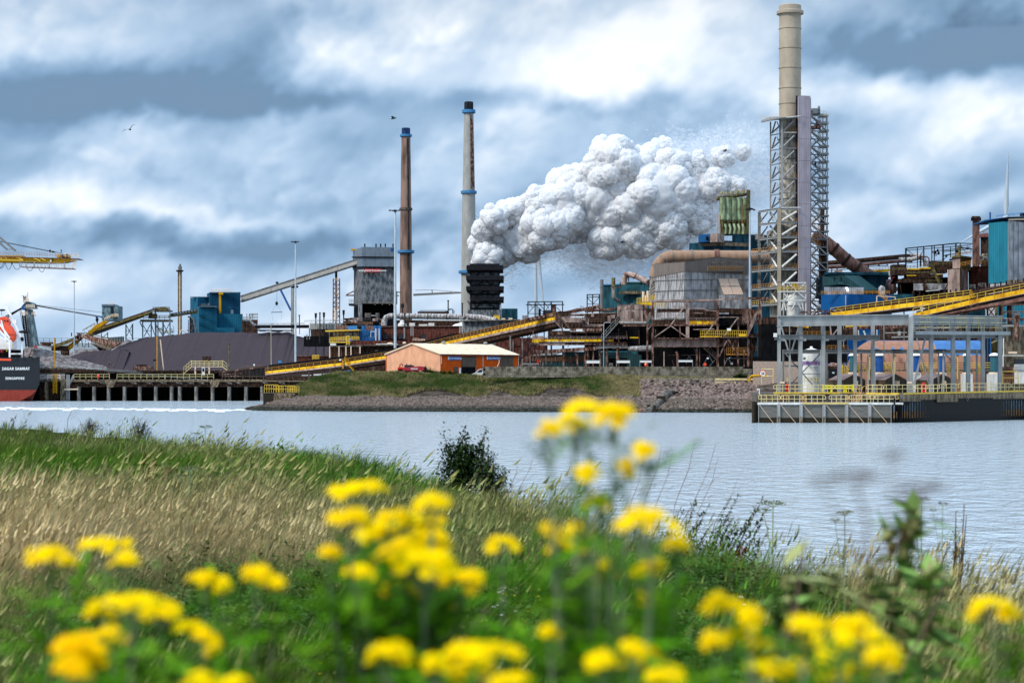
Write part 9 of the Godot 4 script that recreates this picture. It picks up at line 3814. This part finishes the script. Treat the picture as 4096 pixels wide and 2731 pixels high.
	for q in [[2085,1195,5.2,"tall olive green thistle with bushy top, out of focus, before the dry grass"],[1830,1330,4.6,"olive brown thistle stem standing lower beside the taller thistle"],[2140,1350,5.0,"dark leafy thistle with a pale dead stem across it"]]:
		var o := ground_at(q[0] - 160,q[2])
		T("thistle",q[3],"thistle",o)
		var b := nb()
		var f := nb()
		f.uc = true
		var top := v(q[0],q[1],q[2])
		var mid := o.lerp(top,0.55) + W(-0.03,0,0)
		b.pipe([o,mid,top],0.01,6,[0.012,0.009,0.005])
		for k in 300:
			var t := rr(0.3,1.02)
			var p := mid.lerp(top,(t - 0.55) / 0.45) if t > 0.55 else o.lerp(mid,t / 0.55)
			p += W(rn(),rn()*0.5,rn())*0.05*(1.4 - t)
			plant_leaf(f,p,W(rn(),rn()*0.5 + 0.2,rn()).normalized(),rr(0.06,0.15),0.024,lin(Color(0.17,0.28,0.07) if k % 3 else Color(0.27,0.28,0.11),rr(0.5,1.6)))
		for k in 8:
			var p := mid.lerp(top,rr(0.6,1.0)) + W(rn(),rf(),rn())*0.035
			f.col = Color(0.16,0.16,0.06)
			f.ball(p,W(0.014,0.02,0.014),5,7)
		for k in 5:
			var p := o.lerp(mid,rr(0.5,1.0))
			var e := p + W(rr(0.05,0.2),rr(0.1,0.22),rr(-0.1,0.1))
			b.rod(p,e,0.005,5,0.003)
			for j in 26: plant_leaf(f,p.lerp(e,rf()),W(rn(),rn()*0.5,rn()).normalized(),rr(0.04,0.1),0.014,lin(Color(0.1,0.18,0.04),rr(0.5,1.6)))
		put(b,"stem",M.silo_ochre)
		put(f,"leaves",M.leaves,null,"","stuff")
	for q in [[1790,1560,1850,1240,4.2,"pale dead stem slanting between yellow ragwort and thistle"],[2060,1560,2170,1345,4.6,"long pale dead stem slanting across the dark thistle"],[1060,1470,1120,1395,4.0,"short pale dead stem between the ragwort clumps"]]:
		T("dead_stem",q[5],"stalk",v(q[0],q[1],q[4]))
		var b := nb()
		b.pipe([v(q[0] - 20,q[1] + 120,q[4]),v(q[0],q[1],q[4]),v((q[0] + q[2]) / 2.0 + 6,(q[1] + q[3]) / 2.0,q[4]),v(q[2],q[3],q[4])],0.003,6,[0.0045,0.004,0.003,0.002])
		put(b,"stem",M.stack_brown)
# ---------- ragwort close to the camera ----------
func flower_head(b: B,c: Vector3,n: Vector3,r: float,warm: float) -> void:
	var s := n.cross(W(0.31,0.2,0.93)).normalized()
	var u := n.cross(s)
	var k := rr(0.8,1.15)
	var m := 12
	for i in m:
		var a := TAU*i / m + rr(-0.1,0.1)
		var e := s*cos(a) + u*sin(a)
		var t := n.cross(e)
		var drop := n*rr(-0.25,0.1)*r
		b.col = Color(0.93*k,(0.68 - 0.16*warm)*k,0.003)
		var p := c + e*r*0.3
		var q := c + e*r*rr(0.9,1.1) + drop
		var w := t*r*0.2
		b.tri(p - w*0.7,p + w*0.7,q + w*0.6)
		b.tri(p - w*0.7,q + w*0.6,q - w*0.6)
	b.col = Color(0.85*k,(0.52 - 0.14*warm)*k,0.004)
	var top := c + n*r*0.22
	for i in 8:
		var a := TAU*i / 8
		var a2 := TAU*(i + 1) / 8
		b.tri(top,c + (s*cos(a) + u*sin(a))*r*0.42,c + (s*cos(a2) + u*sin(a2))*r*0.42)
	b.col = Color(0.07,0.13,0.025)
	for i in 6:
		var a := TAU*i / 6
		var a2 := TAU*(i + 1) / 6
		b.tri(c - n*r*0.5,c + (s*cos(a2) + u*sin(a2))*r*0.33,c + (s*cos(a) + u*sin(a))*r*0.33)
# each plant: distance,foot bearing,label,then its heads: bearing,height,width,depth of cluster in sighted units
func ragwort() -> void:
	rng.seed = 99
	crop(0,0,0.5742)
	var plants := [
		[3.1,960,"large ragwort whose yellow clusters fill the middle of the near bank",[[822,1132,120,56],[802,1200,100,60],[905,1195,80,40],[992,1158,76,40],[965,1215,100,70],[930,1268,130,56],[868,1232,110,44],[985,1250,90,80],[1010,1325,90,60],[890,1300,80,44],[975,1295,140,70],[1050,1345,96,64],[912,1358,84,46],[824,1322,52,36],[1020,1418,72,56],[756,1274,34,22]]],
		[3.0,1372,"tallest ragwort reaching above the far waterline on one thin stem",[[1350,940,130,34],[1410,960,68,66],[1318,978,66,42],[1262,986,40,20],[1482,1036,50,40],[1350,1090,48,40],[1438,1072,18,18],[1372,1160,48,36]]],
		[2.9,1420,"ragwort with one broad yellow cluster beside the tallest stem",[[1495,1210,130,76],[1552,1258,66,36],[1490,1315,64,44],[1335,1225,46,50],[1300,1262,80,28],[1268,1225,40,20],[1392,1312,44,34],[1360,1325,30,24],[1492,1386,54,36],[1265,1452,26,20]]],
		[3.3,150,"ragwort with two flat yellow heads at the edge of the dry grass",[[115,1276,96,34],[245,1258,126,40],[285,1285,56,30],[150,1290,40,16]]],
		[2.9,300,"low ragwort with a wide arching cluster near the dry grass",[[300,1392,190,50],[230,1415,90,40],[370,1405,80,36],[258,1462,60,40],[425,1446,80,36],[466,1465,36,22],[492,1492,34,30]]],
		[2.5,180,"orange tinged round ragwort cluster low at the corner of the bank",[[178,1498,110,70],[150,1540,80,50],[205,1530,70,60]]],
		[3.2,520,"small ragwort with two green backed heads near the dark dock",[[470,1332,74,32],[510,1350,30,20],[590,1322,70,28],[632,1345,30,30]]],
		[2.4,1100,"ragwort with one big round cluster low under the middle clump",[[1110,1525,150,96],[895,1510,88,60],[998,1532,64,40],[460,1562,70,20],[540,1566,60,14],[1170,1566,90,14]]],
		[2.6,1480,"ragwort half cut off below beside the big round cluster",[[1385,1528,70,54],[1485,1515,90,60],[1530,1552,70,40],[1455,1495,50,24]]],
		[2.7,1860,"spreading ragwort with many yellow clusters below the thistles",[[1670,1396,110,38],[1722,1425,60,30],[1640,1470,40,30],[1715,1470,110,60],[1845,1435,100,30],[1960,1440,90,50],[2010,1465,50,30],[1930,1480,70,50],[1780,1545,150,60],[1890,1535,170,70],[1870,1480,60,40],[2030,1515,84,56],[1990,1555,80,30]]],
		[3.0,2290,"single flat yellow ragwort head apart from the rest",[[2285,1394,96,36],[2310,1408,40,22]]],
		[3.6,1160,"small ragwort head alone between the two large clumps",[[1155,1254,62,30]]],
	]
	for pl in plants:
		var d: float = pl[0]
		var foot := v(pl[1],0,d)
		foot.y = bank_h(foot.x,foot.z) - 0.02
		T("ragwort",pl[2],"ragwort",foot,"yellow ragwort plants close by")
		var st := nb()
		var lf := nb()
		lf.uc = true
		var nodes: Array = []
		for h in pl[3]:
			var dd: float = d + rr(-0.25,0.25)
			var c := v(h[0],h[1],dd)
			var rw := ln(h[2],dd)*0.5
			var rh := ln(h[3],dd)*0.5
			var neck := c - W(0,maxf(rh,rw*0.5) + 0.03,0)
			var joint := foot.lerp(neck,0.62) + W((neck.x - foot.x)*-0.12,0,rr(-0.03,0.03))
			st.pipe([foot,joint,neck],0.004,5,[0.006,0.0045,0.003])
			nodes.append([joint,neck])
			var b := nb()
			b.uc = true
			var r0 := 0.0125
			var n := clampi(int(rw*maxf(rh,0.008) / (r0*r0)*3.6) + 4,6,90)
			var warm := 1.0 if pl[1] == 180 else rf()*0.5
			for k in n:
				var a := rf()*TAU
				var q := sqrt(rf())
				var dx := cos(a)*q
				var dz := sin(a)*q
				var p := c + W(dx*rw*1.05,rh*(0.75 - 1.3*q*q*rf()) + rn()*0.003,dz*rw*0.8)
				var nn := W(dx*0.6,1.0,dz*0.6 + 0.55).normalized()
				flower_head(b,p,nn,r0*rr(0.8,1.2),warm)
				if k % 2 == 0: st.rod(neck,p - nn*r0*0.45,0.0011,3,-1.0,false)
			put(b,"flower_cluster",M.petals)
			for k in 16:
				var p := neck + W(rn(),rr(-0.4,1.0),rn())*0.025
				plant_leaf(lf,p,W(rn(),rr(0.0,0.9),rn()).normalized(),rr(0.02,0.045),0.006,lin(Color(0.05,0.13,0.018),rr(0.6,1.4)))
		for nd in nodes:
			var cnt := 24 if pl[1] == 1372 else 120
			for k in cnt:
				var t := rr(-0.5,1.0)
				var o: Vector3 = nd[0].lerp(nd[1],t) if t > 0 else nd[0].lerp(foot,-t)
				var dr := W(rn(),rn()*0.45 + 0.25,rn()).normalized()
				var l := rr(0.05,0.12)*(1.2 - 0.5*t)
				o += W(rn(),rn(),rn())*0.012
				for s in 5:
					var q := o + dr*l*(0.2 + 0.18*s)
					var sd := dr.cross(Vector3.UP).normalized()
					var cc := lin(Color(0.075,0.22,0.006) if k % 3 else Color(0.13,0.28,0.015),rr(0.6,1.4))
					plant_leaf(lf,q,(dr + sd*1.1).normalized(),l*0.36,l*0.09,cc)
					plant_leaf(lf,q,(dr - sd*1.1).normalized(),l*0.36,l*0.09,cc)
		put(st,"stem",M.silo_green)
		put(lf,"leaves",M.leaves,null,"","stuff")
